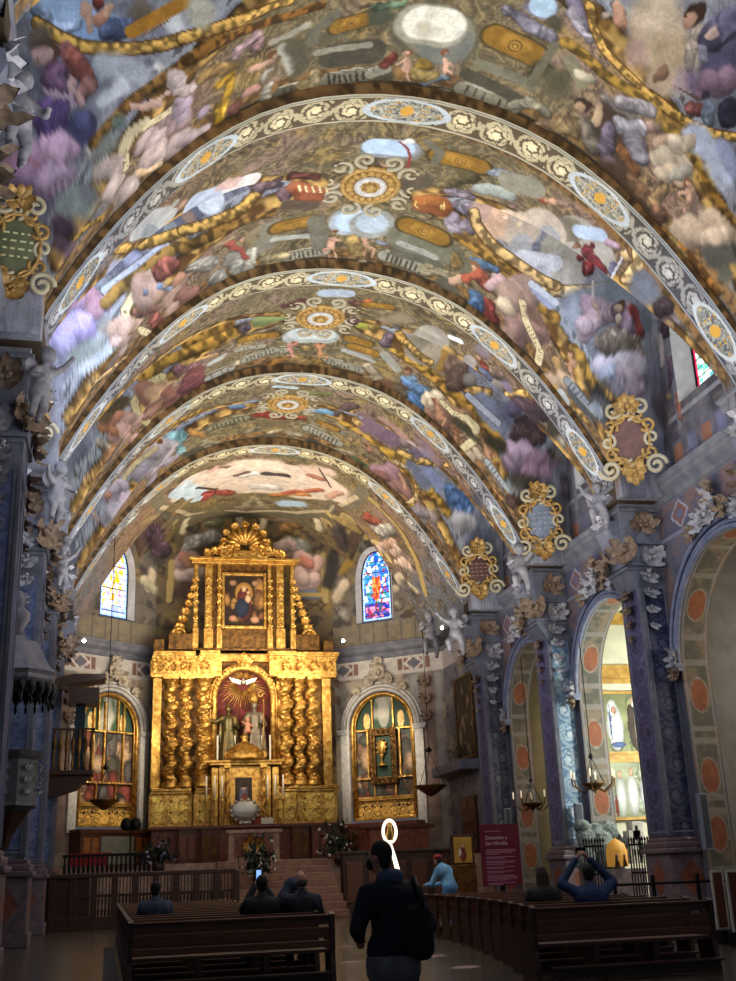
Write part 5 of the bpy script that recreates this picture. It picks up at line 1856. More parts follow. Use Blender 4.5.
for ln in FRESCO.split('\n'):
    q = [float(v) for v in ln.split()]
    if not q: continue
    pp = [[q[i]/25, q[i+1]/25, q[i+2]/25] for i in range(8, len(q), 3)]
    STROKES.append(('bcgk'[int(q[0])], pp, q[4]/100, q[5]/100, q[1:4], q[6]/10, q[7]/20))
# ------------------------------------------------------------------ fresco painter (works on surface points, in metres)
def apply_strokes(P, C, strokes, warp=0.10):
    """every stroke: (kind, [(x,y,z)...], r0, r1, colour, shade, soft)"""
    N1 = np.stack([vnoise(P*2.1+3.1), vnoise(P*2.1+41.7), vnoise(P*2.1+87.2)], 1)-.5
    N2 = np.stack([vnoise(P*7+13.1), vnoise(P*7+31.7), vnoise(P*7+57.2)], 1)-.5
    fold = np.abs(fbm(P*np.array([3.2, 3.2, 1.8])+N1*1.9, 3)-.5)*2.3
    Q = P + N1*warp*2.2 + N2*warp*.9
    lo, hi = P.min(0)-2, P.max(0)+2
    for (kind, pts, r0, r1, col, shade, soft) in strokes:
        pts = np.asarray(pts, float); r = max(r0, r1)
        if ((pts+r+.5) < lo).any(1).all() or ((pts-r-.5) > hi).any(1).all(): continue
        mn, mx = pts.min(0)-r*1.3-.2, pts.max(0)+r*1.3+.2
        idx = np.where(((P >= mn) & (P <= mx)).all(1))[0]
        if len(idx) == 0: continue
        q = Q[idx] if kind not in 'kg' else P[idx]
        best = np.full(len(idx), 9.0); side = np.zeros((len(idx), 3))
        if len(pts) == 1: segs = [(pts[0], pts[0], r0, r0)]
        else:
            n = len(pts)-1; segs = [(pts[i], pts[i+1], r0+(r1-r0)*i/n, r0+(r1-r0)*(i+1)/n) for i in range(n)]
        for a, b, ra, rb in segs:
            ab = b-a; L = (ab*ab).sum()
            t = np.clip(((q-a)@ab)/L, 0, 1) if L > 1e-9 else np.zeros(len(q))
            c = a+t[:, None]*ab; dv = q-c; dd = np.sqrt((dv*dv).sum(1))/(ra+(rb-ra)*t)
            m = dd < best; best[m] = dd[m]; side[m] = dv[m]
        w = 1-sstep(1-soft, 1.0+soft*.15, best)
        c = np.tile(np.array(col, float), (len(idx), 1))
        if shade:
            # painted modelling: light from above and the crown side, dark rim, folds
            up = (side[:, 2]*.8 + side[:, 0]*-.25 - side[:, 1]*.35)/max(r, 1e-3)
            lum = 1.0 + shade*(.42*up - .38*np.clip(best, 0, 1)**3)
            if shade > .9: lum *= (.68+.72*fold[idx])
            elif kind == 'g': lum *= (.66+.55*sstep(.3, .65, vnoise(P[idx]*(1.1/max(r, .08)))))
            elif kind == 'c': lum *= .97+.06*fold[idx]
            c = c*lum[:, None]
        C[idx] = C[idx]*(1-w[:, None]) + c*w[:, None]
    return C

def scroll(u, w, L=1.0, W=.45):
    """mask 0..1 of a running acanthus scroll along u, centred on w=0, half width W"""
    k = np.floor(u/L); sgn = np.where(k % 2 == 0, 1.0, -1.0)
    uu = (u-(k+.5)*L); ww = (w-sgn*W*.16)
    r = np.sqrt(uu**2+ww**2)/W; th = np.arctan2(ww*sgn, uu)
    lob = .10*np.sin(th*6+r*5+k)+.05*np.sin(th*13)
    a = (r*1.9 - th/(2*PI) + lob) % 1.0
    m = sstep(.10, .2, a)*(1-sstep(.68, .8, a))*(r < 1.25+lob)
    m = np.maximum(m, sstep(.30, .24, r))
    lw = np.abs(w+sgn*W*.66*np.cos(PI*uu/L)); leaf = sstep(W*.27, W*.2, lw+W*.10*np.sin(u*30/L))
    m = np.maximum(m, leaf)
    m = m*(np.abs(w) < W*1.05)*(1-.8*(np.abs(r-.78-lob) < .05))
    return m, r, th

def paint_band(u, w, W, P, side_blue=0.0):
    """painted arch band: u along the arch from the crown, w across"""
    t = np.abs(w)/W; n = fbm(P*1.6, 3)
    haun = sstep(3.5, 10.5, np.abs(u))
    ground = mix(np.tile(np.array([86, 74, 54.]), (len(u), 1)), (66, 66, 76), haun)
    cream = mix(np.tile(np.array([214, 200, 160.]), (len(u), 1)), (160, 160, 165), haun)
    m, r, th = scroll(u, w, 1.02, W*.72)
    c = ground*(1-m[:, None]) + cream*m[:, None]*(0.82+.3*np.clip(1-r, 0, 1))[:, None]
    # medallions
    for uc, hl in ((0, 1.15), (5.9, 1.0), (-5.9, 1.0), (10.7, .9), (-10.7, .9)):
        e = ((u-uc)/hl)**2 + (w/(W*.8))**2
        ins = e < 1; ring = (e >= .8) & (e < 1.15)
        g = np.array([150, 146, 132.]) if abs(uc) < 8 else np.array([110, 115, 125.])
        rr = np.sqrt(e); th = np.arctan2(w/(W*.8), (u-uc)/hl); ph = np.sin(th*6+2*n)*np.sin(rr*9+1)+.35*np.sin(rr*15); p2 = np.sin(fbm(P*4.5, 2)*44)
        cc = np.where((ph > .52)[:, None], np.array([176, 138, 66.]), np.where((ph < -.5)[:, None], np.array([104, 108, 104.]), g))
        cc = np.where((p2 > .3)[:, None], cc*.55+np.array([204, 198, 176.])*.45, np.where((p2 < -.35)[:, None], cc*.78, cc))
        cc = np.where((((u-uc)**2+w**2) < .035)[:, None], np.array([196, 148, 62.]), cc)
        c[ins] = cc[ins]; c[ring] = np.array([178, 186, 192.])
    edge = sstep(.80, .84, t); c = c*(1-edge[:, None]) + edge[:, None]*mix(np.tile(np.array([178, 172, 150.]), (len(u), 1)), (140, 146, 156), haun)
    line = (t > .885) & (t < .92); c[line] *= .62
    return c*(.88+.24*n)[:, None]

# ------------------------------------------------------------------ build the vault
M_FRESCO = paintmat('fresco', rough=.8, amt=.12, bump=.06)
M_BAND = paintmat('fresco_band', rough=.8, amt=.12)

def groin_dist(x, y):
    """approximate signed difference main - lateral (metres of height)"""
    return None

def base_vault(P, kbay):
    x, y, z = P[:, 0], P[:, 1], P[:, 2]; d = np.abs(x-XC)
    y0 = YA[kbay]+BW if kbay < 4 else YA[4]+BW; y1 = YA[kbay+1] if kbay < 4 else 60.5
    v = (y-y0)/(y1-y0); ym = (y0+y1)/2; hb = (y1-y0)/2; s = np.abs(y-ym)
    zm = prof(d)+.40+.28*np.clip(1-(s/hb)**2, 0, 1)*np.clip(1-(d/A)**2, 0, 1)
    islat = (z > zm+.02) | (d > A)
    n1 = fbm(P*.55+5, 4); n2 = fbm(P*1.7+9, 4); n3 = fbm(P*5+2, 3)
    N = len(P)
    c = np.tile(np.array([112, 100, 72.]), (N, 1))
    c = mix(c, (120, 96, 78), sstep(3.6, 6.2, d+1.5*(n1-.5)))
    c = mix(c, (96, 98, 106), sstep(6.6, 8.4, d+1.2*(n1-.5)))
    # stained plaster: mauve / umber / olive clouds
    c = mix(c, (132, 104, 98), sstep(.52, .7, n1)*.6)
    c = mix(c, (70, 58, 40), sstep(.55, .72, n2)*.65)
    c = mix(c, (150, 120, 60), sstep(.58, .7, fbm(P*1.1+31, 3))*.5*(d < 6))
    # lateral webs, blue grey
    cl = np.tile(np.array([128, 130, 144.]), (N, 1))
    cl = mix(cl, (96, 98, 116), sstep(.45, .7, n1)); cl = mix(cl, (158, 160, 170), sstep(.5, .75, n2)*.5)
    if kbay < 4: c[islat] = cl[islat]
    # small curling brushwork over the whole ground
    wv = np.stack([vnoise(P*1.3+3), vnoise(P*1.3+33), vnoise(P*1.3+63)], 1)
    q = fbm(P*1.5+wv*1.4, 3)*13; s1 = np.sin(q*2*PI*.5); s2 = np.sin(fbm(P*3.4+wv*2, 3)*60)
    amp = np.where(islat, .07, .14)*(1 if kbay < 4 else .7)
    c = c*(1+amp*s1+amp*.6*s2)[:, None]
    gl = sstep(.75, .95, s1)*sstep(.45, .6, n2)*(~islat); c = mix(c, (168, 140, 84), gl*.6)
    # garlands beside the arches
    if kbay < 4:
        e = np.minimum(y-y0, y1-y)
        g = (e < .62)&~islat
        bead = .75+.5*sstep(.3, .7, vnoise(P*6.5))
        gc = np.array([116, 84, 46.])*bead[:, None]
        m = sstep(.64, .5, e)*sstep(.1, .2, e)*(~islat)
        c = c*(1-m[:, None]*.85)+gc*m[:, None]*.85
        m = (e < .1); c[m] = np.array([70, 58, 44.])
        # garland ribs along the groins
        dz = np.abs(vault_z(x, y)-zm)
        w = np.abs(z-zm); gx = None
    return c, islat, v

def vault_piece(name, kbay, step):
    y0 = YA[kbay]+BW*.5 if kbay < 4 else YA[4]+BW*.5
    y1 = YA[kbay+1]+BW*.5 if kbay < 4 else 61.2
    # arc parametrisation across the nave so that the haunches stay dense
    dd = np.linspace(0, A, 800); zz = prof(dd); s = np.concatenate([[0], np.cumsum(np.hypot(np.diff(dd), np.diff(zz)))])
    nh = int(s[-1]/step); dh = np.interp(np.linspace(0, s[-1], nh), s, dd)
    dh = np.concatenate([dh, np.linspace(A+.02, WALL+.02, int(2.2/step))])
    xs = np.concatenate([XC-dh[::-1][:-1], XC+dh]); ny = int((y1-y0)/step)+1
    ys = np.linspace(y0, y1, ny)
    if kbay < 4:
        zt = vault_z(np.full(ny, XC+6.5), ys); sl = np.abs(np.gradient(zt, ys)); e = np.sqrt(1+np.minimum(sl, 3.2)**2); e = np.convolve(np.pad(e, 6, 'edge'), np.ones(13)/13, 'valid')
        cs = np.concatenate([[0], np.cumsum((e[1:]+e[:-1])/2)]); ny = int(ny*cs[-1]/(len(ys)-1)); ys = np.interp(np.linspace(0, cs[-1], ny), cs, ys)
    X, Y = np.meshgrid(xs, ys, indexing='ij'); Z = vault_z(X, Y)
    P = np.stack([X.ravel(), Y.ravel(), Z.ravel()], 1)
    C, islat, v = base_vault(P, kbay)
    if kbay < 4:
        # distance to the groin from the sign change of islat on the grid -> garland rib
        I = islat.reshape(X.shape)&(np.abs(X-XC) < A)
        E = np.zeros(X.shape, bool)
        E[:, 1:] |= I[:, 1:] != I[:, :-1]; E[1:, :] |= I[1:, :] != I[:-1, :]
        E &= (np.abs(X-XC) > .9)&(np.abs(X-XC) < A-.3)
        ep = P[E.ravel()]
        if len(ep):
            ep = ep[::3]
            from mathutils import kdtree
            kd = kdtree.KDTree(len(ep))
            for i, q in enumerate(ep): kd.insert(q, i)
            kd.balance()
            near = np.full(len(P), 9.0)
            cand = np.where((np.abs(P[:, 0]-XC) < A))[0]
            for i in cand: near[i] = kd.find(P[i])[2]
            bead = sstep(.25, .75, vnoise(P*4.2+9))
            m = 1-sstep(.30, .36, near)
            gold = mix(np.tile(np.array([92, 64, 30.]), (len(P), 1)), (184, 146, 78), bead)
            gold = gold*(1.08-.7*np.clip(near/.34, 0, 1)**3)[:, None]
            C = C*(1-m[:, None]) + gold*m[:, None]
            # dentilled grey rib just inside the garland on the lateral web
            lat = islat
            m2 = (near > .42)&(near < .72)&lat
            dent = (np.sin((P[:, 0]+P[:, 1]*.6)*16) > .2)&(near > .47)&(near < .62)
            C[m2] = np.array([146, 150, 158.]); C[m2&dent] = np.array([92, 94, 100.])
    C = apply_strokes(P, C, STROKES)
    n = fbm(P*3.3, 4); s3 = np.sin(fbm(P*2.6+7, 3)*46)
    C = C*(.80+.36*n+.03*s3)[:, None]
    g = C.mean(1, keepdims=True); C = g+(C-g)*.84; C = 100+(C-100)*1.06-3
    keep = np.ones(len(P), bool)
    o = gridmesh(name, P, X.shape[0], X.shape[1], C, M_FRESCO, keep=keep)
    tag(o, kind='structure'); return o

def arch_band(k):
    """transverse arch: painted soffit with moulded edges"""
    y0 = YA[k]; t = np.linspace(-1, 1, 761); dd = np.linspace(0, A, 800); zz = prof(dd)
    s = np.concatenate([[0], np.cumsum(np.hypot(np.diff(dd), np.diff(zz)))]); Lm = s[-1]
    d = np.interp(np.abs(t)*Lm, s, dd); x = XC+np.sign(t)*d; z = prof(d); u = t*Lm
    w = np.linspace(-BW/2, BW/2, 41)
    # cross profile: edge fillet, flat soffit, small upstand at the back so it meets the web
    rows_y = np.concatenate([[y0-.01, y0, y0], y0+BW/2+w, [y0+BW, y0+BW, y0+BW+.01]])
    lift = np.concatenate([[.52, .30, .05], np.where(np.abs(w) > BW*.44, .03, 0.0), [.05, .30, .52]])
    wu = np.concatenate([[-BW]*3, w, [BW]*3])
    nx = np.gradient(x); nz = np.gradient(z); nl = np.hypot(nx, nz); nrm = np.stack([-nz/nl, nx/nl], 1)  # outward (up)
    nrm[nrm[:, 1] < 0] *= -1
    X = x[:, None]+nrm[:, 0][:, None]*lift[None]; Z = z[:, None]+nrm[:, 1][:, None]*lift[None]
    Y = np.broadcast_to(rows_y[None], X.shape)
    P = np.stack([X.ravel(), Y.ravel(), Z.ravel()], 1)
    U = np.broadcast_to(u[:, None], X.shape).ravel(); Wv = np.broadcast_to(wu[None], X.shape).ravel()
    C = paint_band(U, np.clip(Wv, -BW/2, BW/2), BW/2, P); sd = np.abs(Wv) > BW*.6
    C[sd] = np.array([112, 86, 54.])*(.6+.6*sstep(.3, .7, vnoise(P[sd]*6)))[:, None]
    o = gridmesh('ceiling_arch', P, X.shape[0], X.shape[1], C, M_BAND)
    tag(o, kind='structure'); return o

for k, st in ((0, .05), (1, .05), (2, .055), (3, .06), (4, .065)):
    vault_piece('ceiling', k, st*VQ)
for k in range(5): arch_band(k)
# ------------------------------------------------------------------ camera
def make_camera():
    p, yw, ro = math.radians(19.2085), math.radians(13.3764), math.radians(-2.2227)
    fw = Vector((math.sin(yw)*math.cos(p), math.cos(yw)*math.cos(p), math.sin(p)))
    r0 = Vector((math.cos(yw), -math.sin(yw), 0)); u0 = r0.cross(fw)
    rt = r0*math.cos(ro)+u0*math.sin(ro); up = u0*math.cos(ro)-r0*math.sin(ro)
    cd = bpy.data.cameras.new('camera'); co = bpy.data.objects.new('camera', cd); COL.objects.link(co)
    M = Matrix((rt, up, -fw)).transposed().to_4x4(); M.translation = Vector(EYE); co.matrix_world = M
    cd.sensor_fit = 'VERTICAL'; cd.sensor_height = 24.0; cd.lens = 24.0*1103.87/981.0
    cd.clip_start = .05; cd.clip_end = 500
    scene.camera = co
    return fw, rt, up
FW, RT, UP = make_camera()
def ray(px, py):
    return FW + RT*((px-368)/1103.87) - UP*((py-490.5)/1103.87)
def atX(px, py, X): d = ray(px, py); return Vector(EYE)+d*((X-EYE[0])/d.x)
def atY(px, py, Y): d = ray(px, py); return Vector(EYE)+d*((Y-EYE[1])/d.y)
def atZ(px, py, Z): d = ray(px, py); return Vector(EYE)+d*((Z-EYE[2])/d.z)

# ------------------------------------------------------------------ materials
M_STONE = mat('grey_blue_stucco', (88, 92, 108), .7, c2=(112, 114, 128), nscale=3, bump=.2, bscale=20)
M_STONED = mat('dark_blue_stucco', (58, 62, 78), .7, c2=(80, 84, 100), nscale=3, bump=.2, bscale=20)
M_CORN = mat('cornice_grey', (84, 86, 98), .65, c2=(108, 108, 116), nscale=2, bump=.15)
M_WHITE = mat('white_stucco', (178, 174, 168), .6, c2=(206, 202, 196), nscale=5)
M_PUTTO = mat('putto_plaster', (104, 103, 112), .6, c2=(134, 131, 136), nscale=6)
M_LEAFB = mat('stucco_leaf_brown', (92, 74, 62), .6, c2=(140, 118, 96), nscale=7)
M_LEAFG = mat('stucco_leaf_silver', (128, 128, 140), .5, c2=(176, 174, 178), nscale=7)
M_GOLD = mat('gilding', (164, 114, 44), .32, metal=.75, c2=(226, 184, 98), nscale=4.5, bump=.7, bscale=13)
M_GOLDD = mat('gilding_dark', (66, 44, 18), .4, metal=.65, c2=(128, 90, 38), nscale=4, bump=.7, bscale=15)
M_PLINTH = mat('mauve_marble', (92, 80, 92), .45, c2=(120, 100, 104), nscale=5)
M_RED = mat('red_marble', (112, 58, 44), .4, c2=(140, 84, 62), nscale=6)
M_OAK = mat('dark_walnut', (44, 25, 17), .42, c2=(70, 40, 26), nscale=5, wood=True)
M_OAK2 = mat('brown_wood', (74, 40, 24), .42, c2=(104, 60, 36), nscale=5, wood=True)
M_BLACK = mat('black_metal', (18, 18, 20), .45, metal=.5)
M_PAL = paintmat('painted_panel', rough=.7, amt=.16)
M_PICT = paintmat('painted_picture', rough=.55, amt=.08, bump=.05)
M_FLOOR = None

def struct(o): o['kind'] = 'structure'; return o

# ------------------------------------------------------------------ painted flat panels
def panel(name, O, U, V, w, h, fn, step=.04, m=None, parent=None):
    """flat painted panel: origin O (centre bottom), unit axes U (across) and V (up); fn(u, v, P)->(n,3) colours"""
    O, U, V = Vector(O), Vector(U).normalized(), Vector(V).normalized()
    nu, nv = max(4, int(w/step)), max(4, int(h/step))
    u, v = np.meshgrid(np.linspace(-w/2, w/2, nu), np.linspace(0, h, nv), indexing='ij')
    P = np.array(O)[None]+u.ravel()[:, None]*np.array(U)[None]+v.ravel()[:, None]*np.array(V)[None]
    C = fn(u.ravel(), v.ravel(), P)
    o = gridmesh(name, P, nu, nv, C, m or M_PAL, parent=parent, smooth=False)
    return o

def shaft_fn(ground, light, w, h, frame=(120, 126, 146)):
    def fn(u, v, P):
        m, r, th = scroll(v+P[:, 0]*.13, u, .95, w*.40)
        g = np.tile(np.array(ground, float), (len(u), 1)); n = fbm(P*1.4, 3)
        c = mix(g, light, m*(.55+.5*np.clip(1.1-r, 0, 1)))
        e = np.minimum(w/2-np.abs(u), np.minimum(v, h-v))
        c[e < .055] = np.array(frame, float); c[(e >= .055) & (e < .085)] = np.array(ground, float)*.6
        return c*(.8+.4*n)[:, None]
    return fn

# ------------------------------------------------------------------ stucco ornament generators
def leaf_mesh(mb, M, L=.5, W=.22, curl=.35, n=7):
    """one acanthus leaf with lobed edge and curled tip, growing along +Z, facing -Y"""
    vs = []; fs = []
    for i in range(n+1):
        t = i/n; hw = W*(math.sin(PI*min(1, t*.93+.07))**.7)*(1+.28*math.cos(t*PI*7))
        z = L*t - curl*L*.35*max(0, t-.65)**1*1.5; y = -curl*L*(t**2.2) - (.25*curl*L*max(0, t-.8)*5 if t > .8 else 0)
        for k in (-1, -.5, 0, .5, 1):
            vs.append((M @ Vector((k*hw, y + (abs(k)**1.5)*W*.25 - (.05*W if k == 0 else 0), z-abs(k)*.05*L)))[:])
    for i in range(n):
        for k in range(4):
            a = i*5+k; fs.append((a, a+1, a+6, a+5))
    mb.add(vs, fs, True)
def basis(normal, up=(0, 0, 1)):
    """matrix whose -Y is the outward normal, Z is up"""
    nrm = Vector(normal).normalized(); z = Vector(up); z = (z-nrm*z.dot(nrm)).normalized(); y = -nrm; x = y.cross(z)
    return Matrix((x, y, z)).transposed().to_4x4()
def acanthus(mb, pos, normal, size=1.0, rnd=None, up=(0, 0, 1), spread=(-130, -85, -40, 0, 40, 85, 130), berries=True):
    B = basis(normal, up); B.translation = Vector(pos); rnd = rnd or random
    for a in spread:
        R = Matrix.Rotation(math.radians(a+rnd.uniform(-9, 9)), 4, 'Y')
        leaf_mesh(mb, B @ R @ Matrix.Translation((0, -.03, .05*size)), L=size*rnd.uniform(.42, .58), W=size*.17, curl=rnd.uniform(.35, .7))
    if berries:
        for k in range(6):
            p = B @ Vector((rnd.uniform(-.12, .12)*size, -rnd.uniform(.08, .18)*size, rnd.uniform(-.12, .14)*size))
            mb.ball(p, size*rnd.uniform(.05, .085), 7)
def drop(mb, pos, normal, h=1.6, w=.5, n=4, rnd=None):
    """hanging festoon of leaves that tapers downward"""
    rnd = rnd or random; nrm = Vector(normal)
    for i in range(n):
        t = i/max(1, n-1); p = Vector(pos)+Vector((0, 0, -h*t))
        acanthus(mb, p, normal, w*(1-.5*t), rnd, up=(0, 0, -1), spread=(-70, -28, 28, 70), berries=True)
def spiral(c, r, turns, bx, by, a0=0.0, n=26, sgn=1):
    return [Vector(c)+Vector(bx)*(r*(1-i/n*.86)*math.cos(a0+sgn*2*PI*turns*i/n))+Vector(by)*(r*(1-i/n*.86)*math.sin(a0+sgn*2*PI*turns*i/n)) for i in range(n+1)]

def skin_mesh(name, shapes, voxel, m, parent=None, smooth=4, sub=0):
    """one continuous body: overlapping tapered limbs and ellipsoids fused by a voxel remesh"""
    mb = MB()
    for sh in shapes:
        if sh[0] == 'c':
            _, a, b, ra, rb = sh
            a, b = Vector(a), Vector(b); N = 6
            mb.tube([a+(b-a)*i/N for i in range(N+1)], [ra+(rb-ra)*i/N for i in range(N+1)], n=12)
            mb.ball(a, ra, 12); mb.ball(b, rb, 12)
        elif sh[0] == 'e':
            _, c, rr = sh[:3]
            Mx = sh[3] if len(sh) > 3 else None
            mb.ball(c, 1.0, 18, sc=rr, M=Mx)
    o = mb.build(name, m, None)
    md = o.modifiers.new('r', 'REMESH'); md.mode = 'VOXEL'; md.voxel_size = voxel; md.use_smooth_shade = True
    sm = o.modifiers.new('s', 'SMOOTH'); sm.factor = .5; sm.iterations = smooth
    dg = bpy.context.evaluated_depsgraph_get(); me = bpy.data.meshes.new_from_object(o.evaluated_get(dg)); me.name = name
    old = o.data; o.modifiers.clear(); o.data = me; bpy.data.meshes.remove(old)
    me.materials.clear(); me.materials.append(m)
    me.polygons.foreach_set('use_smooth', [True]*len(me.polygons))
    if parent is not None: o.parent = parent
    return o

# ------------------------------------------------------------------ walls of the nave
def wall_colors(P, y0=None):
    n = fbm(P*.9, 4); n2 = fbm(P*2.7+4, 3)
    c = mix(np.tile(np.array([98, 98, 112.]), (len(P), 1)), (120, 100, 100), sstep(.45, .65, n))
    c = mix(c, (70, 70, 84), sstep(.5, .7, n2)*.6)
    return c
def chapel_wall(k, sg):
    """wall of one bay: arch opening to the side chapel, frieze above"""
    ya, yb = YA[k]+.3, YA[k+1]+.3
    ym = (YA[k]+1.65+YA[k+1]+.35)/2; r = (YA[k+1]+.35-YA[k]-1.65)/2-.35; zs = 10.8-r
    x = XC+sg*WL(sg); st = .06
    ny, nz = int((yb-ya)/st)+1, int(13.2/st)+1
    Y, Z = np.meshgrid(np.linspace(ya, yb, ny), np.linspace(0, 13.2, nz), indexing='ij')
    P = np.stack([np.full(Y.size, x), Y.ravel(), Z.ravel()], 1)
    hole = (np.abs(P[:, 1]-ym) < r-.02) & ((P[:, 2] < zs) | (((P[:, 1]-ym)**2+(P[:, 2]-zs)**2) < (r-.02)**2))
    C = wall_colors(P)
    z, yy = P[:, 2], P[:, 1]
    fr = (z > 11.55)
    C[fr] = mix(np.tile(np.array([84, 84, 104.]), (fr.sum(), 1)), (112, 92, 92), sstep(.4, .6, fbm(P[fr]*1.5, 3)))
    for dy in (-2.3, 2.3):
        dd = np.abs(yy-ym-dy)+np.abs(z-12.15)*1.25
        C[(dd < .62)] = (150, 150, 166); C[(dd < .5)] = (120, 84, 80); C[(dd < .24)] = (96, 100, 130)
    for zl in (11.55, 12.75):
        C[np.abs(z-zl) < .07] = (128, 130, 148)
    ring = np.hypot(yy-ym, np.maximum(z-zs, 0)); C[(ring < r+.55) & (z > 2)] = (84, 86, 102)
    side = 'right' if sg > 0 else 'left'
    o = struct(gridmesh('wall_%s' % side, P, ny, nz, C, M_PAL, smooth=False, keep=~hole))
    # archivolt mouldings following the arch and jambs
    pts = [(ym-r, 0.0), (ym-r, zs)]+[(ym-r*math.cos(a), zs+r*math.sin(a)) for a in np.linspace(.05, PI-.05, 30)]+[(ym+r, zs), (ym+r, 0.0)]
    mb = MB()
    for off, pr, rad in ((.05, .10, .09), (.22, .06, .07), (.40, .13, .07), (.55, .05, .04)):
        q = []
        for (a, b) in pts[1:-1]:
            dx, dz = a-ym, b-zs; l = math.hypot(dx, dz); q.append((x-sg*pr*.6, a+dx/l*off, b+dz/l*off))
        mb.tube(q, rad, n=6)
    mb.box(x-sg*.22, x+sg*.05, ym-r-.75, ym-r+.02, zs-.12, zs+.02); mb.box(x-sg*.28, x+sg*.05, ym-r-.8, ym-r+.06, zs+.02, zs+.12)
    mb.box(x-sg*.22, x+sg*.05, ym+r-.02, ym+r+.75, zs-.12, zs+.02); mb.box(x-sg*.28, x+sg*.05, ym+r-.06, ym+r+.8, zs+.02, zs+.12)
    mb.build('archivolt', MATS.get('archivolt_blue') or mat('archivolt_blue', (104, 112, 142), .6, c2=(134, 140, 164), nscale=3), o)
    # intrados
    full = [(ym-r, 0.0)]+[(ym-r, zs*i/12) for i in range(1, 12)]+[(ym-r*math.cos(a), zs+r*math.sin(a)) for a in np.linspace(0, PI, 90)]+[(ym+r, zs*(12-i)/12) for i in range(1, 12)]+[(ym+r, 0.0)]
    # resample evenly
    f = np.array(full); s = np.concatenate([[0], np.cumsum(np.hypot(*np.diff(f, axis=0).T))]); ss = np.linspace(0, s[-1], int(s[-1]/.05))
    fy, fz = np.interp(ss, s, f[:, 0]), np.interp(ss, s, f[:, 1]); dep = 1.0; nw = 22
    W = np.linspace(0, dep, nw)
    PX = np.stack([np.broadcast_to(x+sg*W[None], (len(ss), nw)).ravel(), np.repeat(fy, nw), np.repeat(fz, nw)], 1)
    w = np.tile(W, len(ss))-dep/2; u = np.repeat(ss, nw); uc = u-s[-1]/2
    n = fbm(PX*1.6, 3)
    C = mix(np.tile(np.array([96, 96, 100.]), (len(u), 1)), (116, 100, 84), sstep(.4, .6, n))
    pan = (np.abs(w) < .34); C[pan] = mix(np.tile(np.array([88, 88, 78.]), (pan.sum(), 1)), (122, 108, 92), sstep(.4, .65, fbm(PX[pan]*2.5, 3)))
    for c0 in (-10.5, -8.8, -6.3, -3.4, 0, 3.4, 6.3, 8.8, 10.5):
        e = ((uc-c0)/.5)**2+(w/.3)**2; C[e < 1.3] = (136, 128, 118); C[e < 1] = mix(np.tile(np.array([150, 92, 62.]), ((e < 1).sum(), 1)), (116, 72, 52), fbm(PX[e < 1]*4, 2))
        m = (np.abs(np.abs(uc-c0)-1.05) < .10) & (np.abs(w) < .36); C[m] = (128, 122, 116)
    C[(np.abs(w) > .36) & (np.abs(w) < .42)] = (134, 132, 136)
    gridmesh('intrados', PX, len(ss), nw, C, M_PAL, parent=o)
    return ym, r, zs

# cornice running along the walls, breaking forward round every pier
CP = [(0.0, 12.7), (.06, 12.75), (.12, 12.88), (.12, 12.98), (.30, 13.12), (.34, 13.2), (.34, 13.32), (.42, 13.42), (.42, 13.5)]
def cornice(name, path, m, prof_=CP, top_back=.9):
    """path: list of (x, y) with the outward (nave) side on the left of travel; mitred"""
    n = len(path); P2 = [Vector((p[0], p[1])) for p in path]; nor = []
    for i in range(n):
        ns = []
        if i > 0: d = (P2[i]-P2[i-1]).normalized(); ns.append(Vector((-d.y, d.x)))
        if i < n-1: d = (P2[i+1]-P2[i]).normalized(); ns.append(Vector((-d.y, d.x)))
        if len(ns) == 2:
            b = (ns[0]+ns[1]).normalized(); nor.append(b/max(.35, b.dot(ns[0])))
        else: nor.append(ns[0])
    pr = list(prof_)+[(-top_back, prof_[-1][1])]
    vs = []; fs = []
    for i in range(n):
        for (o, z) in pr: q = P2[i]+nor[i]*o; vs.append((q.x, q.y, z))
    k = len(pr)
    for i in range(n-1):
        for j in range(k-1): fs.append((i*k+j, i*k+j+1, (i+1)*k+j+1, (i+1)*k+j))
    mb = MB(); mb.add(vs, fs); return struct(mb.build(name, m))

PIERD = 1.3
def pier_y(k): return YA[k]+.40
rp = [(XC+WL(1), 6.0)]; lp = [(XC-WL(-1), 6.0)]
for k in range(5):
    a, b = pier_y(k), pier_y(k)+PIERD
    rp += [(XC+WL(1), a), (XC+9.3, a), (XC+9.3, b), (XC+(WL(1) if k < 4 else APW), b)]
    lp += [(XC-WL(-1), a), (XC-9.3, a), (XC-9.3, b), (XC-WL(-1), b)]
AT = np.array([.7848, -.6198])
def awall(sg, a, n=0.0, z=0.0):
    """point on an angled apse wall: a along the wall, n toward the room"""
    c = (XC+sg*7.12, 58.94); t = (sg*AT[0], AT[1]); nn = (-sg*.6198, -.7848)
    return Vector((c[0]+t[0]*a+nn[0]*n, c[1]+t[1]*a+nn[1]*n, z))
A_IN, A_OUT = -2.75, 3.80
for pth, sg in ((rp, 1), (lp, -1)):
    q = awall(sg, A_OUT); pth += [(q.x, q.y)]; q = awall(sg, A_IN); pth += [(q.x, q.y)]
cornice('trim_1', rp, M_CORN); cornice('trim_2', [p for p in lp][::-1], M_CORN)

OPEN = {}
for k in range(4):
    for sg in (1, -1):
        OPEN[(k, sg)] = chapel_wall(k, sg)

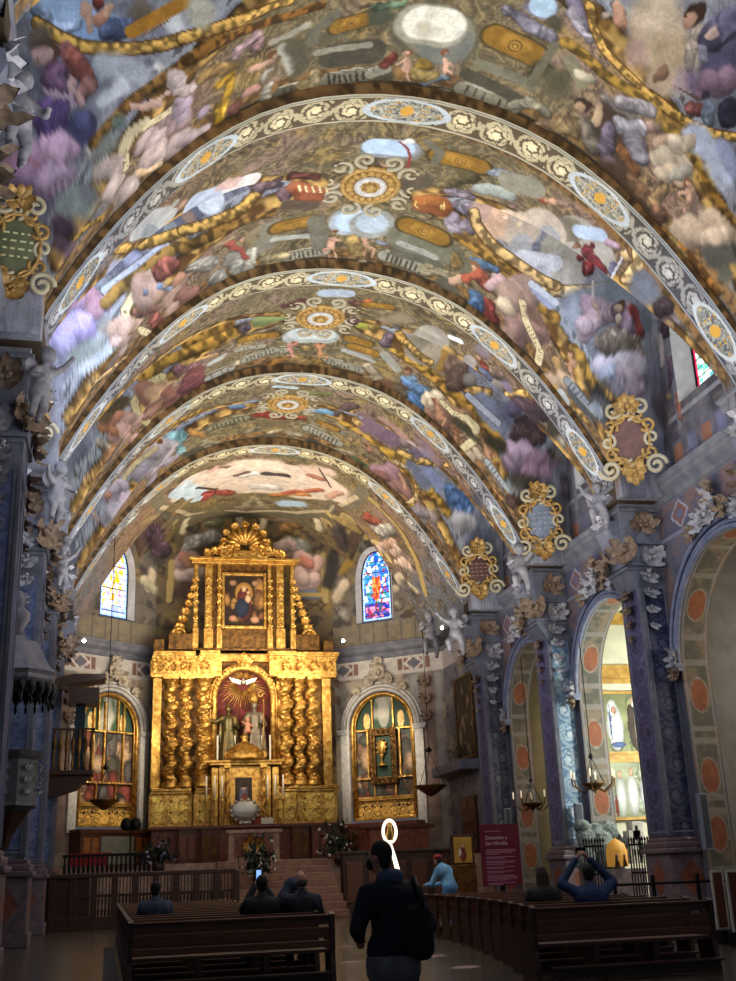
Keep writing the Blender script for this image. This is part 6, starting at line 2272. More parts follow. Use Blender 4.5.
# ------------------------------------------------------------------ piers
def pier(k, sg, cols):
    """cols: nave-face ground, scroll; near-face ground, scroll"""
    y0, y1 = pier_y(k), pier_y(k)+PIERD; xf, xw = XC+sg*FC(sg), XC+sg*(WL(sg)+.1); rnd = random.Random(k*7+sg)
    mb = MB()
    mb.box(xf, xw, y0, y1, 2.0, 12.75)                     # shaft core
    o = struct(mb.build('pillar', M_STONE if k > 2 or sg < 0 else M_STONED))
    p = MB(); e = sg
    p.box(xf-sg*.22, xw, y0-.22, y1+.22, 0, .35, .03); p.box(xf-sg*.16, xw, y0-.16, y1+.16, .35, 1.75, .02)
    p.box(xf-sg*.26, xw, y0-.26, y1+.26, 1.75, 1.9, .04); p.box(xf-sg*.18, xw, y0-.18, y1+.18, 1.9, 2.08, .05); p.box(xf-sg*.10, xw, y0-.10, y1+.10, 2.08, 2.2, .04)
    p.build('plinth', M_PLINTH, o)
    d = MB()                                               # red diamond inset on the plinth
    for (O, U) in (((xf-sg*.165, (y0+y1)/2), (0, 1)), (((xf+xw)/2, y0-.165), (1, 0))):
        vs = [(O[0]+U[0]*a, O[1]+U[1]*a, 1.05+b) for a, b in ((0, -.55), (.42, 0), (0, .55), (-.42, 0))]
        d.add(vs, [(0, 1, 2, 3)])
    d.build('plinth_inlay', M_RED, o)
    # painted panels
    h = 8.3
    panel('nave_face_panel', (xf-sg*.02, (y0+y1)/2, 2.35), (0, 1, 0), (0, 0, 1), PIERD-.12, h, shaft_fn(cols[0], cols[1], PIERD-.12, h), step=.045, parent=o)
    wn = abs(xw-xf)-.1
    panel('side_face_panel', ((xf+xw)/2-sg*.03, y0-.02, 2.35), (1, 0, 0), (0, 0, 1), wn, h, shaft_fn(cols[2], cols[3], wn, h), step=.04, parent=o)
    t = MB()                                               # raised edge strips
    for xx in (xf-sg*.03, xf+sg*.06):
        t.box(xx, xx+sg*.07, y0-.045, y0+.03, 2.25, 10.7)
    t.box(xw-sg*.12, xw-sg*.2, y0-.05, y0+.02, 2.25, 10.7)
    t.box(xf-sg*.045, xf+sg*.02, y0-.02, y0+.09, 2.25, 10.7); t.box(xf-sg*.045, xf+sg*.02, y1-.09, y1+.02, 2.25, 10.7)
    t.build('edge_moulding', M_STONE, o)
    # capital block, console and frieze block
    c = MB(); xs, xf = xf, XC+sg*9.3
    c.box(xf-sg*.10, xw, y0-.10, y1+.10, 10.62, 10.74, .03); c.box(xf-sg*.18, xw, y0-.18, y1+.18, 10.74, 10.86, .03)
    c.prism([(xs, 10.0), (xw, 10.0), (xw, 10.7), (xf-sg*.08, 10.7)], 'y', y0-.04, y1+.04)
    c.box(xf-sg*.06, xw, y0-.06, y1+.06, 10.86, 11.5); c.box(xf-sg*.16, xw, y0-.16, y1+.16, 11.5, 11.62, .03)
    c.box(xf-sg*.10, xw, y0-.10, y1+.10, 11.62, 12.72); c.box(xf-sg*.2, xw, y0-.2, y1+.2, 12.62, 12.74, .03)
    # S-shaped bracket on the face towards the nave
    S = [(0, 12.4), (.42, 12.35), (.46, 12.1), (.34, 11.8), (.2, 11.4), (.16, 10.9), (.1, 10.7), (0, 10.62)]
    poly = [(xf-sg*a, z) for a, z in S]
    c.prism(poly, 'y', y0+.12, y1-.12)
    c.build('capital_block', M_STONE, o)
    # stucco foliage
    f1, f2 = MB(), MB()
    xm = (xf+xw)/2-sg*.05; ymid = (y0+y1)/2
    acanthus(f1, (xm, y0-.12, 12.15), (0, -1, 0), 1.0, rnd); acanthus(f2, (xf-sg*.3, ymid, 12.4), (-sg, 0, 0), 1.0, rnd)
    acanthus(f1, (xf-sg*.1, y0-.1, 11.3), (-sg*.7, -.7, 0), 1.2, rnd, up=(0, 0, -1)); acanthus(f2, (xm+sg*.15, y0-.14, 11.1), (0, -1, 0), 1.0, rnd, up=(0, 0, -1))
    drop(f2, (xm, y0-.1, 10.5), (0, -1, 0), 1.7, .8, 4, rnd); drop(f1, (xs-sg*.1, ymid, 10.0), (-sg, 0, 0), 1.5, .75, 4, rnd)
    acanthus(f1, (xf-sg*.2, y1-.2, 11.0), (-sg, 0, 0), 1.0, rnd)
    f1.build('stucco_foliage', M_LEAFB, o); f2.build('stucco_foliage', M_LEAFG, o)
    return o
PC = {(1, 1): ((80, 78, 112), (120, 118, 150), (52, 56, 80), (88, 92, 116)),  # pier paint colours, with their bluish light and shade mixed in
      (2, 1): ((96, 92, 128), (62, 60, 90), (42, 46, 70), (84, 88, 112)),
      (3, 1): ((108, 104, 140), (76, 74, 110), (92, 122, 152), (186, 198, 206)),
      (4, 1): ((92, 92, 128), (66, 66, 98), (62, 66, 84), (112, 114, 122)),
      (0, 1): ((96, 92, 128), (62, 60, 90), (42, 46, 70), (84, 88, 112))}
PL = ((84, 88, 124), (62, 64, 98), (86, 98, 142), (128, 138, 170))
for k in range(5):
    pier(k, 1, PC[(k, 1)]); pier(k, -1, PL)

# foliage at the crown of every chapel arch, and rosettes of the frieze
def arch_foliage(k, sg):
    ym, r, zs = OPEN[(k, sg)]; x = XC+sg*WL(sg); rnd = random.Random(40+k+sg*3); f1, f2 = MB(), MB()
    for i, (dy, z, s) in enumerate(((0, 11.5, 1.25), (-.7, 11.35, .9), (.7, 11.35, .9), (0, 12.1, .8), (-1.3, 11.1, .7), (1.3, 11.1, .7))):
        acanthus(f1 if i % 2 else f2, (x-sg*.2, ym+dy, z), (-sg, 0, 0), s, rnd)
    for dy in (-r, r):
        acanthus(f2, (x-sg*.2, ym+dy, zs+.3), (-sg, 0, 0), .75, rnd); acanthus(f1, (x-sg*.2, ym+dy, zs-.2), (-sg, 0, 0), .65, rnd, up=(0, 0, -1))
    o = f1.build('stucco_garland', M_LEAFB); struct(o); f2.build('leaf_spray', M_LEAFG, o)
for k in range(1, 4):
    arch_foliage(k, 1)
arch_foliage(1, -1); arch_foliage(2, -1)

# ------------------------------------------------------------------ clerestory lunettes with windows
def glass_fn(w, h, border=(206, 30, 70), pal=((70, 190, 200), (235, 240, 235), (120, 200, 160), (240, 245, 250)), seed=0, figure=None):
    def fn(u, v, P):
        cell = .16; q = np.stack([u/cell+seed*3.1, v/cell+seed*1.7, np.zeros_like(u)], 1)
        jit = np.stack([vnoise(q*.8+5), vnoise(q*.8+25), np.zeros_like(u)], 1)
        I = np.floor(q+jit*1.3).astype(int); hsh = _perm[(I[:, 0]*37+I[:, 1]*101+seed*7) & 4095] % len(pal)
        c = np.array(pal, float)[hsh]
        if figure is not None: c = figure(u, v, c)
        e = np.minimum(w/2-np.abs(u), np.minimum(v, 9))
        top = h-w*.75
        e = np.where(v > top, (w/2-np.abs(u)*(1+np.clip((v-top)/(h-top), 0, 1)**1.6*1.0/np.maximum(1e-3, 1))), e)
        c[(e < .14)] = border
        c[np.abs((v % .62)-.31) < .025] = (40, 50, 70)
        return c
    return fn
M_GLASS = paintmat('stained_glass', rough=.3, emit=1.15, bump=0, amt=.15)

def lancet(w, h):
    """outline of a pointed window, from bottom left going up and over"""
    top = h-w*.95; pts = [(-w/2, 0), (-w/2, top)]
    for i in range(1, 9):
        t = i/8; pts.append((-w/2*math.cos(t*PI/2)**.9 if t < 1 else 0, top+(h-top)*math.sin(t*PI/2)**.95))
    return pts+[(-a, b) for a, b in pts[-2::-1]]
def window(n, O, U, N, w, h, fn, depth=.5):
    """O: bottom centre on the wall face, U: along the wall, N: toward the room"""
    O, U, N = Vector(O), Vector(U).normalized(), Vector(N).normalized(); up = Vector((0, 0, 1))
    out = lancet(w+.5, h+.35); inn = lancet(w, h)
    B = O-N*depth
    mb = MB(); vs = [(O+U*a+up*(b-.12)+N*.02)[:] for a, b in out]+[(B+U*a+up*b)[:] for a, b in inn]; k = len(out)
    mb.add(vs, [(i, (i+1) % k, k+(i+1) % k, k+i) for i in range(k)])
    root = struct(mb.build('window_%d' % n, MATS.get('window_reveal') or mat('window_reveal', (176, 172, 170), .7, c2=(196, 194, 194), nscale=3)))
    # glass grid clipped to the lancet
    st = .03; nu, nv = int(w/st)+1, int(h/st)+1
    u, v = np.meshgrid(np.linspace(-w/2, w/2, nu), np.linspace(0, h, nv), indexing='ij'); u = u.ravel(); v = v.ravel()
    iv = [b for a, b in inn[:len(inn)//2+1]]; ih = [-a for a, b in inn[:len(inn)//2+1]]
    lim = np.interp(v, iv, ih); keep = np.abs(u) <= lim+.02
    P = np.array(B)[None]+u[:, None]*np.array(U)[None]+v[:, None]*np.array(up)[None]
    C = fn(u, v, P)
    eb = lim-np.abs(u); C[(eb < .1)] = fn.border if hasattr(fn, 'border') else C[(eb < .1)]
    g = gridmesh('glass', P, nu, nv, C, M_GLASS, parent=root, smooth=False, keep=keep)
    fr = MB(); fr.tube([(B+U*a+up*b+N*.02)[:] for a, b in inn], .045, n=6, closed=True)
    for zz in np.arange(.62, h-.4, .62):
        l = float(np.interp(zz, iv, ih)); fr.tube([(B+U*-l+up*zz+N*.02)[:], (B+U*l+up*zz+N*.02)[:]], .014, n=5)
    fr.tube([(B+N*.02)[:], (B+up*(h-.05)+N*.02)[:]], .012, n=5)
    fr.build('window_frame', M_BLACK, root)
    return root
WN = [0]
def lunette(k, sg):
    y0, y1 = YA[k]+BW*.5, YA[k+1]+BW*.5; x = XC+sg*WL(sg); ym = (YA[k]+BW+YA[k+1])/2; st = .055
    ny, nz = int((y1-y0)/st)+1, int(8.0/st)+1
    Y, Z = np.meshgrid(np.linspace(y0, y1, ny), np.linspace(13.4, 21.4, nz), indexing='ij')
    P = np.stack([np.full(Y.size, x), Y.ravel(), Z.ravel()], 1)
    vz = vault_z(np.full(Y.size, x), P[:, 1]); keep = (P[:, 2] < np.maximum(vz, 13.5)+.12)
    w, h = 2.4, 4.2; yc = ym+.35; zb = 15.75
    out = lancet(w+.5, h+.35); hv = [b for a, b in out[:len(out)//2+1]]; hh = [-a for a, b in out[:len(out)//2+1]]
    v = P[:, 2]-zb+.12; hole = (v > 0) & (v < h+.35) & (np.abs(P[:, 1]-yc) < np.interp(v, hv, hh)-.03); keep &= ~hole
    n = fbm(P*.8, 4); n2 = fbm(P*2.3, 3)
    C = mix(np.tile(np.array([92, 90, 98.]), (len(P), 1)), (70, 66, 76), sstep(.42, .62, n)); C = mix(C, (124, 112, 104), sstep(.55, .7, n2)*.6)
    z = P[:, 2]
    for zl in (15.3,): C[np.abs(z-zl) < .08] = (132, 132, 138)
    low = z < 14.6
    cell = np.floor((P[:, 1]-ym)/.9); fr = np.abs((P[:, 1]-ym)/.9-cell-.5)
    C[low & (fr < .36) & (z < 14.45)] = (88, 88, 104); C[low & (fr < .3) & (z < 14.35)] = np.where((cell[low & (fr < .3) & (z < 14.35)] % 2 == 0)[:, None], (126, 86, 70), (96, 96, 120))
    # painted pilasters and dark drapery beside the window
    for dy in (-1.62, 1.62):
        m = (np.abs(P[:, 1]-yc-dy) < .14) & (z > 14.8) & (z < 19); C[m] = (112, 112, 120)
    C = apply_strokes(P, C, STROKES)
    C = C*(.85+.3*fbm(P*3, 3))[:, None]
    struct(gridmesh('wall_%s' % ('right' if sg > 0 else 'left'), P, ny, nz, C, M_FRESCO, keep=keep))
    WN[0] += 1
    fn = glass_fn(w, h, seed=k+3)
    fn.border = np.array([214, 40, 84.])
    window(WN[0], (x, yc, zb), (0, 1, 0), (-sg, 0, 0), w, h, fn, depth=.6)
for k in range(4):
    lunette(k, 1); lunette(k, -1)

# ------------------------------------------------------------------ apse
def apse_wall(sg):
    st = .07; na = int((A_OUT-A_IN+.3)/st)+1; nz = int(20.8/st)+1
    a, Z = np.meshgrid(np.linspace(A_IN-.3, A_OUT, na), np.linspace(0, 20.8, nz), indexing='ij'); a = a.ravel(); z = Z.ravel()
    P = np.array([awall(sg, aa)[:2] for aa in np.linspace(A_IN-.3, A_OUT, na)]); P = np.repeat(P, nz, axis=0); P = np.concatenate([P, z[:, None]], 1)
    n = fbm(P*.8, 4); n2 = fbm(P*2.2, 3)
    C = mix(np.tile(np.array([122, 116, 112.]), (len(P), 1)), (150, 136, 118), sstep(.42, .62, n)); C = mix(C, (86, 76, 72), sstep(.55, .7, n2)*.6)
    up = z > 13.5
    C[up] = mix(np.tile(np.array([104, 98, 90.]), (up.sum(), 1)), (130, 112, 80), sstep(.45, .65, n[up])); C[up] = mix(C[up], (60, 54, 54), sstep(.52, .66, n2[up])*.7)
    # blocks above the cornice
    m = (z > 13.5) & (z < 14.75); cell = np.floor(a/.85+.3); C[m & (np.abs(a/.85+.3-cell-.5) < .46)] = mix(np.tile(np.array([110, 104, 96.]), ((m & (np.abs(a/.85+.3-cell-.5) < .46)).sum(), 1)), (126, 112, 88), n2[m & (np.abs(a/.85+.3-cell-.5) < .46)])
    m = (z > 13.5) & (z < 14.75) & (np.abs(a/.85+.3-cell-.5) >= .46); C[m] = (84, 80, 78)
    # frieze with diamonds
    m = (z > 11.75) & (z < 12.8); C[m] = (176, 170, 164)
    m2 = (z > 11.95) & (z < 12.6)
    for c0 in (-2.2, 2.1):
        dd = np.abs(a-c0)/1.25+np.abs(z-12.28)
        C[m2 & (np.abs(a-c0) < .95)] = (118, 86, 76); C[m2 & (dd < .5) & (dd > .34)] = (186, 180, 176); C[(dd < .3)] = (96, 98, 108)
        C[m2 & (np.abs(np.abs(a-c0)-.62) < .05)] = (186, 180, 176)
    # green-grey panels beside the niche, brown marble pilasters
    for c0, hw_, col in ((-2.75, .22, (150, 142, 128)), (2.05, .2, (150, 150, 148)), (2.75, .42, (126, 100, 88)), (3.45, .2, (150, 146, 146))):
        m = (np.abs(a-c0) < hw_) & (z < 11.6) & (z > 3); C[m] = C[m]*.35+np.array(col, float)*.65
    C = apply_strokes(P, C, STROKES)
    vz = vault_z(P[:, 0], P[:, 1]); keep = z < np.maximum(vz, 14)+.15
    w, h = 1.8, 4.0; zb = 14.95; out = lancet(w+.5, h+.35); hv = [b for _, b in out[:len(out)//2+1]]; hh = [-q for q, b in out[:len(out)//2+1]]
    v = z-zb+.12; hole = (v > 0) & (v < h+.35) & (np.abs(a+.1) < np.interp(v, hv, hh)-.03); keep &= ~hole
    w2, z2 = 4.0, 9.2
    ho = (np.abs(a-.05) < 1.9) & (z > 4.1) & ((z < 9.0) | (((a-.05)**2+(z-9.0)**2) < 1.9**2)); keep &= ~ho
    C = C*(.85+.3*fbm(P*3, 3))[:, None]
    o = struct(gridmesh('wall_%s' % ('apse_right' if sg > 0 else 'apse_left'), P, na, nz, C, M_FRESCO, keep=keep, smooth=False))
    U = Vector((sg*AT[0], AT[1], 0)); N = Vector((-sg*.6198, -.7848, 0))
    WN[0] += 1
    def fig(u, v, c):
        if sg > 0:
            c = np.where((v < 1.05)[:, None], c*np.array([1, .55, .7]), c)
            f = ((u/.26)**2+((v-2.1)/1.0)**2) < 1; c[f] = np.where((vnoise(np.stack([u[f]*9, v[f]*5, u[f]*0], 1)) > .45)[:, None], (214, 70, 40), (240, 140, 70))
            f = ((u/.17)**2+((v-3.0)/.2)**2) < 1; c[f] = (240, 220, 210)
            f = ((u/.2)**2+((v-2.75)/.25)**2) < 1; c[f] = (90, 140, 220)
        else:
            f = ((u/.32)**2+((v-1.9)/1.0)**2) < 1; c[f] = np.where((vnoise(np.stack([u[f]*9, v[f]*5, u[f]*0], 1)) > .45)[:, None], (226, 232, 255), (246, 190, 40))
            c = np.where((v < .6)[:, None], np.array([120, 160, 255.])*.5+c*.5, c)
        return c
    pal = ((30, 90, 220), (70, 150, 240), (150, 60, 80), (240, 240, 240), (40, 110, 230), (60, 150, 160)) if sg > 0 else ((225, 232, 255), (160, 190, 255), (250, 200, 60), (235, 240, 255), (190, 160, 220))
    fn = glass_fn(w, h, border=(150, 190, 255), pal=pal, seed=11+sg, figure=fig); fn.border = np.array([150, 190, 255.])
    window(WN[0], awall(sg, -.1, 0, zb), U, N, w, h, fn, depth=.35)
    # straight wall between the last pier and the angled wall
    y0, y1 = YA[4]+.3, awall(sg, A_OUT).y; st = .07; x = XC+sg*APW
    ny, nz = int((y1-y0)/st)+1, int(20.8/st)+1
    Y, Z = np.meshgrid(np.linspace(y0, y1, ny), np.linspace(0, 20.8, nz), indexing='ij')
    P = np.stack([np.full(Y.size, x), Y.ravel(), Z.ravel()], 1); z = P[:, 2]
    n = fbm(P*.8, 4); n2 = fbm(P*2.2, 3)
    C = mix(np.tile(np.array([104, 100, 112.]), (len(P), 1)), (130, 122, 120), sstep(.42, .62, n)); C = mix(C, (76, 72, 80), sstep(.55, .7, n2)*.6)
    C[z > 13.5] = C[z > 13.5]*np.array([.95, .92, .86])
    m = (z > 11.75) & (z < 12.8); C[m] = (156, 150, 150)
    C = apply_strokes(P, C, STROKES)
    vz = vault_z(P[:, 0], P[:, 1]); keep = z < np.maximum(vz, 13.6)+.15
    o2 = struct(gridmesh('wall_%s' % ('right' if sg > 0 else 'left'), P, ny, nz, C, M_FRESCO, keep=keep, smooth=False))
    # niche arch moulding
    mb = MB(); c0 = .05
    pts = [(-1.95, 4.2), (-1.95, 9.0)]+[(-1.95*math.cos(t), 9.0+1.95*math.sin(t)) for t in np.linspace(.06, PI-.06, 26)]+[(1.95, 9.0), (1.95, 4.2)]
    for off, pr, rad in ((.08, .06, .10), (.27, .10, .09), (.44, .05, .06)):
        q = []
        for (aa, bb) in pts[1:-1]:
            l = math.hypot(aa, bb-9.0); l = l or 1; q.append(awall(sg, c0+aa+aa/l*off, pr, bb+(bb-9.0)/l*off)[:])
        mb.tube(q, rad, n=6)
    for ss in (-1, 1):
        for (w0, w1, za, zb_, pr) in ((1.95, 2.45, 3.9, 8.75, .12), (1.9, 2.6, 8.75, 8.88, .2), (1.86, 2.66, 8.88, 9.0, .24)):
            A0, A1 = awall(sg, c0+ss*w0, -.05), awall(sg, c0+ss*w1, -.05); B0, B1 = awall(sg, c0+ss*w0, pr), awall(sg, c0+ss*w1, pr)
            vs = [(q.x, q.y, za) for q in (A0, A1, B1, B0)]+[(q.x, q.y, zb_) for q in (A0, A1, B1, B0)]
            mb.add(vs, [(0, 1, 2, 3), (4, 5, 6, 7), (0, 1, 5, 4), (1, 2, 6, 5), (2, 3, 7, 6), (3, 0, 4, 7)])
    mb.build('niche_moulding', M_WHITE, o)
    rnd = random.Random(5+sg); f1 = MB()
    for (aa, zz, s_) in ((.05, 11.9, 1.15), (-.5, 11.5, .8), (.6, 11.5, .8), (.05, 12.5, .7), (-1.3, 11.0, .6), (1.4, 11.0, .6)):
        acanthus(f1, awall(sg, aa, .15, zz), N, s_, rnd)
    f1.build('stucco_cartouche', mat('stucco_cream', (150, 138, 122), .6, c2=(186, 172, 150), nscale=6), o)
    f2 = MB()
    for zz in (11.2, 10.3, 9.4): acanthus(f2, awall(sg, 2.75, .12, zz), N, .7, rnd, up=(0, 0, -1))
    for zz in (11.6, 10.6): acanthus(f2, awall(sg, -2.6, .12, zz), N, .7, rnd)
    f2.build('stucco_trophy', M_LEAFB, o)
    return o
apse_wall(1); apse_wall(-1)
# back wall of the apse behind the altarpiece
st = .08; nx_, nz_ = int(9.9/st), int(21.2/st)
X, Z = np.meshgrid(np.linspace(XC-4.95, XC+4.95, nx_), np.linspace(0, 21.2, nz_), indexing='ij')
P = np.stack([X.ravel(), np.full(X.size, 60.62), Z.ravel()], 1)
n = fbm(P*.8, 4); C = mix(np.tile(np.array([96, 84, 64.]), (len(P), 1)), (130, 108, 66), sstep(.42, .62, n)); C = mix(C, (50, 44, 42), sstep(.52, .66, fbm(P*2.1, 3))*.7)
C = apply_strokes(P, C, STROKES)
vz = vault_z(P[:, 0], P[:, 1]); struct(gridmesh('wall_back', P, nx_, nz_, C, M_FRESCO, keep=P[:, 2] < np.maximum(vz, 14)+.2, smooth=False))
# ------------------------------------------------------------------ generic painted scenes
def scene_fn(seed, pal, bg, w, h, n=26, frame=None, fw=.08):
    R = random.Random(seed); bl = [(R.uniform(-.45, .45)*w, R.uniform(.04, .9)*h, R.uniform(.05, .16)*min(w, h), R.uniform(.6, 2.2), R.choice(pal)) for _ in range(n)]
    def fn(u, v, P):
        c = np.tile(np.array(bg, float), (len(u), 1))*(.7+.6*fbm(P*1.5+seed, 3))[:, None]
        wu = (vnoise(P*6+seed)-.5)*.12; wv = (vnoise(P*6+seed+40)-.5)*.12
        for (x, y, r, el, col) in bl:
            d = np.hypot(u+wu-x, (v+wv-y)/el)/r; m = d < 1
            c[m] = np.array(col, float)*(1.15-.6*d[m]**2)[:, None]*(.85+.3*vnoise(P[m]*14))[:, None]
        if frame is not None: c[np.minimum(w/2-np.abs(u), np.minimum(v, h-v)) < fw] = frame
        return c
    return fn
def figs(base, items):
    """base colour function + explicit ellipses (u, v, ru, rv, colour)"""
    def fn(u, v, P):
        c = base(u, v, P); wu = (vnoise(P*9)-.5)*.05
        for (x, y, a, b, col) in items:
            d = np.hypot((u+wu-x)/a, (v-y)/b); m = d < 1; c[m] = np.array(col, float)*(1.12-.4*d[m]**2)[:, None]
        return c
    return fn
def vines(ground, gold, sc=1.0):
    def fn(u, v, P):
        m, r, th = scroll(v*sc, u*sc, .55, .3); m2, _, _ = scroll(u*sc+.3, v*sc % .6-.3, .5, .26); m = np.maximum(m, m2)
        return mix(np.tile(np.array(ground, float), (len(u), 1)), gold, m)*(.8+.4*fbm(P*4, 2))[:, None]
    return fn
M_GPAINT = paintmat('gilded_relief', rough=.34, metal=.75, amt=.25, bump=.5, nscale=22)
M_WAX = mat('candle_wax', (236, 228, 206), .5)
M_DARKRED = mat('niche_red', (70, 16, 16), .8, c2=(112, 30, 22), nscale=2)
M_SKIN = mat('skin', (176, 124, 100), .55)
M_MARB = mat('pink_marble', (156, 122, 104), .35, c2=(190, 156, 134), nscale=4)
M_SILV = mat('silver', (196, 190, 178), .3, metal=.9, bump=.4, bscale=18)

# ------------------------------------------------------------------ high altarpiece
AY = 58.9
def ax(px, py=700, Y=AY): return atY(px, py, Y).x
def az(py, px=245, Y=AY): return atY(px, py, Y).z
CX = (ax(148, 660)+ax(338, 660))/2
R0 = empty('altarpiece', (CX, AY, 2.2))
tag(R0, 'towering gilded altarpiece with twisted columns behind the high altar', 'altarpiece')
def rb(mb, name, m=None):  # parts are built in world metres, then hung under the root
    o = mb.build(name, m or M_GOLD); o.parent = R0; o.matrix_parent_inverse = Matrix.Translation(-Vector(R0.location)); return o
def rp_(o):
    o.parent = R0; o.matrix_parent_inverse = Matrix.Translation(-Vector(R0.location)); return o
zb, zp, zc0, ze, zk = 4.0, 6.0, 11.25, 11.65, 12.95
hw = (ax(338, 655)-ax(148, 655))/2
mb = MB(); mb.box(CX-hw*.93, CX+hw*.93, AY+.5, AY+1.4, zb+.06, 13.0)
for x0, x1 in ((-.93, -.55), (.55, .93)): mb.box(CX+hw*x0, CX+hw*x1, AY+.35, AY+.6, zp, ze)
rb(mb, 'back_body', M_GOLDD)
for s in (-1, 1):
    mb = MB()
    for a, b, d in ((.28, .52, -.35), (.52, .95, -.15)):
        x0, x1 = CX+s*hw*a, CX+s*hw*b
        mb.box(x0, x1, AY+d, AY+.7, zb, zp-.3, .04); mb.box(x0-.06, x1+.06, AY+d-.08, AY+.7, zp-.3, zp-.18, .03); mb.box(x0-.1, x1+.1, AY+d-.14, AY+.7, zp-.18, zp, .04)
        mb.box(x0-.08, x1+.08, AY+d-.1, AY+.7, zb, zb+.18, .04)
    rb(mb, 'pedestal_tier')
for s in (-1, 1):
    for a, b, d in ((.29, .50, -.36), (.56, .78, -.16), (.80, .93, -.16)):
        w_ = hw*(b-a)-.14
        rp_(panel('relief_panel', (CX+s*hw*(a+b)/2, AY+d-.012, zb+.28), (1, 0, 0), (0, 0, 1), w_, zp-zb-.68, vines((120, 78, 22), (248, 206, 110), 1.1), step=.035, m=M_GPAINT))
def solomonic(x, y, r):
    c = MB(); nz, nt = 150, 30; vs = []; H = zc0-(zp+.3)
    for i in range(nz+1):
        t = i/nz; z = zp+.3+H*t
        for j in range(nt):
            a = 2*PI*j/nt; ph = a-2*PI*5*t
            rr = r*(.84+.17*math.cos(ph)+.12*math.sin(3*a+41*t)*math.sin(57*t+a)+.10*math.sin(5*a-90*t)*math.sin(75*t+2*a))
            vs.append((x+rr*math.cos(a)+.05*math.cos(2*PI*5*t), y+rr*math.sin(a)+.05*math.sin(2*PI*5*t), z))
    c.add(vs, [(i*nt+j, i*nt+(j+1) % nt, (i+1)*nt+(j+1) % nt, (i+1)*nt+j) for i in range(nz) for j in range(nt)], True)
    o = rb(c, 'twisted_column')
    b = MB(); b.lathe([(r*1.25, zp), (r*1.25, zp+.1), (r*1.05, zp+.16), (r*1.2, zp+.22), (r*.9, zp+.32)], (x, y, 0), 18)
    k = MB(); k.lathe([(r*.8, zc0-.02), (r*.85, zc0+.1), (r*1.25, ze-.12)], (x, y, 0), 14); k.box(x-r*1.3, x+r*1.3, y-r*1.3, y+r*1.3, ze-.12, ze)
    for q in range(8):
        a = q*PI/4; leaf_mesh(k, Matrix.Translation((x+math.cos(a)*r*.8, y+math.sin(a)*r*.8, zc0-.08)) @ Matrix.Rotation(a+PI/2, 4, 'Z'), .42, .14, .6, 5)
    for nm, q in (('column_base', b), ('capital', k)):
        w = q.build(nm, M_GOLD); w.parent = o
for px in (170.4, 185.6, 203.2, 285.0, 299.2, 313.0):
    inner = px in (203.2, 285.0); solomonic(ax(px, 740), AY-(.25 if inner else -.02), .37 if inner else .34)
for px in (156, 328): mb = MB(); mb.box(ax(px-4.5, 740), ax(px+4.5, 740), AY+.1, AY+.5, zp, ze, .03); rb(mb, 'edge_pilaster')
# entablature, breaking forward over the columns
mb = MB(); rnd = random.Random(3)
for s in (-1, 1):
    for a, b, d in ((.25, .50, -.62), (.50, .97, -.38)):
        x0, x1 = CX+s*hw*a, CX+s*hw*b
        mb.box(x0, x1, AY+d+.15, AY+.7, ze, ze+.22, .02); mb.box(x0, x1, AY+d+.2, AY+.7, ze+.22, ze+.85)
        for e, z0, z1 in ((.04, .85, .95), (-.06, .95, 1.08), (-.18, 1.08, 1.2), (-.26, 1.2, 1.3)): mb.box(x0+s*0-.02+e*.4, x1+.02-e*.4, AY+d+e, AY+.7, ze+z0, ze+z1, .02)
mb.box(CX-hw*.26, CX+hw*.26, AY+.1, AY+.7, ze+.9, ze+1.3, .03)
for i in range(40):
    x = CX-hw*.95+i*hw*1.9/39
    if abs(x-CX) > hw*.27: mb.box(x-.05, x+.05, AY-.58-(.2 if abs(x-CX) < hw*.5 else 0), AY-.3, ze+.88, ze+1.06)
rb(mb, 'entablature')
mb = MB()
for px in (170.4, 185.6, 203.2, 285.0, 299.2, 313.0, 157, 327):
    acanthus(mb, (ax(px, 670), AY-.28-(.22 if px in (203.2, 285.0) else 0), ze+.52), (0, -1, 0), .62, rnd)
rb(mb, 'frieze_foliage')
# niche with arched frame
nx0, nx1 = ax(214, 720), ax(273, 720); nr = (nx1-nx0)/2; nc = (nx0+nx1)/2; nz0, nzs = 6.6, az(668)-nr*1.0
arc = [(nc-nr, nz0), (nc-nr, nzs)]+[(nc-nr*math.cos(t), nzs+nr*math.sin(t)) for t in np.linspace(.08, PI-.08, 24)]+[(nc+nr, nzs), (nc+nr, nz0)]
mb = MB(); mb.tube([(a, AY-.05, b) for a, b in arc], .17, n=8); mb.tube([(nc+(a-nc)*1.12, AY-.0, nzs+(b-nzs)*1.12 if b > nzs else b) for a, b in arc], .09, n=6)
for a, b in arc[1:-1]: acanthus(mb, (a, AY-.2, b), (0, -1, 0), .3, rnd, spread=(-60, 0, 60), berries=False)
mb.box(nc-nr-.55, nc-nr-.2, AY+.0, AY+.6, zp, ze+.9); mb.box(nc+nr+.2, nc+nr+.55, AY+.0, AY+.6, zp, ze+.9)
acanthus(mb, (nc, AY-.35, nzs+nr+.3), (0, -1, 0), 1.0, rnd)
rb(mb, 'niche_frame')
mb = MB(); mb.add([(a, AY+.42, b) for a, b in arc], [tuple(range(len(arc)))]); rb(mb, 'niche_back', M_DARKRED)
mb = MB()
for i in range(25):
    a = PI*(i+.5)/25; l = 1.75 if i % 2 else 1.35
    if .18*PI < a < .82*PI or True:
        c0 = Vector((nc, AY+.36, az(683))); d = Vector((math.cos(a+PI), 0, -math.sin(a)*1.0)); mb.tube([c0+d*.35, c0+d*l], [.035, .012], n=5)
        d2 = Vector((math.cos(a), 0, math.sin(a))); mb.tube([c0+d2*.35, c0+d2*(l*.62)], [.03, .01], n=5)
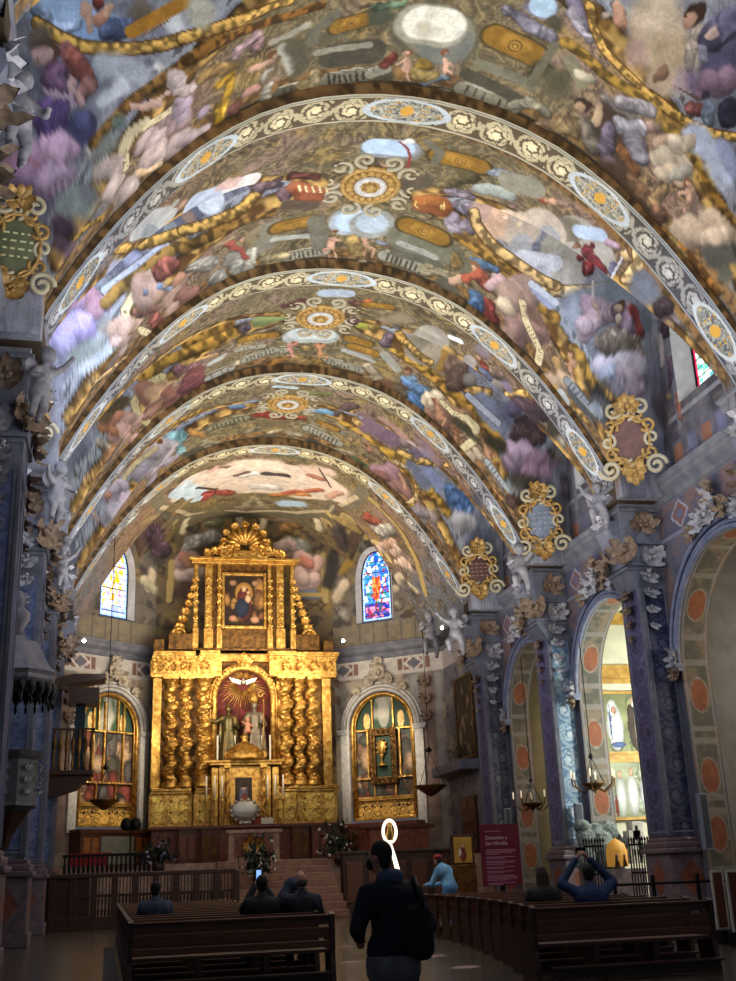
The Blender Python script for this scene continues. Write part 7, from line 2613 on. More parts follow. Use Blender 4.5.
o = rb(mb, 'sunburst_rays')
dv = MB(); c0 = Vector((nc, AY+.15, az(682))); dv.ball(c0, .16, 10, (1, .8, .8)); dv.ball(c0+Vector((0, -.1, .14)), .08, 8)
for s in (-1, 1): dv.add([c0+Vector((s*.1, 0, .1)), c0+Vector((s*.75, .05, .28)), c0+Vector((s*.6, .05, .05)), c0+Vector((s*.15, 0, -.12))], [(0, 1, 2, 3)])
dv.build('dove', M_SILV).parent = o; 
mb = MB(); mb.box(nc-nr, nc+nr, AY-.45, AY+.5, nz0-.1, nz0+.22, .04); mb.box(nc-nr*.8, nc-nr*.1, AY-.4, AY+.4, nz0+.22, nz0+.55, .04); mb.box(nc+nr*.05, nc+nr*.8, AY-.4, AY+.4, nz0+.22, nz0+.55, .04)
for s in (-1, 1): mb.tube(spiral((nc+s*nr*.95, AY-.5, nz0+.45), .28, 1.4, (s, 0, 0), (0, 0, 1)), .06, n=6)
rb(mb, 'niche_shelf', M_GOLDD)
# attic storey
za0, za1 = zk, az(557); ha = (ax(293, 600)-ax(196, 600))/2; ca = (ax(293, 600)+ax(196, 600))/2
mb = MB(); mb.box(ca-hw*.62, ca+hw*.62, AY+.1, AY+1.2, za0, za0+.35, .04); mb.box(ca-hw*.86, ca+hw*.86, AY+.1, AY+.9, za0-.02, za0+.22, .03)
for s in (-1, 1): mb.box(ca+s*hw*.55, ca+s*hw*.80, AY-.1, AY+.6, za0+.2, az(634), .05); mb.box(ca+s*hw*.84, ca+s*hw*.95, AY-.1, AY+.5, za0, az(640), .04)
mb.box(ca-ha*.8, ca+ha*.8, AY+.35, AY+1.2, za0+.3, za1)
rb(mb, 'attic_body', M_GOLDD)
mb = MB()
for s in (-1, 1):
    for a, w_ in ((.52, .1), (.74, .2), (1.0, .11)):
        x = ca+s*ha*a; mb.box(x-w_, x+w_, AY+.1, AY+.7, za0+.4, za1-.4, .03); mb.box(x-w_-.05, x+w_+.05, AY+.0, AY+.7, za0+.3, az(628), .03)
        for q in range(7): acanthus(mb, (x, AY+.05, za0+1.5+q*.42), (0, -1, 0), .36, rnd, spread=(-60, 0, 60), berries=True)
mb.box(ca-ha*1.1, ca+ha*1.1, AY-.0, AY+.9, za1-.4, za1-.22, .03); mb.box(ca-ha*1.16, ca+ha*1.16, AY-.14, AY+.9, za1-.22, za1-.05, .04)
rb(mb, 'attic_pilaster')
for s in (-1, 1):   # scrolled wings beside the attic
    mb = MB()
    for q in range(8):
        t = q/7; acanthus(mb, (ca+s*(ha*1.02+.95*(1-t)**1.3), AY+.15, za0+1.0+3.0*t), (0, -1, 0), .62-.2*t, rnd)
    mb.tube(spiral((ca+s*(ha*1.02+.8), AY+.1, za0+1.0), .42, 1.6, (s, 0, 0), (0, 0, 1)), .1, n=7)
    rb(mb, 'scrolled_wing')
# crest with shell
mb = MB(); zt = az(524); cz = za1
for q in range(9):
    a = PI*(q+.5)/9; l = 1.0+.15*math.sin(a)
    mb.tube([(ca, AY+.1, cz+.75), (ca+math.cos(a)*l*.6, AY-.08, cz+.75+math.sin(a)*l*.5), (ca+math.cos(a)*l, AY-.0, cz+.75+math.sin(a)*l*.82)], [.05, .14, .17], n=8)
for s in (-1, 1):
    mb.tube(spiral((ca+s*1.0, AY, cz+.35), .5, 1.5, (s, 0, 0), (0, 0, 1), a0=PI/2, sgn=-1), .11, n=7)
    for q in range(5): acanthus(mb, (ca+s*(.5+q*.38), AY-.05, cz+.5-q*.09), (0, -1, 0), .6, rnd)
mb.box(ca-1.3, ca+1.3, AY, AY+.5, cz-.05, cz+.4, .06); mb.ball((ca, AY, zt-.1), .2, 10)
for q in range(7): a = PI*q/6; acanthus(mb, (ca+math.cos(a)*1.18, AY-.02, cz+.85+math.sin(a)*.98), (0, -1, 0), .5, rnd)
rb(mb, 'shell_crest')
# attic painting
pw, ph = ax(264, 600)-ax(225, 600), az(575)-az(625)
base = scene_fn(4, [(150, 110, 60), (96, 60, 40), (120, 80, 50)], (44, 30, 20), pw, ph, 14)
o = rp_(panel('attic_painting', ((ax(225, 600)+ax(264, 600))/2, AY+.28, az(625)), (1, 0, 0), (0, 0, 1), pw, ph, figs(base, [(0, ph*.66, .5, .6, (176, 130, 60)), (0, ph*.45, .42, .95, (96, 40, 36)), (-.1, ph*.36, .4, .55, (36, 44, 62)), (0, ph*.74, .14, .18, (196, 156, 120)), (.22, ph*.55, .16, .24, (200, 160, 124)), (.24, ph*.67, .09, .1, (200, 160, 124)), (-.6, ph*.15, .22, .18, (168, 120, 90)), (.6, ph*.13, .25, .2, (176, 130, 100)), (-.62, ph*.86, .2, .16, (150, 110, 84)), (.62, ph*.86, .2, .16, (150, 110, 84))]), step=.03, m=M_PICT))
mb = MB(); x0, x1 = ax(225, 600), ax(264, 600); z0, z1 = az(625), az(575)
for (a, b, c, d) in ((x0-.16, x0, z0-.16, z1+.16), (x1, x1+.16, z0-.16, z1+.16), (x0, x1, z0-.16, z0), (x0, x1, z1, z1+.16)): mb.box(a, b, AY+.1, AY+.34, c, d, .04)
mb.build('picture_frame', M_GOLD).parent = o
mb = MB()   # tabernacle
tx0, tx1 = ax(214, 790, 58), ax(276, 790, 58); tc = (tx0+tx1)/2; TY = 58.0
mb.box(tx0+.25, tx1-.25, TY, TY+.8, zb, 7.0, .05)
for s in (-1, 1):
    mb.box(tc+s*1.55-.16, tc+s*1.55+.16, TY-.1, TY+.5, zb, 6.9, .03)
    for q in range(26): z = 4.6+q*.085; mb.ball((tc+s*.92+.05*math.cos(q*.9), TY-.16+.05*math.sin(q*.9), z), .12, 8, (1, 1, .7))
    mb.box(tc+s*.92-.17, tc+s*.92+.17, TY-.3, TY, zb, 4.55, .03); mb.box(tc+s*.92-.17, tc+s*.92+.17, TY-.3, TY, 6.85, 7.05, .03)
mb.box(tc-1.85, tc+1.85, TY-.25, TY+.8, 7.0, 7.12, .03); mb.box(tc-1.95, tc+1.95, TY-.32, TY+.8, 7.12, 7.25, .04)
mb.lathe([(1.05, 7.25), (1.05, 7.4), (.95, 7.62), (.7, 7.95), (.35, 8.15), (.2, 8.2), (.16, 8.35), (.24, 8.45), (.1, 8.6)], (tc, TY+.3, 0), 20)
for q in range(7): acanthus(mb, (tc-.9+q*.3, TY-.42+abs(q-3)*.1, 7.55), (0, -1, 0), .45, rnd)
t_ = rb(mb, 'tabernacle')
d0 = ax(235, 800, 58); d1 = ax(252, 800, 58); dw = d1-d0
dp = panel('painted_door', ((d0+d1)/2, TY-.02, az(813, 245, 58)), (1, 0, 0), (0, 0, 1), dw, 1.75, figs(scene_fn(2, [(70, 50, 40)], (50, 36, 30), dw, 1.7, 5), [(0, .75, .24, .72, (92, 92, 110)), (.05, .5, .2, .5, (120, 60, 50)), (0, 1.28, .13, .16, (190, 150, 120)), (0, 1.36, .15, .12, (50, 34, 26))]), step=.03, m=M_PICT); rp_(dp)

# ------------------------------------------------------------------ statues, candles and altar
def saint(name, x, y, z, h, m, label, mitre=False, arm=0):
    s = h/1.75; r = empty(name, (x, y, z)); sh = []
    sh += [('c', (0, 0, .12*s), (0, 0, .9*s), .30*s, .20*s), ('c', (0, 0, .9*s), (0, 0, 1.3*s), .20*s, .19*s), ('c', (-.17*s, 0, 1.36*s), (.17*s, 0, 1.36*s), .11*s, .11*s), ('c', (0, 0, 1.38*s), (0, -.01, 1.55*s), .07*s, .065*s), ('e', (0, -.02*s, 1.64*s), (.09*s, .1*s, .13*s))]
    for sg in (-1, 1):
        el = (sg*.3*s, -.06*s, 1.08*s); ha = (sg*.16*s, -.24*s, 1.15*s)
        if arm == sg: el = (sg*.42*s, -.08*s, 1.25*s); ha = (sg*.68*s, -.14*s, 1.36*s)
        sh += [('c', (sg*.2*s, 0, 1.36*s), el, .085*s, .075*s), ('c', el, ha, .075*s, .045*s), ('e', ha, (.05*s, .05*s, .06*s))]
        sh += [('c', (sg*.2*s, .05*s, 1.3*s), (sg*.3*s, .04*s, .2*s), .07*s, .12*s), ('c', (sg*.1*s, -.16*s, .95*s), (sg*.16*s, -.24*s, .12*s), .05*s, .08*s)]
    o = skin_mesh('figure', sh, .025*s, m, r, 3)
    if mitre:
        q = MB(); q.lathe([(.11*s, 1.70*s), (.135*s, 1.85*s), (.02*s, 2.06*s)], (0, 0, 0), 12); q.build('mitre', M_GOLD, r)
        q = MB(); q.tube([(.24*s, -.28*s, .05*s), (.24*s, -.28*s, 1.85*s)], .018*s); q.tube(spiral((.17*s, -.28*s, 1.92*s), .12*s, 1.2, (1, 0, 0), (0, 0, 1), sgn=1, a0=0), .02*s, n=6); q.build('crozier', M_GOLD, r)
    tag(r, label, 'statue'); return r
zs0 = nz0+.55
saint('saint_statue', ax(228, 740), AY-.1, zs0, 3.0, mat('gilt_green_robe', (110, 86, 40), .4, metal=.5, c2=(60, 66, 40), nscale=3), 'bareheaded saint statue in gilded green robe, left figure in the central niche', arm=-1)
saint('saint_statue', ax(254, 740), AY-.1, zs0, 3.2, mat('stone_robe', (128, 116, 96), .45, metal=.3, c2=(92, 78, 60), nscale=3), 'bishop statue with mitre and crozier, right figure in the central niche', mitre=True)
c = empty('putto_statue', (ax(246, 735), AY-.3, nz0+.25)); tag(c, 'small kneeling putto on top of the tabernacle dome, between the two saints', 'statue')
skin_mesh('body', [('c', (0, 0, .15), (0, 0, .5), .16, .13), ('e', (0, -.02, .72), (.11, .11, .13)), ('c', (-.1, 0, .5), (-.3, -.1, .62), .06, .04), ('c', (.1, 0, .5), (.3, -.1, .35), .06, .04), ('c', (-.08, 0, .15), (-.14, -.28, .06), .09, .06), ('c', (.08, 0, .15), (.16, -.28, .06), .09, .06)], .02, mat('painted_flesh', (190, 130, 96), .5), c)
c.location.z = 8.62; c.location.y = TY+.25
CANDLES = []
def candle_on_stick(name, x, y, z, hs, hc, m=None):
    r = empty(name, (x, y, z)); q = MB(); q.lathe([(.14, 0), (.14, .04), (.05, .1), (.03, hs*.3), (.07, hs*.42), (.03, hs*.55), (.05, hs*.8), (.11, hs*.92), (.11, hs)], n=12); q.build('stick', m or M_GOLD, r)
    q = MB(); q.lathe([(.045, hs), (.045, hs+hc), (.0, hs+hc+.02)], n=10); q.build('candle', M_WAX, r); return r
where = ['outermost', 'middle', 'innermost', 'innermost', 'middle', 'outermost']
for i, px in enumerate((206, 214.5, 222, 268, 275.5, 283.5)):
    r = candle_on_stick('altar_candlestick', ax(px, 815, 57.4), 57.4, zb+.05, 1.3, 1.1)
    tag(r, 'tall gilt candlestick on the altar ledge, %s %s of the tabernacle' % (where[i], 'left' if i < 3 else 'right'), 'candlestick', 'altar ledge candlesticks')
for i, px in enumerate((217, 225.5, 234, 252.5, 260.5, 269)):
    q = MB(); q.lathe([(.1, 0), (.1, .05), (.05, .08), (.05, 1.75), (0, 1.78)], (0, 0, 0), 10); o = q.build('niche_candle', M_WAX); o.location = (ax(px, 730), AY-.38, nz0+.22)
    tag(o, 'slim white candle on the niche shelf, %s from the left' % ['first', 'second', 'third', 'fourth', 'fifth', 'sixth'][i], 'candle', 'white candles in the central niche')
# altar ledge, altar table, panelling
mb = MB(); mb.box(ax(150, 828, 57.3), ax(340, 828, 57.3), 57.0, 59.4, zb-.1, zb+.05, .03); mb.box(ax(152, 828, 57.3), ax(338, 828, 57.3), 57.3, 59.4, 2.2, zb-.1)
o = mb.build('altar_ledge', M_RED); tag(o, 'long reddish marble ledge under the gilded altarpiece', 'ledge')
t = empty('altar_table', (ax(253, 845, 54), 54, 2.2)); tag(t, 'pink marble altar table with gilded relief on its front', 'altar')
w2 = (ax(281, 845, 54)-ax(225, 845, 54))/2; hT = az(830, 250, 54)-2.2
q = MB(); q.box(-w2, w2, -.5, .7, hT-.16, hT, .03); q.build('tabletop', M_MARB, t)
q = MB(); q.box(-w2*.86, w2*.86, -.3, .6, .12, hT-.16); q.box(-w2*.95, w2*.95, -.4, .7, 0, .14, .02)
for s in (-1, 1): q.box(s*w2*.72, s*w2*.9, -.38, .2, .14, hT-.16, .02)
q.build('base', M_MARB, t)
q = MB(); q.box(-w2*.68, w2*.68, -.31, -.29, .25, hT-.28); q.build('front_inset', M_RED, t)
q = MB(); acanthus(q, (-.1, -.33, hT*.5), (0, -1, 0), 1.0, rnd, spread=range(-170, 180, 30)); acanthus(q, (.25, -.33, hT*.5), (0, -1, 0), .7, rnd); q.build('gilded_relief', M_GOLD, t)
q = MB(); q.lathe([(.0, -.03), (.5, -.02), (.62, .02), (.56, .06), (.3, .1), (0, .12)], n=24, M=Matrix.Rotation(PI/2, 4, 'X') @ Matrix.Diagonal((1.15, .9, 1, 1)))
for i in range(14): a = 2*PI*i/14; q.ball((.66*math.cos(a)*1.1, -.02, .55*math.sin(a)), .1, 8)
q.box(-.3, .3, -.1, .25, -.62, -.5, .03); o = q.build('silver_plaque', M_SILV); o.location = (ax(245, 818, 57.1), 57.15, zb+.7); tag(o, 'oval silver plaque leaning in front of the tabernacle', 'plaque')
q = MB(); q.prism([(-.25, 0), (.25, 0), (.15, .32), (-.2, .3)], 'x', -.3, .3); o = q.build('missal_stand', M_WAX); o.location = (ax(267, 826, 57.1), 57.2, zb+.05); tag(o, 'white book stand on the ledge right of the silver plaque', 'book stand')
q = MB(); q.box(-.3, .3, -.15, .15, 0, .3, .03); q.box(-.33, .33, -.18, .18, .3, .36, .02); o = q.build('red_casket', mat('vermilion', (170, 50, 24), .5)); o.location = (ax(259, 820, 57.2), 57.35, zb+.05); tag(o, 'small red casket beside the silver plaque on the ledge', 'box')
for i, px in enumerate((187, 210, 301, 320)):
    r = empty('choir_screen', (ax(px, 845, 56.2), 56.2, 2.2)); w_ = .42; q = MB(); q.box(-w_, w_, 0, .35, 0, 1.62, .02); q.box(-w_-.05, w_+.05, -.06, .4, 1.62, 1.74, .02); q.build('panelling', M_OAK2, r)
    for s in (-.2, .2):
        q = MB(); q.box(s-.14, s+.14, -.03, 0, .3, 1.4, .02); q.build('gilt_inset', M_GOLDD if i in (1, 2) else M_RED, r)
    tag(r, 'low wood-panelled choir screen with framed insets, %s the altar table' % ['well left of', 'immediately left of', 'immediately right of', 'well right of'][i], 'screen', 'choir panels under the altarpiece ledge')

# ------------------------------------------------------------------ niche altarpieces on the angled walls
def MW(sg):
    U = Vector((sg*AT[0], AT[1], 0)); N = Vector((-sg*.6198, -.7848, 0)); M = Matrix((U, -N, Vector((0, 0, 1)))).transposed().to_4x4(); c = awall(sg, .05, 0, 0); M.translation = c; return M
def niche_altar(sg):
    M = MW(sg); r = empty('side_altarpiece', M.translation)
    r.matrix_world = M
    tag(r, 'arched gold-framed altarpiece of painted panels, %s' % ('right apse wall, around a green recess' if sg > 0 else 'left apse wall, partly behind the balcony'), 'altarpiece')
    R1, zb_, zs_ = 1.8, 4.3, 9.0
    pts = [(-R1, zb_), (-R1, zs_)]+[(-R1*math.cos(t), zs_+R1*math.sin(t)) for t in np.linspace(.06, PI-.06, 26)]+[(R1, zs_), (R1, zb_)]
    q = MB(); q.tube([(a, .05, b) for a, b in pts], .11, n=8); q.tube([(a*.93, .12, zs_+(b-zs_)*.95 if b > zs_ else b) for a, b in pts], .05, n=6); q.box(-R1, R1, -.08, .2, zb_-.12, zb_+.05, .03)
    for z in (5.35, 5.25, 6.35, 8.9): q.box(-R1*.95, R1*.95, .12, .25, z-.04, z+.04)
    for x in ((-.95, .95) if sg > 0 else (-1.0, 0.2, .9)): q.box(x-.04, x+.04, .12, .25, 6.35, 9.0 if sg > 0 else 10.4)
    for x in (-.62, .62): q.box(x-.03, x+.03, .12, .25, 5.35, 6.35); q.box(x-.035, x+.035, .12, .25, 8.9, zs_+math.sqrt(R1**2-x*x)-.1)
    q.build('gilt_frame', M_GOLD, r)
    def fn(u, v, P):
        z = v+zb_; c = scene_fn(30+sg, [(150, 120, 96), (120, 60, 50), (70, 70, 60), (168, 140, 110), (110, 80, 60), (90, 84, 80)], (76, 60, 46), 3.6, 6.5, 90)(u, v, P)
        t_ = z > 8.9; c[t_] = mix(np.tile(np.array([48, 70, 52.]), (t_.sum(), 1)), (150, 148, 136), sstep(.4, .6, fbm(P[t_]*1.2, 2))*(np.abs(u[t_]) < .6))
        for s in (-1, 1):
            m = (((u-s*1.02)/.2)**2+((z-9.4)/.45)**2) < 1; c[m] = np.array([226, 190, 120.])*(.7+.5*vnoise(P[m]*9))[:, None]
        m = (((u)/.35)**2+((z-9.8)/.8)**2) < 1; c[m] = mix(c[m], (176, 172, 160), .7)
        m = (z < 5.25); c[m] = vines((60, 42, 20), (210, 166, 84), 1.0)(u[m], v[m], P[m])
        return c
    h = 6.6; st = .035; nu, nv = int(3.6/st), int(h/st)
    u, v = np.meshgrid(np.linspace(-1.8, 1.8, nu), np.linspace(0, h, nv), indexing='ij'); u = u.ravel(); v = v.ravel(); z = v+zb_
    P = np.stack([u, np.full(len(u), .28), z], 1); keep = (z < zs_) | (u**2+(z-zs_)**2 < R1**2)
    C = fn(u, v, P*1.0+sg*11); gridmesh('painted_panels', P, nu, nv, C, M_PICT, parent=r, keep=keep, smooth=False)
    if sg > 0:
        q = MB()
        for (a, b, c, d) in ((-.78, -.46, 6.0, 8.95), (.46, .78, 6.0, 8.95), (-.46, .46, 6.0, 6.38), (-.46, .46, 8.55, 8.95)): q.box(a, b, .0, .3, c, d, .05)
        for z in np.arange(6.2, 8.9, .33):
            for s in (-1, 1): acanthus(q, (s*.62, -.0, z), (0, -1, 0), .3, rnd)
        for x in np.arange(-.3, .4, .3):
            for z in (6.2, 8.75): acanthus(q, (x, 0, z), (0, -1, 0), .3, rnd)
        q.build('carved_frame', M_GOLDD, r)
        q = MB(); q.box(-.46, .46, .2, .27, 6.38, 8.55); q.build('green_recess', mat('bottle_green', (10, 48, 30), .5), r)
        rel = empty('reliquary', (0, 0, 0)); q = MB(); q.lathe([(.28, 0), (.28, .06), (.07, .2), (.05, .45), (.12, .55), (.06, .62)], n=14)
        q.lathe([(.0, -.06), (.26, -.05), (.3, 0), (.26, .05), (0, .06)], (0, 0, .98), 8, M=Matrix.Rotation(PI/2, 4, 'X') @ Matrix.Diagonal((1, 1.35, 1, 1)))
        for i in range(10): a = 2*PI*i/10; q.ball((.3*math.cos(a), -.02, .98+.42*math.sin(a)), .06, 6)
        q.build('monstrance', M_GOLD, rel); rel.matrix_world = M @ Matrix.Translation((-.1, .06, 6.95)); tag(rel, 'gold reliquary standing in the green recess of the right apse altarpiece', 'reliquary')
    # altar block below
    b = empty('side_altar', M.translation); b.matrix_world = M
    q = MB(); q.box(-2.3, 2.3, -1.0, 0, 3.85, 4.05, .03); q.box(-2.2, 2.2, -.9, 0, 2.2, 3.85)
    q.build('altar_block', M_RED if sg > 0 else M_OAK2, b)
    for s in (-1.85, -1.35, 1.35, 1.85):
        q = MB(); q.box(s-.19, s+.19, -.94, -.9, 2.5, 3.65, .02); q.build('gilt_inset', M_GOLDD if sg > 0 else mat('amber_marble', (150, 84, 34), .4, c2=(176, 116, 56), nscale=5), b)
    q = MB(); q.box(-1.0, 1.0, -.95, -.9, 2.4, 3.7); q.build('front_panel', M_RED if sg > 0 else mat('pale_green_marble', (132, 136, 122), .5, c2=(150, 150, 134), nscale=3), b)
    tag(b, 'side altar block with inset panels beneath the %s apse altarpiece' % ('right' if sg > 0 else 'left'), 'altar')
niche_altar(1); niche_altar(-1)

# ------------------------------------------------------------------ vault bosses
def boss(k):
    y = (YA[k]+BW+YA[k+1])/2-.1; z = float(vault_z(np.array([XC]), np.array([y]))[0])-.08
    r = empty('vault_boss', (XC, y, z)); q = MB(); q.lathe([(.95, .1), (.95, .0), (.85, -.06), (.8, .0)], n=36)
    for i in range(18): a = 2*PI*i/18; q.ball((.66*math.cos(a), .66*math.sin(a), 0), .14, 8, (1, 1, .6))
    q.build('rosette_rim', mat('boss_gold', (142, 108, 52), .5, metal=.3, c2=(184, 148, 82), nscale=9), r)
    q = MB(); q.lathe([(.5, .02), (.5, -.06), (.34, -.08), (.3, -.02)], n=28); q.build('white_ring', M_WHITE, r)
    q = MB(); q.ball((0, 0, -.03), .22, 14, (1, 1, .7))
    for i in range(8): a = 2*PI*i/8; q.ball((.24*math.cos(a), .24*math.sin(a), -.02), .1, 8, (1, 1, .5))
    q.build('centre_flower', MATS['boss_gold'], r)
    q = MB()
    for i in range(10):
        a = 2*PI*i/10; c = Vector((1.32*math.cos(a), 1.32*math.sin(a), .02)); t1 = (math.cos(a), math.sin(a), 0); t2 = (-math.sin(a), math.cos(a), 0)
        q.tube(spiral(c, .36, 1.3, t1, t2, a0=PI, sgn=1 if i % 2 else -1), .075, n=6); q.ball(c+Vector(t1)*.25, .1, 7)
    q.build('scroll_border', mat('boss_cream', (166, 156, 130), .6), r)
    tag(r, 'gilded rosette with cream scroll border on the vault, %s painted arch' % ['', 'behind the nearest', 'behind the second', 'behind the third'][k], 'ceiling boss', 'vault rosettes')
for k in range(1, 4): boss(k)

# ------------------------------------------------------------------ cartouches and putti at the springing of the vault
def on_vault(px, py, gap):
    """point just inside the painted vault along a sight line"""
    d = ray(px, py); t = np.arange(15, 70, .04); Q = np.array(EYE)[None]+t[:, None]*np.array(d)[None]
    h = (Q[:, 2] >= vault_z(Q[:, 0], Q[:, 1])) | ((np.abs(Q[:, 0]-XC) > WALL) & (Q[:, 2] > 12)); h &= np.abs(Q[:, 0]-XC) < WALL+.2
    return Vector(Q[int(np.argmax(h))])-d.normalized()*gap
def cartouche(px, py, Y, w, h, panelc, label, letters=None, gold=M_GOLD):
    c = on_vault(px, py, .42); n = (Vector(EYE)-c).normalized(); n = Vector((n.x*1.0, n.y, n.z*.45)).normalized(); 
    r = empty('cartouche', c); B = basis(n); r.matrix_world = Matrix.Translation(c) @ B
    q = MB(); q.ball((0, .02, 0), 1, 22, (w*.33, .08, h*.34)); q.build('field', mat('field ' + ' '.join(str(v) for v in panelc), panelc, .7, c2=tuple(int(v*1.25) for v in panelc), nscale=4), r)
    g = MB(); crs = []
    def MC(): crs.append(MB()); return crs[-1]
    for i in range(12):
        a = 2*PI*i/12; p = Vector((w*.40*math.cos(a), -.02, h*.42*math.sin(a))); t1 = (math.cos(a), 0, math.sin(a)); t2 = (-math.sin(a), 0, math.cos(a))
        (g if i % 3 else MC()).tube(spiral(p, w*.15, 1.35, t1, t2, a0=PI if i % 2 else -PI/2, sgn=1 if i % 2 else -1), w*.036, n=6)
    g.tube([(w*.36*math.cos(t), -.03, h*.37*math.sin(t)) for t in np.linspace(0, 2*PI, 40)[:-1]], w*.035, n=6, closed=True)
    for s in (-1, 1):
        MC().tube(spiral((s*w*.42, -.04, -h*.42), w*.2, 1.5, (s, 0, 0), (0, 0, 1), sgn=s), w*.045, n=6); MC().tube(spiral((s*w*.25, -.04, h*.48), w*.17, 1.4, (s, 0, 0), (0, 0, 1), sgn=-s, a0=PI), w*.042, n=6)
    acanthus(g, (0, -.08, h*.52), (0, -1, 0), w*.5, rnd); acanthus(g, (0, -.08, -h*.5), (0, -1, 0), w*.5, rnd, up=(0, 0, -1))
    g.build('gilt_scrollwork', gold, r); [c_.build('cream_scrollwork', mat('boss_cream', (166, 156, 130), .6), r) for c_ in crs]
    if letters:
        q = MB(); R_ = random.Random(len(label))
        for i in range(4):
            x = -w*.2
            while x < w*.2: l = R_.uniform(.04, .1)*w; q.box(x, x+l, -.075, -.06, h*.14-i*h*.09-.02, h*.14-i*h*.09+.02); x += l+.05*w
        q.build('inscription', mat('letter ' + ' '.join(str(v) for v in letters), letters, .6), r)
    tag(r, label, 'cartouche'); return r
M_DGOLD = mat('dull_gilding', (138, 106, 54), .5, metal=.3, c2=(180, 144, 82), nscale=8)
cartouche(630, 440, 31.2, 1.75, 2.2, (84, 58, 54), 'gold and cream scroll cartouche with plain brown field, below the clerestory window', None, M_DGOLD)
cartouche(541, 521, 39.4, 1.8, 2.3, (96, 104, 120), 'gilded scroll cartouche with slate blue inscribed field, second along the right wall', (150, 150, 156), M_DGOLD)
cartouche(479, 570, 47.4, 1.8, 2.0, (64, 40, 36), 'gilded scroll cartouche with dark brown field, farthest along the right wall', (150, 110, 90), M_DGOLD)
cartouche(16, 246, 22.2, 1.4, 1.9, (74, 78, 52), 'gilded cartouche with dark green inscribed field, nearest on the left wall', (190, 184, 140), M_DGOLD)
cartouche(24, 402, 31.2, 1.6, 2.0, (118, 92, 76), 'cream and gold cartouche with brown inscribed field, second along the left wall', (170, 140, 110), M_DGOLD)

def putto_shapes(v=0):
    sh = [('c', (0, 0, .62), (0, .01, .95), .19, .17), ('e', (0, -.03, .66), (.2, .2, .2)), ('c', (-.13, 0, 1.02), (.13, 0, 1.02), .1, .1), ('c', (0, 0, 1.05), (0, -.01, 1.2), .075, .075), ('e', (0, -.03, 1.34), (.15, .16, .17)), ('e', (0, -.19, 1.31), (.03, .03, .03)), ('e', (.13, 0, 1.33), (.03, .04, .05)), ('e', (-.13, 0, 1.33), (.03, .04, .05)), ('e', (0, .03, 1.42), (.16, .16, .13))]
    arms = [((-.16, 0, 1.0), (-.36, -.1, 1.12), (-.5, -.25, 1.32)), ((.16, 0, 1.0), (.36, -.12, .86), (.3, -.36, .82))] if v == 0 else [((-.16, 0, 1.0), (-.34, -.2, .86), (-.2, -.42, .9)), ((.16, 0, 1.0), (.38, -.05, 1.2), (.5, -.1, 1.45))]
    for a, b, c in arms: sh += [('c', a, b, .085, .07), ('c', b, c, .07, .045), ('e', c, (.06, .06, .05))]
    legs = [((-.1, 0, .56), (-.18, -.28, .4), (-.16, -.2, .08)), ((.1, 0, .56), (.17, -.02, .3), (.15, .1, .02))]
    for a, b, c in legs: sh += [('c', a, b, .13, .1), ('c', b, c, .1, .06), ('e', (c[0], c[1]-.06, c[2]), (.06, .11, .045))]
    for s in (-1, 1): sh += [('e', (s*.2, .2, 1.05), (.16, .04, .22), Matrix.Rotation(s*.5, 4, 'Y'))]
    return sh
PU = [None, None]
def putto(px, py, Y, rz, tilt, s, v, label):
    loc = atY(px, py, Y)
    if PU[v] is None:
        o = skin_mesh('putto_statue', putto_shapes(v), .028, M_PUTTO, None, 2); PU[v] = o
    else: o = PU[v].copy(); COL.objects.link(o)
    o.rotation_euler = (tilt, 0, rz); o.scale = (s, s, s); o.location = loc
    tag(o, label, 'statue', 'plaster putti on the cornices'); return o
putto(601, 528, 31.6, -.5, -.25, 1.15, 0, 'white plaster putto leaning from the right cornice, under the brown-field cartouche')
putto(523, 593, 39.6, -.4, 0, 1.35, 1, 'white plaster putto standing at the second right pier, below the blue-field cartouche')
putto(458, 655, 47.6, -.6, .1, 1.5, 0, 'white plaster putto at the third right pier, below the dark brown cartouche')
putto(432, 657, 54.0, -.3, 0, 1.6, 1, 'white plaster putto on the apse cornice, right of the right apse altarpiece')
putto(13, 160, 14.6, .5, .1, 1.0, 0, 'large white putto high on the left wall, nearest the top corner')
putto(32, 420, 22.6, .6, .35, 1.05, 1, 'grey-white putto leaning out beneath the nearest left cornice')
putto(52, 522, 31.2, .6, .2, 1.15, 0, 'grey-white putto below the second left cornice, over the pulpit')
putto(59, 592, 39.4, .6, .1, 1.2, 1, 'grey-white putto below the third left cornice')
# ------------------------------------------------------------------ floor and presbytery
def floor_mat():
    m = bpy.data.materials.new('stone_floor'); m.use_nodes = True; nt = m.node_tree; b = nt.nodes['Principled BSDF']
    tc = nt.nodes.new('ShaderNodeTexCoord'); br = nt.nodes.new('ShaderNodeTexBrick'); br.offset = 0
    br.inputs['Scale'].default_value = 1.0; br.inputs['Brick Width'].default_value = .55; br.inputs['Row Height'].default_value = .55; br.inputs['Mortar Size'].default_value = .012
    br.inputs['Color1'].default_value = L4((70, 62, 54)); br.inputs['Color2'].default_value = L4((92, 82, 72)); br.inputs['Mortar'].default_value = L4((34, 30, 28))
    n = nt.nodes.new('ShaderNodeTexNoise'); n.inputs['Scale'].default_value = 2.0; n.inputs['Detail'].default_value = 6
    mx = nt.nodes.new('ShaderNodeMix'); mx.data_type = 'RGBA'; mx.blend_type = 'MULTIPLY'; mx.inputs[0].default_value = .6
    nt.links.new(tc.outputs['Object'], br.inputs['Vector']); nt.links.new(tc.outputs['Object'], n.inputs['Vector'])
    nt.links.new(br.outputs['Color'], mx.inputs[6]); nt.links.new(n.outputs['Fac'], mx.inputs[7]); nt.links.new(mx.outputs[2], b.inputs['Base Color'])
    b.inputs['Roughness'].default_value = .22; return m
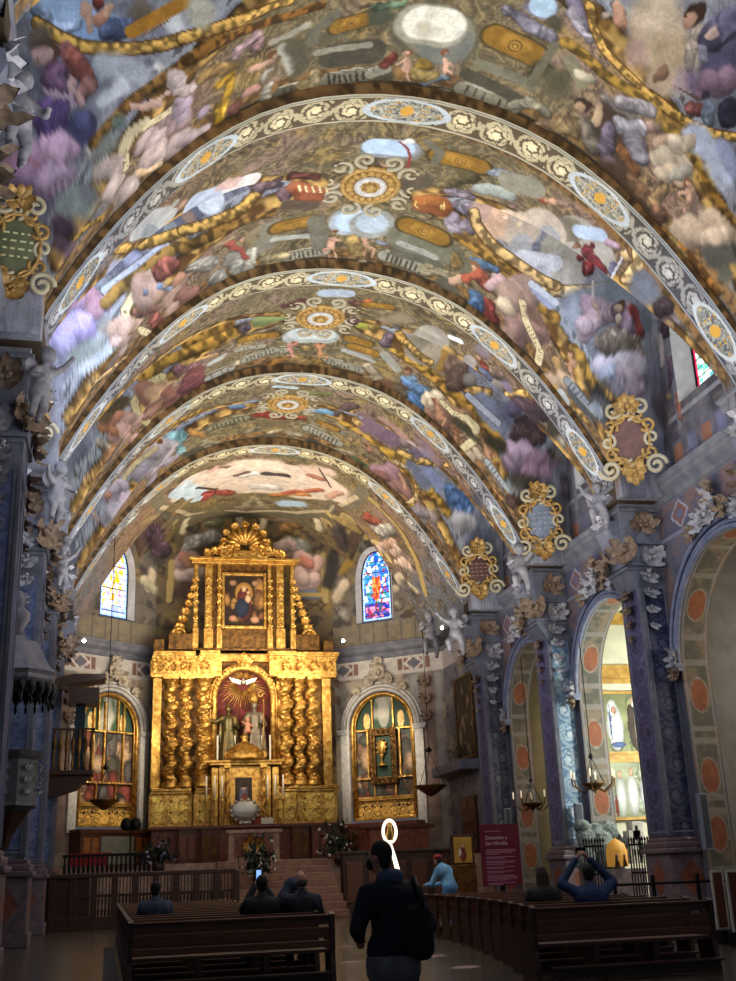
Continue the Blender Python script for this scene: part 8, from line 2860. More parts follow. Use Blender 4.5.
mb = MB(); mb.add([(-12, -8, 0), (30, -8, 0), (30, 66, 0), (-12, 66, 0)], [(0, 1, 2, 3)]); struct(mb.build('floor', floor_mat()))
PZ0 = 2.2
mb = MB(); mb.box(XC-9.9, XC+9.9, 48.8, 60.4, .02, PZ0-.01); struct(mb.build('floor_presbytery', M_MARB))
sx0, sx1 = atY(222, 885, 46).x, atY(338, 885, 46).x
st_ = empty('altar_steps', ((sx0+sx1)/2, 46, 0)); tag(st_, 'broad reddish marble steps climbing from the nave to the high altar', 'steps')
for i in range(8):
    q = MB(); q.box(sx0-st_.location.x, sx1-st_.location.x, -2.2+i*.6, 2.7, .01 if i == 0 else i*PZ0/8, (i+1)*PZ0/8, .03); q.build('step', mat('step_marble', (126, 88, 70), .4, c2=(150, 108, 86), nscale=4), st_)

def at_px(name, px, py, Y): return atY(px, py, Y)
# wooden screen in front of the presbytery on the left
SY = 43.0; x0, x1 = atY(30, 900, SY).x, atY(236, 900, SY).x
r = empty('wooden_screen', ((x0+x1)/2, SY, 0)); L_ = x1-x0
q = MB(); q.box(-L_/2, L_/2, -.12, .12, 0, .42, .02); q.box(-L_/2, L_/2, -.16, .16, 1.72, 1.88, .03); q.box(-L_/2, L_/2, -.1, .1, 1.06, 1.16)
for i in range(11): x = -L_/2+L_*i/10; q.box(x-.12, x+.12, -.14, .14, 0, 1.8, .02)
q.build('framework', M_OAK, r); q = MB()
for i in range(60):
    x = -L_/2+L_*(i+.5)/60; q.lathe([(.03, .42), (.055, .6), (.03, .75), (.05, .95), (.03, 1.06)], (x, 0, 0), 8); q.box(x-.02, x+.02, -.02, .02, 1.16, 1.72)
o = q.build('spindles', M_OAK, r)
q = MB(); q.box(-L_/2, -L_*.22, -.05, .05, .42, 1.72); q.build('solid_panel', M_OAK, r)
tag(r, 'long dark wooden spindle screen before the left presbytery', 'screen')
# stone balustrade above it
BY = 47.6; x0, x1 = atY(62, 870, BY).x, atY(165, 870, BY).x
r = empty('stone_kerb', ((x0+x1)/2, BY, 0)); q = MB(); q.box(-(x1-x0)/2, (x1-x0)/2, -.3, .3, 0, 1.9, .03); q.build('base', M_MARB, r)
q = MB(); n_ = 22
for i in range(n_): x = -(x1-x0)/2+(x1-x0)*(i+.5)/n_; q.lathe([(.04, 1.9), (.07, 2.1), (.03, 2.35), (.05, 2.55)], (x, 0, 0), 8)
q.box(-(x1-x0)/2, (x1-x0)/2, -.08, .08, 2.55, 2.65); q.build('balusters', M_BLACK, r)
tag(r, 'pale marble kerb topped by a thin dark balustrade below the left apse altarpiece', 'balustrade')
q = MB(); q.box(-.9, .9, -.35, .35, 0, .12, .05); q.box(-.8, .8, -.3, .3, -.5, 0); o = q.build('red_bench', mat('red_velvet', (140, 22, 20), .8)); p = atY(90, 856, 52.5); o.location = (p.x, 52.5, PZ0+.6); o.location.z = PZ0+.5
tag(o, 'red upholstered bench in front of the left apse altar', 'bench')

# ------------------------------------------------------------------ pews
ORD = 'first second third fourth fifth sixth seventh eighth ninth tenth eleventh twelfth thirteenth fourteenth fifteenth sixteenth'.split()
def make_pew(L, lab):
    r = empty('pew'); q = MB(); q.box(-L/2, L/2, -.42, .02, .42, .47, .01); q.build('seat', M_OAK2, r)
    q = MB(); q.box(-L/2, L/2, .0, .05, .80, .90, .01); q.box(-L/2, L/2, .02, .06, .62, .77, .01); q.box(-L/2, L/2, .02, .06, .50, .59, .01); q.box(-L/2-.02, L/2+.02, -.03, .08, .90, .94, .01); q.build('backrest', M_OAK2, r)
    for s in (-1, 1):
        q = MB(); q.prism([(-.46, 0), (.12, 0), (.10, .2), (.06, .4), (.10, .94), (-.02, .97), (-.06, .7), (-.3, .62), (-.46, .58), (-.4, .42), (-.36, .2)], 'x', s*L/2-.035, s*L/2+.035); q.build('end_panel', M_OAK, r)
    q = MB(); q.box(-L/2+.1, L/2-.1, .30, .46, .16, .2, .01); q.box(-L/2+.1, L/2-.1, .30, .34, .03, .16)
    for x in (-L/6, L/6): q.box(x-.04, x+.04, -.4, .05, 0, .42)
    q.build('kneeler', M_OAK, r); return r
# pews face the altar (+Y); backs are toward the camera
LX0, LX1 = atY(131, 912, 17).x, atY(331, 912, 17).x; RX0, RX1 = atY(531, 906, 15.5).x, atY(708, 906, 15.5).x
PEWS = {}
for side, xa, xb, y0, n_ in (('left', LX0, LX1, 17.0, 14), ('right', RX0, RX1, 15.5, 11)):
    base = None
    for i in range(n_):
        if base is None: o = base = make_pew(xb-xa, ''); ch = {base.name: kids(base)}
        else: o = copy_tree(base, None, ch)
        yy = y0+i*1.3; xl = atY(531-i*10.5, 906, yy).x if side == 'right' else xa
        o.location = (xl+(xb-xa)/2, yy, 0); o.rotation_euler = (0, 0, PI)
        PEWS[(side, i)] = o
        tag(o, 'dark wooden pew in the %s block, %s row from the rear' % (side, ORD[i]), 'pew', '%s block pews' % side)

# ------------------------------------------------------------------ people
CLOTH = lambda n, c, c2=None: mat(n, c, .85, c2=c2 or tuple(min(255, int(v*1.3)+3) for v in c), nscale=6, bump=.25, bscale=14)
def hand(sh, w, d, up=None, s=1.0, side=1):
    """palm, four bent fingers and a thumb from the wrist w along direction d"""
    w = Vector(w); d = Vector(d).normalized(); u = Vector(up or (0, 0, 1)); x = d.cross(u); x = x.normalized() if x.length > .1 else Vector((1, 0, 0)); n = x.cross(d).normalized()
    sh.append(('c', w[:], (w+d*.075*s)[:], .026*s, .034*s))
    for i, l in enumerate((.068, .078, .072, .056)):
        b = w+d*.085*s+x*((i-1.5)*.019*s); m = b+d*l*.55*s-n*.008; sh.append(('c', b[:], m[:], .0098*s, .009*s)); sh.append(('c', m[:], (m+d*l*.4*s-n*.03*s)[:], .009*s, .0075*s))
    b = w+d*.035*s+x*side*.03*s; sh.append(('c', b[:], (b+d*.04*s+x*side*.028*s-n*.01)[:], .012*s, .009*s))
def person(loc, rz, label, pose, top, legs, hair=(36, 26, 20), s=1.0, vox=.018, bald=False, long_hair=False, mask=False, name='person', skin=None, extra=None):
    """pose: joints in metres, the figure faces +Y; keys hip, chest, neck, head, and el/ha/kn/an pairs (left, right)"""
    r = empty(name, loc, rz); r.scale = (s, s, s); P_ = {k: ([Vector(q) for q in v] if isinstance(v, list) else Vector(v)) for k, v in pose.items() if k != 'turn'}
    hip, ch, nk, hd = P_['hip'], P_['chest'], P_['neck'], P_['head']; tr = pose.get('turn', 0); fwd = Vector((-math.sin(tr), math.cos(tr), 0)); sx = Vector((math.cos(tr), math.sin(tr), 0))
    ax_ = (nk-hip).normalized(); R = Matrix.Rotation(tr, 4, 'Z'); lat = Vector((1, 0, 0))
    body = [('c', hip[:], ch[:], .13, .13), ('c', (ch-lat*.1)[:], (ch+lat*.1)[:], .12, .12), ('c', ch[:], nk[:], .1, .055), ('c', nk[:], (hd-Vector((0, 0, .06)))[:], .055, .055), ('e', hd[:], (.075, .092, .115), R), ('e', (hd+fwd*.05-Vector((0, 0, .055)))[:], (.055, .05, .06)), ('e', (hd+fwd*.095-Vector((0, 0, .01)))[:], (.014, .022, .02))]
    for q in (-1, 1): body.append(('e', (hd+sx*q*.08-Vector((0, 0, .01)))[:], (.014, .02, .03))); body.append(('e', (hd+fwd*.083+sx*q*.032+Vector((0, 0, .02)))[:], (.014, .01, .009)))
    tops = [('c', (hip+ax_*.05)[:], ch[:], .165, .17), ('c', (hip-lat*.07+ax_*.02)[:], (hip+lat*.07+ax_*.02)[:], .145, .145), ('c', (ch-lat*.11)[:], (ch+lat*.11)[:], .15, .15), ('c', (ch+ax_*.05-lat*.13)[:], (ch+ax_*.05+lat*.13)[:], .105, .105), ('c', (ch+ax_*.1)[:], (nk)[:], .11, .075)]
    bot = [('c', (hip-lat*.08)[:], (hip+lat*.08)[:], .14, .14)]; shoes = []
    for i, q in enumerate((-1, 1)):
        sh_ = ch+ax_*.06+lat*q*.19; el, ha = P_['el'][i], P_['ha'][i]; kn, an = P_['kn'][i], P_['an'][i]
        body += [('c', sh_[:], el[:], .055, .042), ('c', el[:], ha[:], .042, .03)]; hand(body, ha, ha-el, s=1.0, side=-q)
        tops += [('c', sh_[:], el[:], .085, .068), ('c', el[:], (el+(ha-el)*.9)[:], .068, .05)]
        hj = hip+lat*q*.1; body += [('c', hj[:], kn[:], .08, .055), ('c', kn[:], an[:], .055, .035), ('c', an[:], (an+Vector((0, .12, -.04)))[:], .035, .03)]
        bot += [('c', hj[:], kn[:], .115, .078), ('c', kn[:], (an+Vector((0, 0, .03)))[:], .078, .06)]
        shoes += [('c', (an+Vector((0, -.03, -.035)))[:], (an+Vector((0, .15, -.05)))[:], .05, .04)]
    skin_mesh('body', body, vox*.8, skin or M_SKIN, r, 2); skin_mesh('jacket', tops, vox, top, r, 4); skin_mesh('trousers', bot, vox, legs, r, 4); skin_mesh('shoes', shoes, vox, M_BLACK, r, 2)
    hm = mat('hair ' + str(hair[0]), hair, .8)
    if not bald:
        h = [('e', (hd-fwd*.022+Vector((0, 0, .03)))[:], (.086, .095, .105), R), ('e', (hd-fwd*.045-Vector((0, 0, .03)))[:], (.07, .055, .08), R)]
        if long_hair: h += [('c', (hd-fwd*.05)[:], (hd-fwd*.1-Vector((0, 0, .34)))[:], .085, .07), ('c', (hd-fwd*.04+sx*.05)[:], (hd-fwd*.08+sx*.07-Vector((0, 0, .28)))[:], .05, .04), ('c', (hd-fwd*.04-sx*.05)[:], (hd-fwd*.08-sx*.07-Vector((0, 0, .28)))[:], .05, .04)]
        skin_mesh('hair', h, vox*.8, hm, r, 2)
    else: skin_mesh('hair', [('e', (hd-fwd*.04-Vector((0, 0, .02)))[:], (.081, .07, .06), R)], vox*.7, hm, r, 1)
    if mask: skin_mesh('face_mask', [('e', (hd+fwd*.06-Vector((0, 0, .05)))[:], (.066, .05, .055), R)], vox*.6, M_BLACK, r, 2)
    q = MB()
    for k in (-1, 1): q.ball((hd+fwd*.091+sx*k*.032+Vector((0, 0, .02)))[:], .009, 6)
    q.build('eyes', M_BLACK, r)
    if extra: extra(r, P_)
    return tag(r, label, 'person')
STAND = dict(hip=(0, 0, .95), chest=(0, .0, 1.30), neck=(0, .01, 1.47), head=(0, .03, 1.63), el=[(-.30, -.04, 1.10), (.30, -.04, 1.10)], ha=[(-.22, .2, 1.02), (.22, .2, 1.02)], kn=[(-.11, .03, .5), (.12, .0, .5)], an=[(-.12, -.02, .08), (.13, -.04, .08)])
def sit(**k):
    d = dict(hip=(0, 0, .55), chest=(0, -.02, .92), neck=(0, .0, 1.08), head=(0, .03, 1.23), el=[(-.27, .05, .76), (.27, .05, .76)], ha=[(-.12, .32, .72), (.12, .32, .72)], kn=[(-.12, .42, .52), (.12, .42, .52)], an=[(-.12, .4, .09), (.12, .44, .09)]); d.update(k); return d
NAVY, BLACKC, GREYC = CLOTH('navy_jacket', (14, 16, 26)), CLOTH('dark_jeans', (16, 18, 28)), CLOTH('grey_shirt', (84, 84, 88))
def man_extra(r, P_):
    skin_mesh('shirt_hem', [('c', (-.08, .0, .80), (.08, .0, .80), .150, .150), ('c', (-.08, .0, .84), (.08, .0, .84), .150, .150)], .018, GREYC, r, 3)
    q = [('c', (.2, -.15, .95), (.2, -.13, 1.2), .10, .095), ('c', (.1, -.16, .98), (.12, -.14, 1.2), .08, .08)]; skin_mesh('backpack', q, .02, CLOTH('backpack_black', (12, 12, 16)), r, 3)
    q = MB(); q.tube([(.2, -.2, 1.25), (.19, -.06, 1.47), (.19, .1, 1.38), (.2, .16, 1.2)], .022, n=7); q.build('strap', M_BLACK, r)
    skin_mesh('collar', [('c', (-.04, -.02, 1.48), (.04, -.02, 1.48), .07, .07)], .012, CLOTH('collar_blue', (60, 74, 100)), r, 2)
mp = atY(391, 900, 8.9)
S2 = dict(STAND); S2['turn'] = .95; S2['hip'] = (0, 0, .93); S2['head'] = (-.08, .03, 1.64); S2['neck'] = (-.04, .01, 1.47)
person((mp.x, 8.9, 0), .05, 'man standing in the aisle in dark jacket and backpack, wearing a black face mask', S2, NAVY, BLACKC, (26, 20, 18), s=.965, vox=.014, mask=True, extra=man_extra)
def on_pew(side, i, px, label, pose, top, legs, **k):
    y = PEWS[(side, i)].location.y+.22; x = atY(px, 890, y).x; return person((x, y, 0), 0, label, pose, top, legs, **k)
def phone_extra(r, P_):
    q = MB(); q.box(-.04, .04, .36, .372, 1.28, 1.43, .005); q.build('phone', M_BLACK, r); q = MB(); q.box(-.034, .034, .353, .358, 1.285, 1.425); q.build('lit_screen', mat('screen_glow', (120, 160, 230), .4, emit=1.6), r)
on_pew('left', 1, 262, 'dark-haired person in the left pews raising a phone with a lit screen', sit(ha=[(-.04, .36, 1.24), (.06, .36, 1.24)], el=[(-.25, .15, .9), (.25, .15, .9)]), CLOTH('black_coat', (16, 16, 22)), BLACKC, hair=(30, 22, 18), extra=phone_extra, s=1.12)
on_pew('left', 1, 302, 'balding man in a dark jacket seated beside the person with the phone', sit(), CLOTH('slate_jacket', (24, 26, 36)), BLACKC, hair=(70, 60, 54), bald=True, s=1.14)
on_pew('left', 3, 156, 'dark-haired man in a grey-blue shirt seated alone at the left end of the pews', sit(turn=-.2), CLOTH('blue_grey_shirt', (44, 54, 70)), BLACKC, hair=(20, 18, 18), s=1.1)
p = atY(288, 900, 30); B1 = dict(STAND); B1.update(hip=(0, -.12, .9), chest=(0, .1, 1.2), neck=(0, .24, 1.32), head=(0, .36, 1.4), el=[(-.26, .24, 1.0), (.26, .24, 1.0)], ha=[(-.12, .5, .98), (.12, .5, .98)])
person((p.x, 30.0, 0), -1.2, 'stooping man in a dark blue jacket before the altar steps', B1, CLOTH('blue_jacket', (20, 28, 48)), BLACKC, hair=(60, 50, 44), bald=True, vox=.022, s=1.08)
p = atY(446, 880, 30.5); B2 = dict(B1); B2.update(hip=(0, -.1, .93), chest=(0, .04, 1.27), neck=(0, .12, 1.41), head=(0, .2, 1.52))
def cap_extra(r, P_): skin_mesh('red_cap', [('e', (0, .2, 1.60), (.1, .12, .06))], .015, mat('red_cloth', (150, 30, 26), .8), r, 2)
person((p.x, 30.5, 0), .7, 'stooping person in a light blue coat and red cap at the right of the presbytery', B2, CLOTH('light_blue_coat', (104, 158, 200), (134, 184, 216)), CLOTH('blue_trousers', (84, 134, 176)), vox=.022, s=1.16, extra=cap_extra)
on_pew('right', 2, 543, 'woman with long brown hair seated in the right pews', sit(), CLOTH('olive_coat', (30, 27, 26)), BLACKC, hair=(58, 44, 34), long_hair=True, s=1.1)
def cam_extra(r, P_): q = MB(); q.box(-.08, .08, .2, .21, 1.50, 1.59, .005); q.build('phone', M_BLACK, r)
on_pew('right', 1, 590, 'man in a blue sweater in the right pews, arms raised overhead taking a picture', sit(el=[(-.40, .08, 1.10), (.40, .08, 1.10)], ha=[(-.08, .17, 1.45), (.08, .17, 1.45)]), CLOTH('blue_sweater', (34, 50, 84)), BLACKC, hair=(24, 20, 20), s=1.1, extra=cam_extra)

# ------------------------------------------------------------------ pulpit and balcony on the left
def octo(mb, prof_, n=8, a0=PI/8, c=(0, 0, 0)): mb.lathe(prof_, c, n, smooth=False, M=Matrix.Rotation(a0, 4, 'Z'))
pc = atY(7, 785, 30.6); r = empty('pulpit', (pc.x, 30.6, 0)); zt, zb2 = atY(7, 753, 30.6).z, atY(7, 812, 30.6).z
q = MB(); octo(q, [(.62, zb2), (.8, zb2+.12), (.78, zb2+.2), (.78, zt-.22), (.86, zt-.12), (.92, zt), (.7, zt), (.7, zb2+.25), (0, zb2+.25)]); q.build('parapet', mat('pulpit_wood', (62, 60, 66), .5, c2=(84, 80, 84), nscale=4), r)
q = MB(); octo(q, [(.12, zb2-.95), (.25, zb2-.55), (.6, zb2-.02), (.62, zb2)]); q.build('corbel', M_OAK, r)
for i in range(8):
    q = MB(); a = PI/4*i; n_ = Vector((math.cos(a), math.sin(a), 0))
    for z in np.arange(zb2+.42, zt-.3, .3): acanthus(q, n_*.75+Vector((0, 0, z)), n_, .4, rnd, spread=(-60, 0, 60))
    q.build('silver_relief', M_LEAFG, r)
z0, z1 = atY(10, 690, 30.6).z, atY(10, 640, 30.6).z
q = MB(); octo(q, [(0, z0+.1), (1.02, z0+.1), (1.1, z0+.2), (1.1, z0+.3), (1.16, z0+.4), (.95, z0+.6), (.6, z1-.1), (.3, z1), (.22, z1+.1), (0, z1+.1)]); q.lathe([(.2, z1+.1), (.16, z1+.3), (.3, z1+.55), (.3, z1+.75), (.12, z1+.9), (.18, z1+1.05), (.05, z1+1.35)], n=14); q.build('sounding_board', mat('canopy_grey', (86, 84, 96), .5, c2=(112, 108, 116), nscale=4), r)
q = MB()
for i in range(24):
    a = 2*PI*i/24; q.lathe([(.02, -.62), (.05, -.5), (.02, -.4), (.12, -.2), (.1, -.02), (.0, .02)], (1.03*math.cos(a), 1.03*math.sin(a), z0+.12), 6)
q.build('pendant_fringe', M_BLACK, r)
tag(r, 'octagonal dark pulpit with silver reliefs and hanging canopy on the left pillar', 'pulpit')
bp = atY(70, 760, 47.5); r = empty('balcony', (bp.x, 47.9, 0)); zf, zr = atY(70, 770, 47.5).z, atY(70, 728, 47.5).z; w_ = .95
q = MB(); q.box(-w_-.3, w_, -.4, .9, zf-.2, zf, .04); q.prism([(-w_, zf-.2), (w_-.1, zf-.2), (w_*.3, zf-.75), (-w_, zf-1.1)], 'y', -.2, .7); q.build('platform', M_OAK, r)
q = MB(); q.box(-w_-.3, w_, -.4, -.3, zr-.08, zr, .02); q.box(w_-.1, w_, -.4, .9, zr-.08, zr, .02); q.build('handrail', M_OAK, r)
q = MB()
for i in range(9): q.lathe([(.05, zf), (.07, zf+.2), (.04, zf+.5), (.1, (zf+zr)/2+.2), (.04, zr-.3), (.05, zr-.05)], (-w_-.2+i*(2*w_+.2)/8.5, -.35, 0), 8)
q.build('gilt_balusters', M_GOLDD, r)
q = MB(); q.prism([(-w_-.6, zr+1.5), (w_+.3, zr+2.0), (w_+.35, zr+2.2), (0, zr+2.2), (-w_-.6, zr+1.8)], 'y', -.6, .7); q.box(-.2, w_+.1, -.5, .7, zr+1.0, zr+1.12); q.box(-.2, w_+.1, -.5, .6, zr+1.12, zr+1.65); q.build('canopy', M_OAK, r)
q = MB(); q.box(.1, .5, .3, .5, zf, zr+1.0); q.build('blue_curtain', mat('teal_cloth', (24, 44, 60), .8), r)
tag(r, 'dark wooden balcony with gilt balusters and canopy on the left side of the apse', 'balcony')

# ------------------------------------------------------------------ right side of the apse: painting, door, urn, lamps
X_ = XC+APW-.06
def onwall(px, py): return atX(px, py, X_)
def wall_rect(px0, py0, px1, py1):
    a, b = onwall(px0, (py0+py1)/2), onwall(px1, (py0+py1)/2); z0 = onwall((px0+px1)/2, py1).z; z1 = onwall((px0+px1)/2, py0).z; return min(a.y, b.y), max(a.y, b.y), z0, z1
y0, y1, z0, z1 = wall_rect(457, 674, 474, 760); r = empty('wall_painting', (X_, (y0+y1)/2, z0)); h = z1-z0; w_ = y1-y0
q = MB(); q.box(-.08, .0, -w_/2, w_/2, 0, .14); q.box(-.08, 0, -w_/2, w_/2, h-.14, h)
for s in (-1, 1): q.box(-.08, 0, s*w_/2-.1, s*w_/2+.1, 0, h)
q.build('frame', M_GOLDD, r); o = panel('canvas', (-.03, 0, .05), (0, -1, 0), (0, 0, 1), w_, h-.1, scene_fn(9, [(110, 96, 76), (80, 66, 52), (130, 110, 88)], (52, 46, 38), w_, h, 16), step=.04, m=M_PICT, parent=r)
tag(r, 'tall dark painting in a gilt frame on the right apse wall', 'painting')
y0, y1, z0, z1 = wall_rect(462, 796, 480, 850); r = empty('door_1', (X_, (y0+y1)/2, PZ0)); w_ = min(2.2, y1-y0); h = z1-PZ0
q = MB(); q.box(-.06, .02, -w_/2, w_/2, 0, h); q.build('door_leaf', M_OAK, r); q = MB()
for i in range(4):
    for s in (-1, 1): q.box(-.1, -.05, s*w_*.24-w_*.18, s*w_*.24+w_*.18, .2+i*h*.24, .1+(i+.85)*h*.24, .02)
q.build('door_panels', M_OAK2, r); r['kind'] = 'structure'
def urn(px, py, X, h, m, label, name='gilded_urn'):
    p = atX(px, py, X); q = MB(); k = h/1.4; q.lathe([(.2*k, 0), (.22*k, .1*k), (.08*k, .25*k), (.1*k, .35*k), (.3*k, .55*k), (.36*k, .8*k), (.25*k, 1.05*k), (.3*k, 1.15*k), (.12*k, 1.25*k), (.05*k, 1.4*k)], n=16); q.tube(spiral((0, -.36*k, .85*k), .16*k, 1.2, (0, 1, 0), (0, 0, 1)), .04*k, n=6); q.tube(spiral((0, .36*k, .85*k), .16*k, 1.2, (0, -1, 0), (0, 0, 1)), .04*k, n=6)
    o = q.build(name, m); o.location = p; tag(o, label, 'urn')
urn(455, 765, XC+APW-.56, 1.5, M_LEAFB, 'brown carved urn on a ledge left of the tall dark painting')
q = MB(); a = onwall(448, 768); b = onwall(478, 768); q.box(X_-.9, X_+.05, min(a.y, b.y), max(a.y, b.y), a.z-.5, a.z-.02, .05); o = q.build('wall_ledge', M_STONE); tag(o, 'grey stone ledge under the tall dark painting', 'ledge')
def hanging_lamp(p, ztop, rr, label, arms=0, cat='lamp', glow=0):
    r = empty('hanging_lamp', p); q = MB(); q.lathe([(.02, -.3*rr), (.25*rr, -.2*rr), (.7*rr, .1*rr), (1*rr, .3*rr), (1.05*rr, .42*rr), (.9*rr, .42*rr), (.5*rr, .2*rr)], n=18); q.build('bowl', M_GOLDD, r)
    q = MB()
    for i in range(3): a = 2*PI*i/3; q.tube([(rr*math.cos(a), rr*math.sin(a), .4*rr), (0, 0, 2.6*rr)], .015, n=5)
    q.tube([(0, 0, 2.6*rr), (0, 0, ztop-p[2])], .018, n=5); q.lathe([(.03, 2.5*rr), (.25*rr, 2.6*rr), (.03, 2.9*rr)], n=10); q.build('chain', M_BLACK, r)
    if arms:
        q = MB(); w2_ = MB()
        for i in range(arms):
            a = 2*PI*i/arms; c_, s_ = math.cos(a), math.sin(a); q.tube([(0, 0, .1), (c_*rr*1.0, s_*rr, -.15), (c_*rr*1.9, s_*rr*1.9, .1), (c_*rr*2.0, s_*rr*2.0, .35)], .03, n=6); w2_.lathe([(.03, .35), (.03, .6), (0, .66)], (c_*rr*2, s_*rr*2, 0), 8)
        q.build('arm', M_GOLDD, r); w2_.build('candle_bulbs', mat('bulb', (255, 236, 200), .4, emit=4.0 if glow else .6), r)
    return tag(r, label, cat)
hanging_lamp(atY(431, 792, 53.5), 13.2, .75, 'brass sanctuary lamp hanging on chains beside the right apse altarpiece')
hanging_lamp(atY(104, 806, 50), 17.5, .6, 'dark brass sanctuary lamp hanging in front of the left apse altarpiece')
hanging_lamp(atY(533, 807, 44.5), 10.0, .4, 'small brass lamp with candles hanging in the third chapel arch', 5, 'chandelier')
hanging_lamp(atY(594, 788, 38.4), 9.5, .42, 'brass chandelier with lit candle bulbs in the bright chapel', 6, 'chandelier', 1)

# ------------------------------------------------------------------ side chapels
def chapel(k, colr, depth=7.0, arch=None):
    ym, rr, zs = OPEN[(k, 1)]; x0 = XC+WL(1)+1.0; y0, y1 = YA[k]+1.2, YA[k+1]+.6; x1 = x0+depth
    q = MB(); q.box(x0, x1, y1, y1+.2, 0, 11.6); struct(q.build('wall_chapel', colr)); q = MB(); q.box(x1, x1+.2, y0, y1, 0, 11.6); struct(q.build('wall_chapel_back', colr)); q = MB(); q.box(x0-.9, x1+.2, y0-.1, y1+.2, 11.6, 11.8); struct(q.build('ceiling_chapel', colr)); q = MB(); q.box(x0, x1, y0-.2, y0, 0, 11.6); struct(q.build('wall_chapel_near', colr))
    return x0, x1, y0, y1
CHA = chapel(1, mat('chapel_grey', (112, 112, 112), .8, c2=(134, 132, 130), nscale=1.5)); CHB = chapel(2, mat('chapel_cream', (204, 202, 178), .8, c2=(222, 218, 196), nscale=1.5)); CHC = chapel(3, mat('chapel_olive', (112, 104, 78), .8, c2=(128, 118, 88), nscale=1.5))
yB = CHB[3]-.03
M_OCHRE = mat('ochre_band', (168, 124, 50), .6, c2=(204, 164, 84), nscale=3)
for py, th in ((619, .45), (672, .55), (681, .2), (757, .45)):
    a, b = atY(598, py, yB), atY(668, py, yB); q = MB(); q.box(CHB[0]-1.5, CHB[1], yB-.06, yB+.03, a.z-th/2, a.z+th/2); o = struct(q.build('trim_ochre', M_OCHRE))
def wallpic(name, px0, py0, px1, py1, Y, fn_items, bg, label, seed, pal, fr=M_OCHRE):
    a = atY(px0, py1, Y); b = atY(px1, py0, Y); w_, h_ = b.x-a.x, b.z-a.z; r = empty(name, ((a.x+b.x)/2, Y, a.z)); fn = figs(scene_fn(seed, pal, bg, w_, h_, 8), [(u*w_, v*h_, p*w_, q_*h_, c) for u, v, p, q_, c in fn_items])
    panel('canvas', (0, -.05, 0), (1, 0, 0), (0, 0, 1), w_, h_, fn, step=.035, m=M_PICT, parent=r)
    q = MB()
    for (x0, x1, z0, z1) in ((-w_/2-.1, -w_/2, -.1, h_+.1), (w_/2, w_/2+.1, -.1, h_+.1), (-w_/2, w_/2, -.1, 0), (-w_/2, w_/2, h_, h_+.1)): q.box(x0, x1, -.09, 0, z0, z1)
    q.build('frame', fr, r); return tag(r, label, 'painting')
NUN, FRI = (214, 214, 216), (64, 50, 42)
wallpic('saints_painting', 604, 694, 648, 752, yB-.04, [(-.24, .42, .16, .40, NUN), (-.27, .74, .1, .16, NUN), (-.24, .72, .05, .07, (176, 130, 104)), (-.2, .12, .14, .05, (70, 90, 140)), (-.32, .5, .02, .32, (70, 90, 140)), (.2, .42, .19, .44, FRI), (.1, .62, .08, .2, FRI), (.17, .86, .06, .09, (196, 160, 136)), (.17, .81, .05, .05, (210, 206, 200)), (.33, .6, .06, .16, FRI), (.17, .4, .012, .3, (190, 180, 160))], (126, 130, 92), 'painting of a nun in white and a friar in brown in the bright chapel', 3, [(140, 146, 104)])
wallpic('saints_painting', 600, 762, 652, 818, yB-.04, [(-.3, .38, .08, .34, (190, 180, 170)), (-.3, .76, .04, .08, (190, 150, 124)), (-.1, .36, .09, .36, (200, 204, 200)), (-.1, .78, .04, .08, (190, 150, 124)), (.1, .4, .1, .38, (206, 206, 204)), (.1, .82, .04, .08, (190, 150, 124)), (.32, .4, .1, .36, (186, 190, 196)), (.32, .8, .04, .08, (190, 150, 124)), (-.2, .2, .03, .2, (120, 50, 40))], (150, 156, 128), 'painting of pale robed figures in a row, lower in the bright chapel', 6, [(160, 168, 140)])
# nativity landscape in the bright chapel
p = atY(612, 872, 37.6); r = empty('nativity_scene', (p.x, 37.6, 0)); q = MB(); q.box(-.9, 1.0, -.6, .8, 0, 1.35, .03); q.build('plinth', M_PLINTH, r); rn = random.Random(5)
sh = [('e', (rn.uniform(-.9, .9), rn.uniform(0, .6), 1.4+rn.uniform(.1, 1.5)), (rn.uniform(.2, .36), rn.uniform(.2, .3), rn.uniform(.2, .4))) for _ in range(26)]
skin_mesh('rocky_grotto', sh, .05, mat('grotto_rock', (84, 92, 92), .8, c2=(140, 150, 146), nscale=9, bump=.8, bscale=9), r, 1)
q = MB(); q.lathe([(.38, 0), (.38, .5), (.3, .75), (0, .95)], (0.1, -.28, 1.42), 12, a0=PI, a1=2*PI); q.build('lit_cave', mat('cave_glow', (190, 136, 52), .6, emit=.35), r)
for x in (-.05, .22): q = MB(); q.lathe([(.1, 0), (.06, .25), (.05, .3), (.06, .36), (0, .42)], (x, -.62, 1.42), 8); q.build('figurine', M_OAK2, r)
q = MB()
for (x, z, w_, h_) in ((.75, 1.5, .42, 1.1), (1.05, 1.5, .36, .8), (.9, 2.3, .4, .6)):
    q.box(x, x+w_, -.1, .4, z, z+h_)
q.build('white_town', M_WHITE, r); q = MB()
for (x, z) in ((.85, 1.8), (1.02, 1.8), (.85, 2.15), (1.15, 1.9), (1.0, 2.6)): q.box(x, x+.09, -.12, -.09, z, z+.16)
q.build('town_windows', M_BLACK, r); tag(r, 'nativity landscape with rocky grotto, glowing cave and white houses', 'nativity scene')
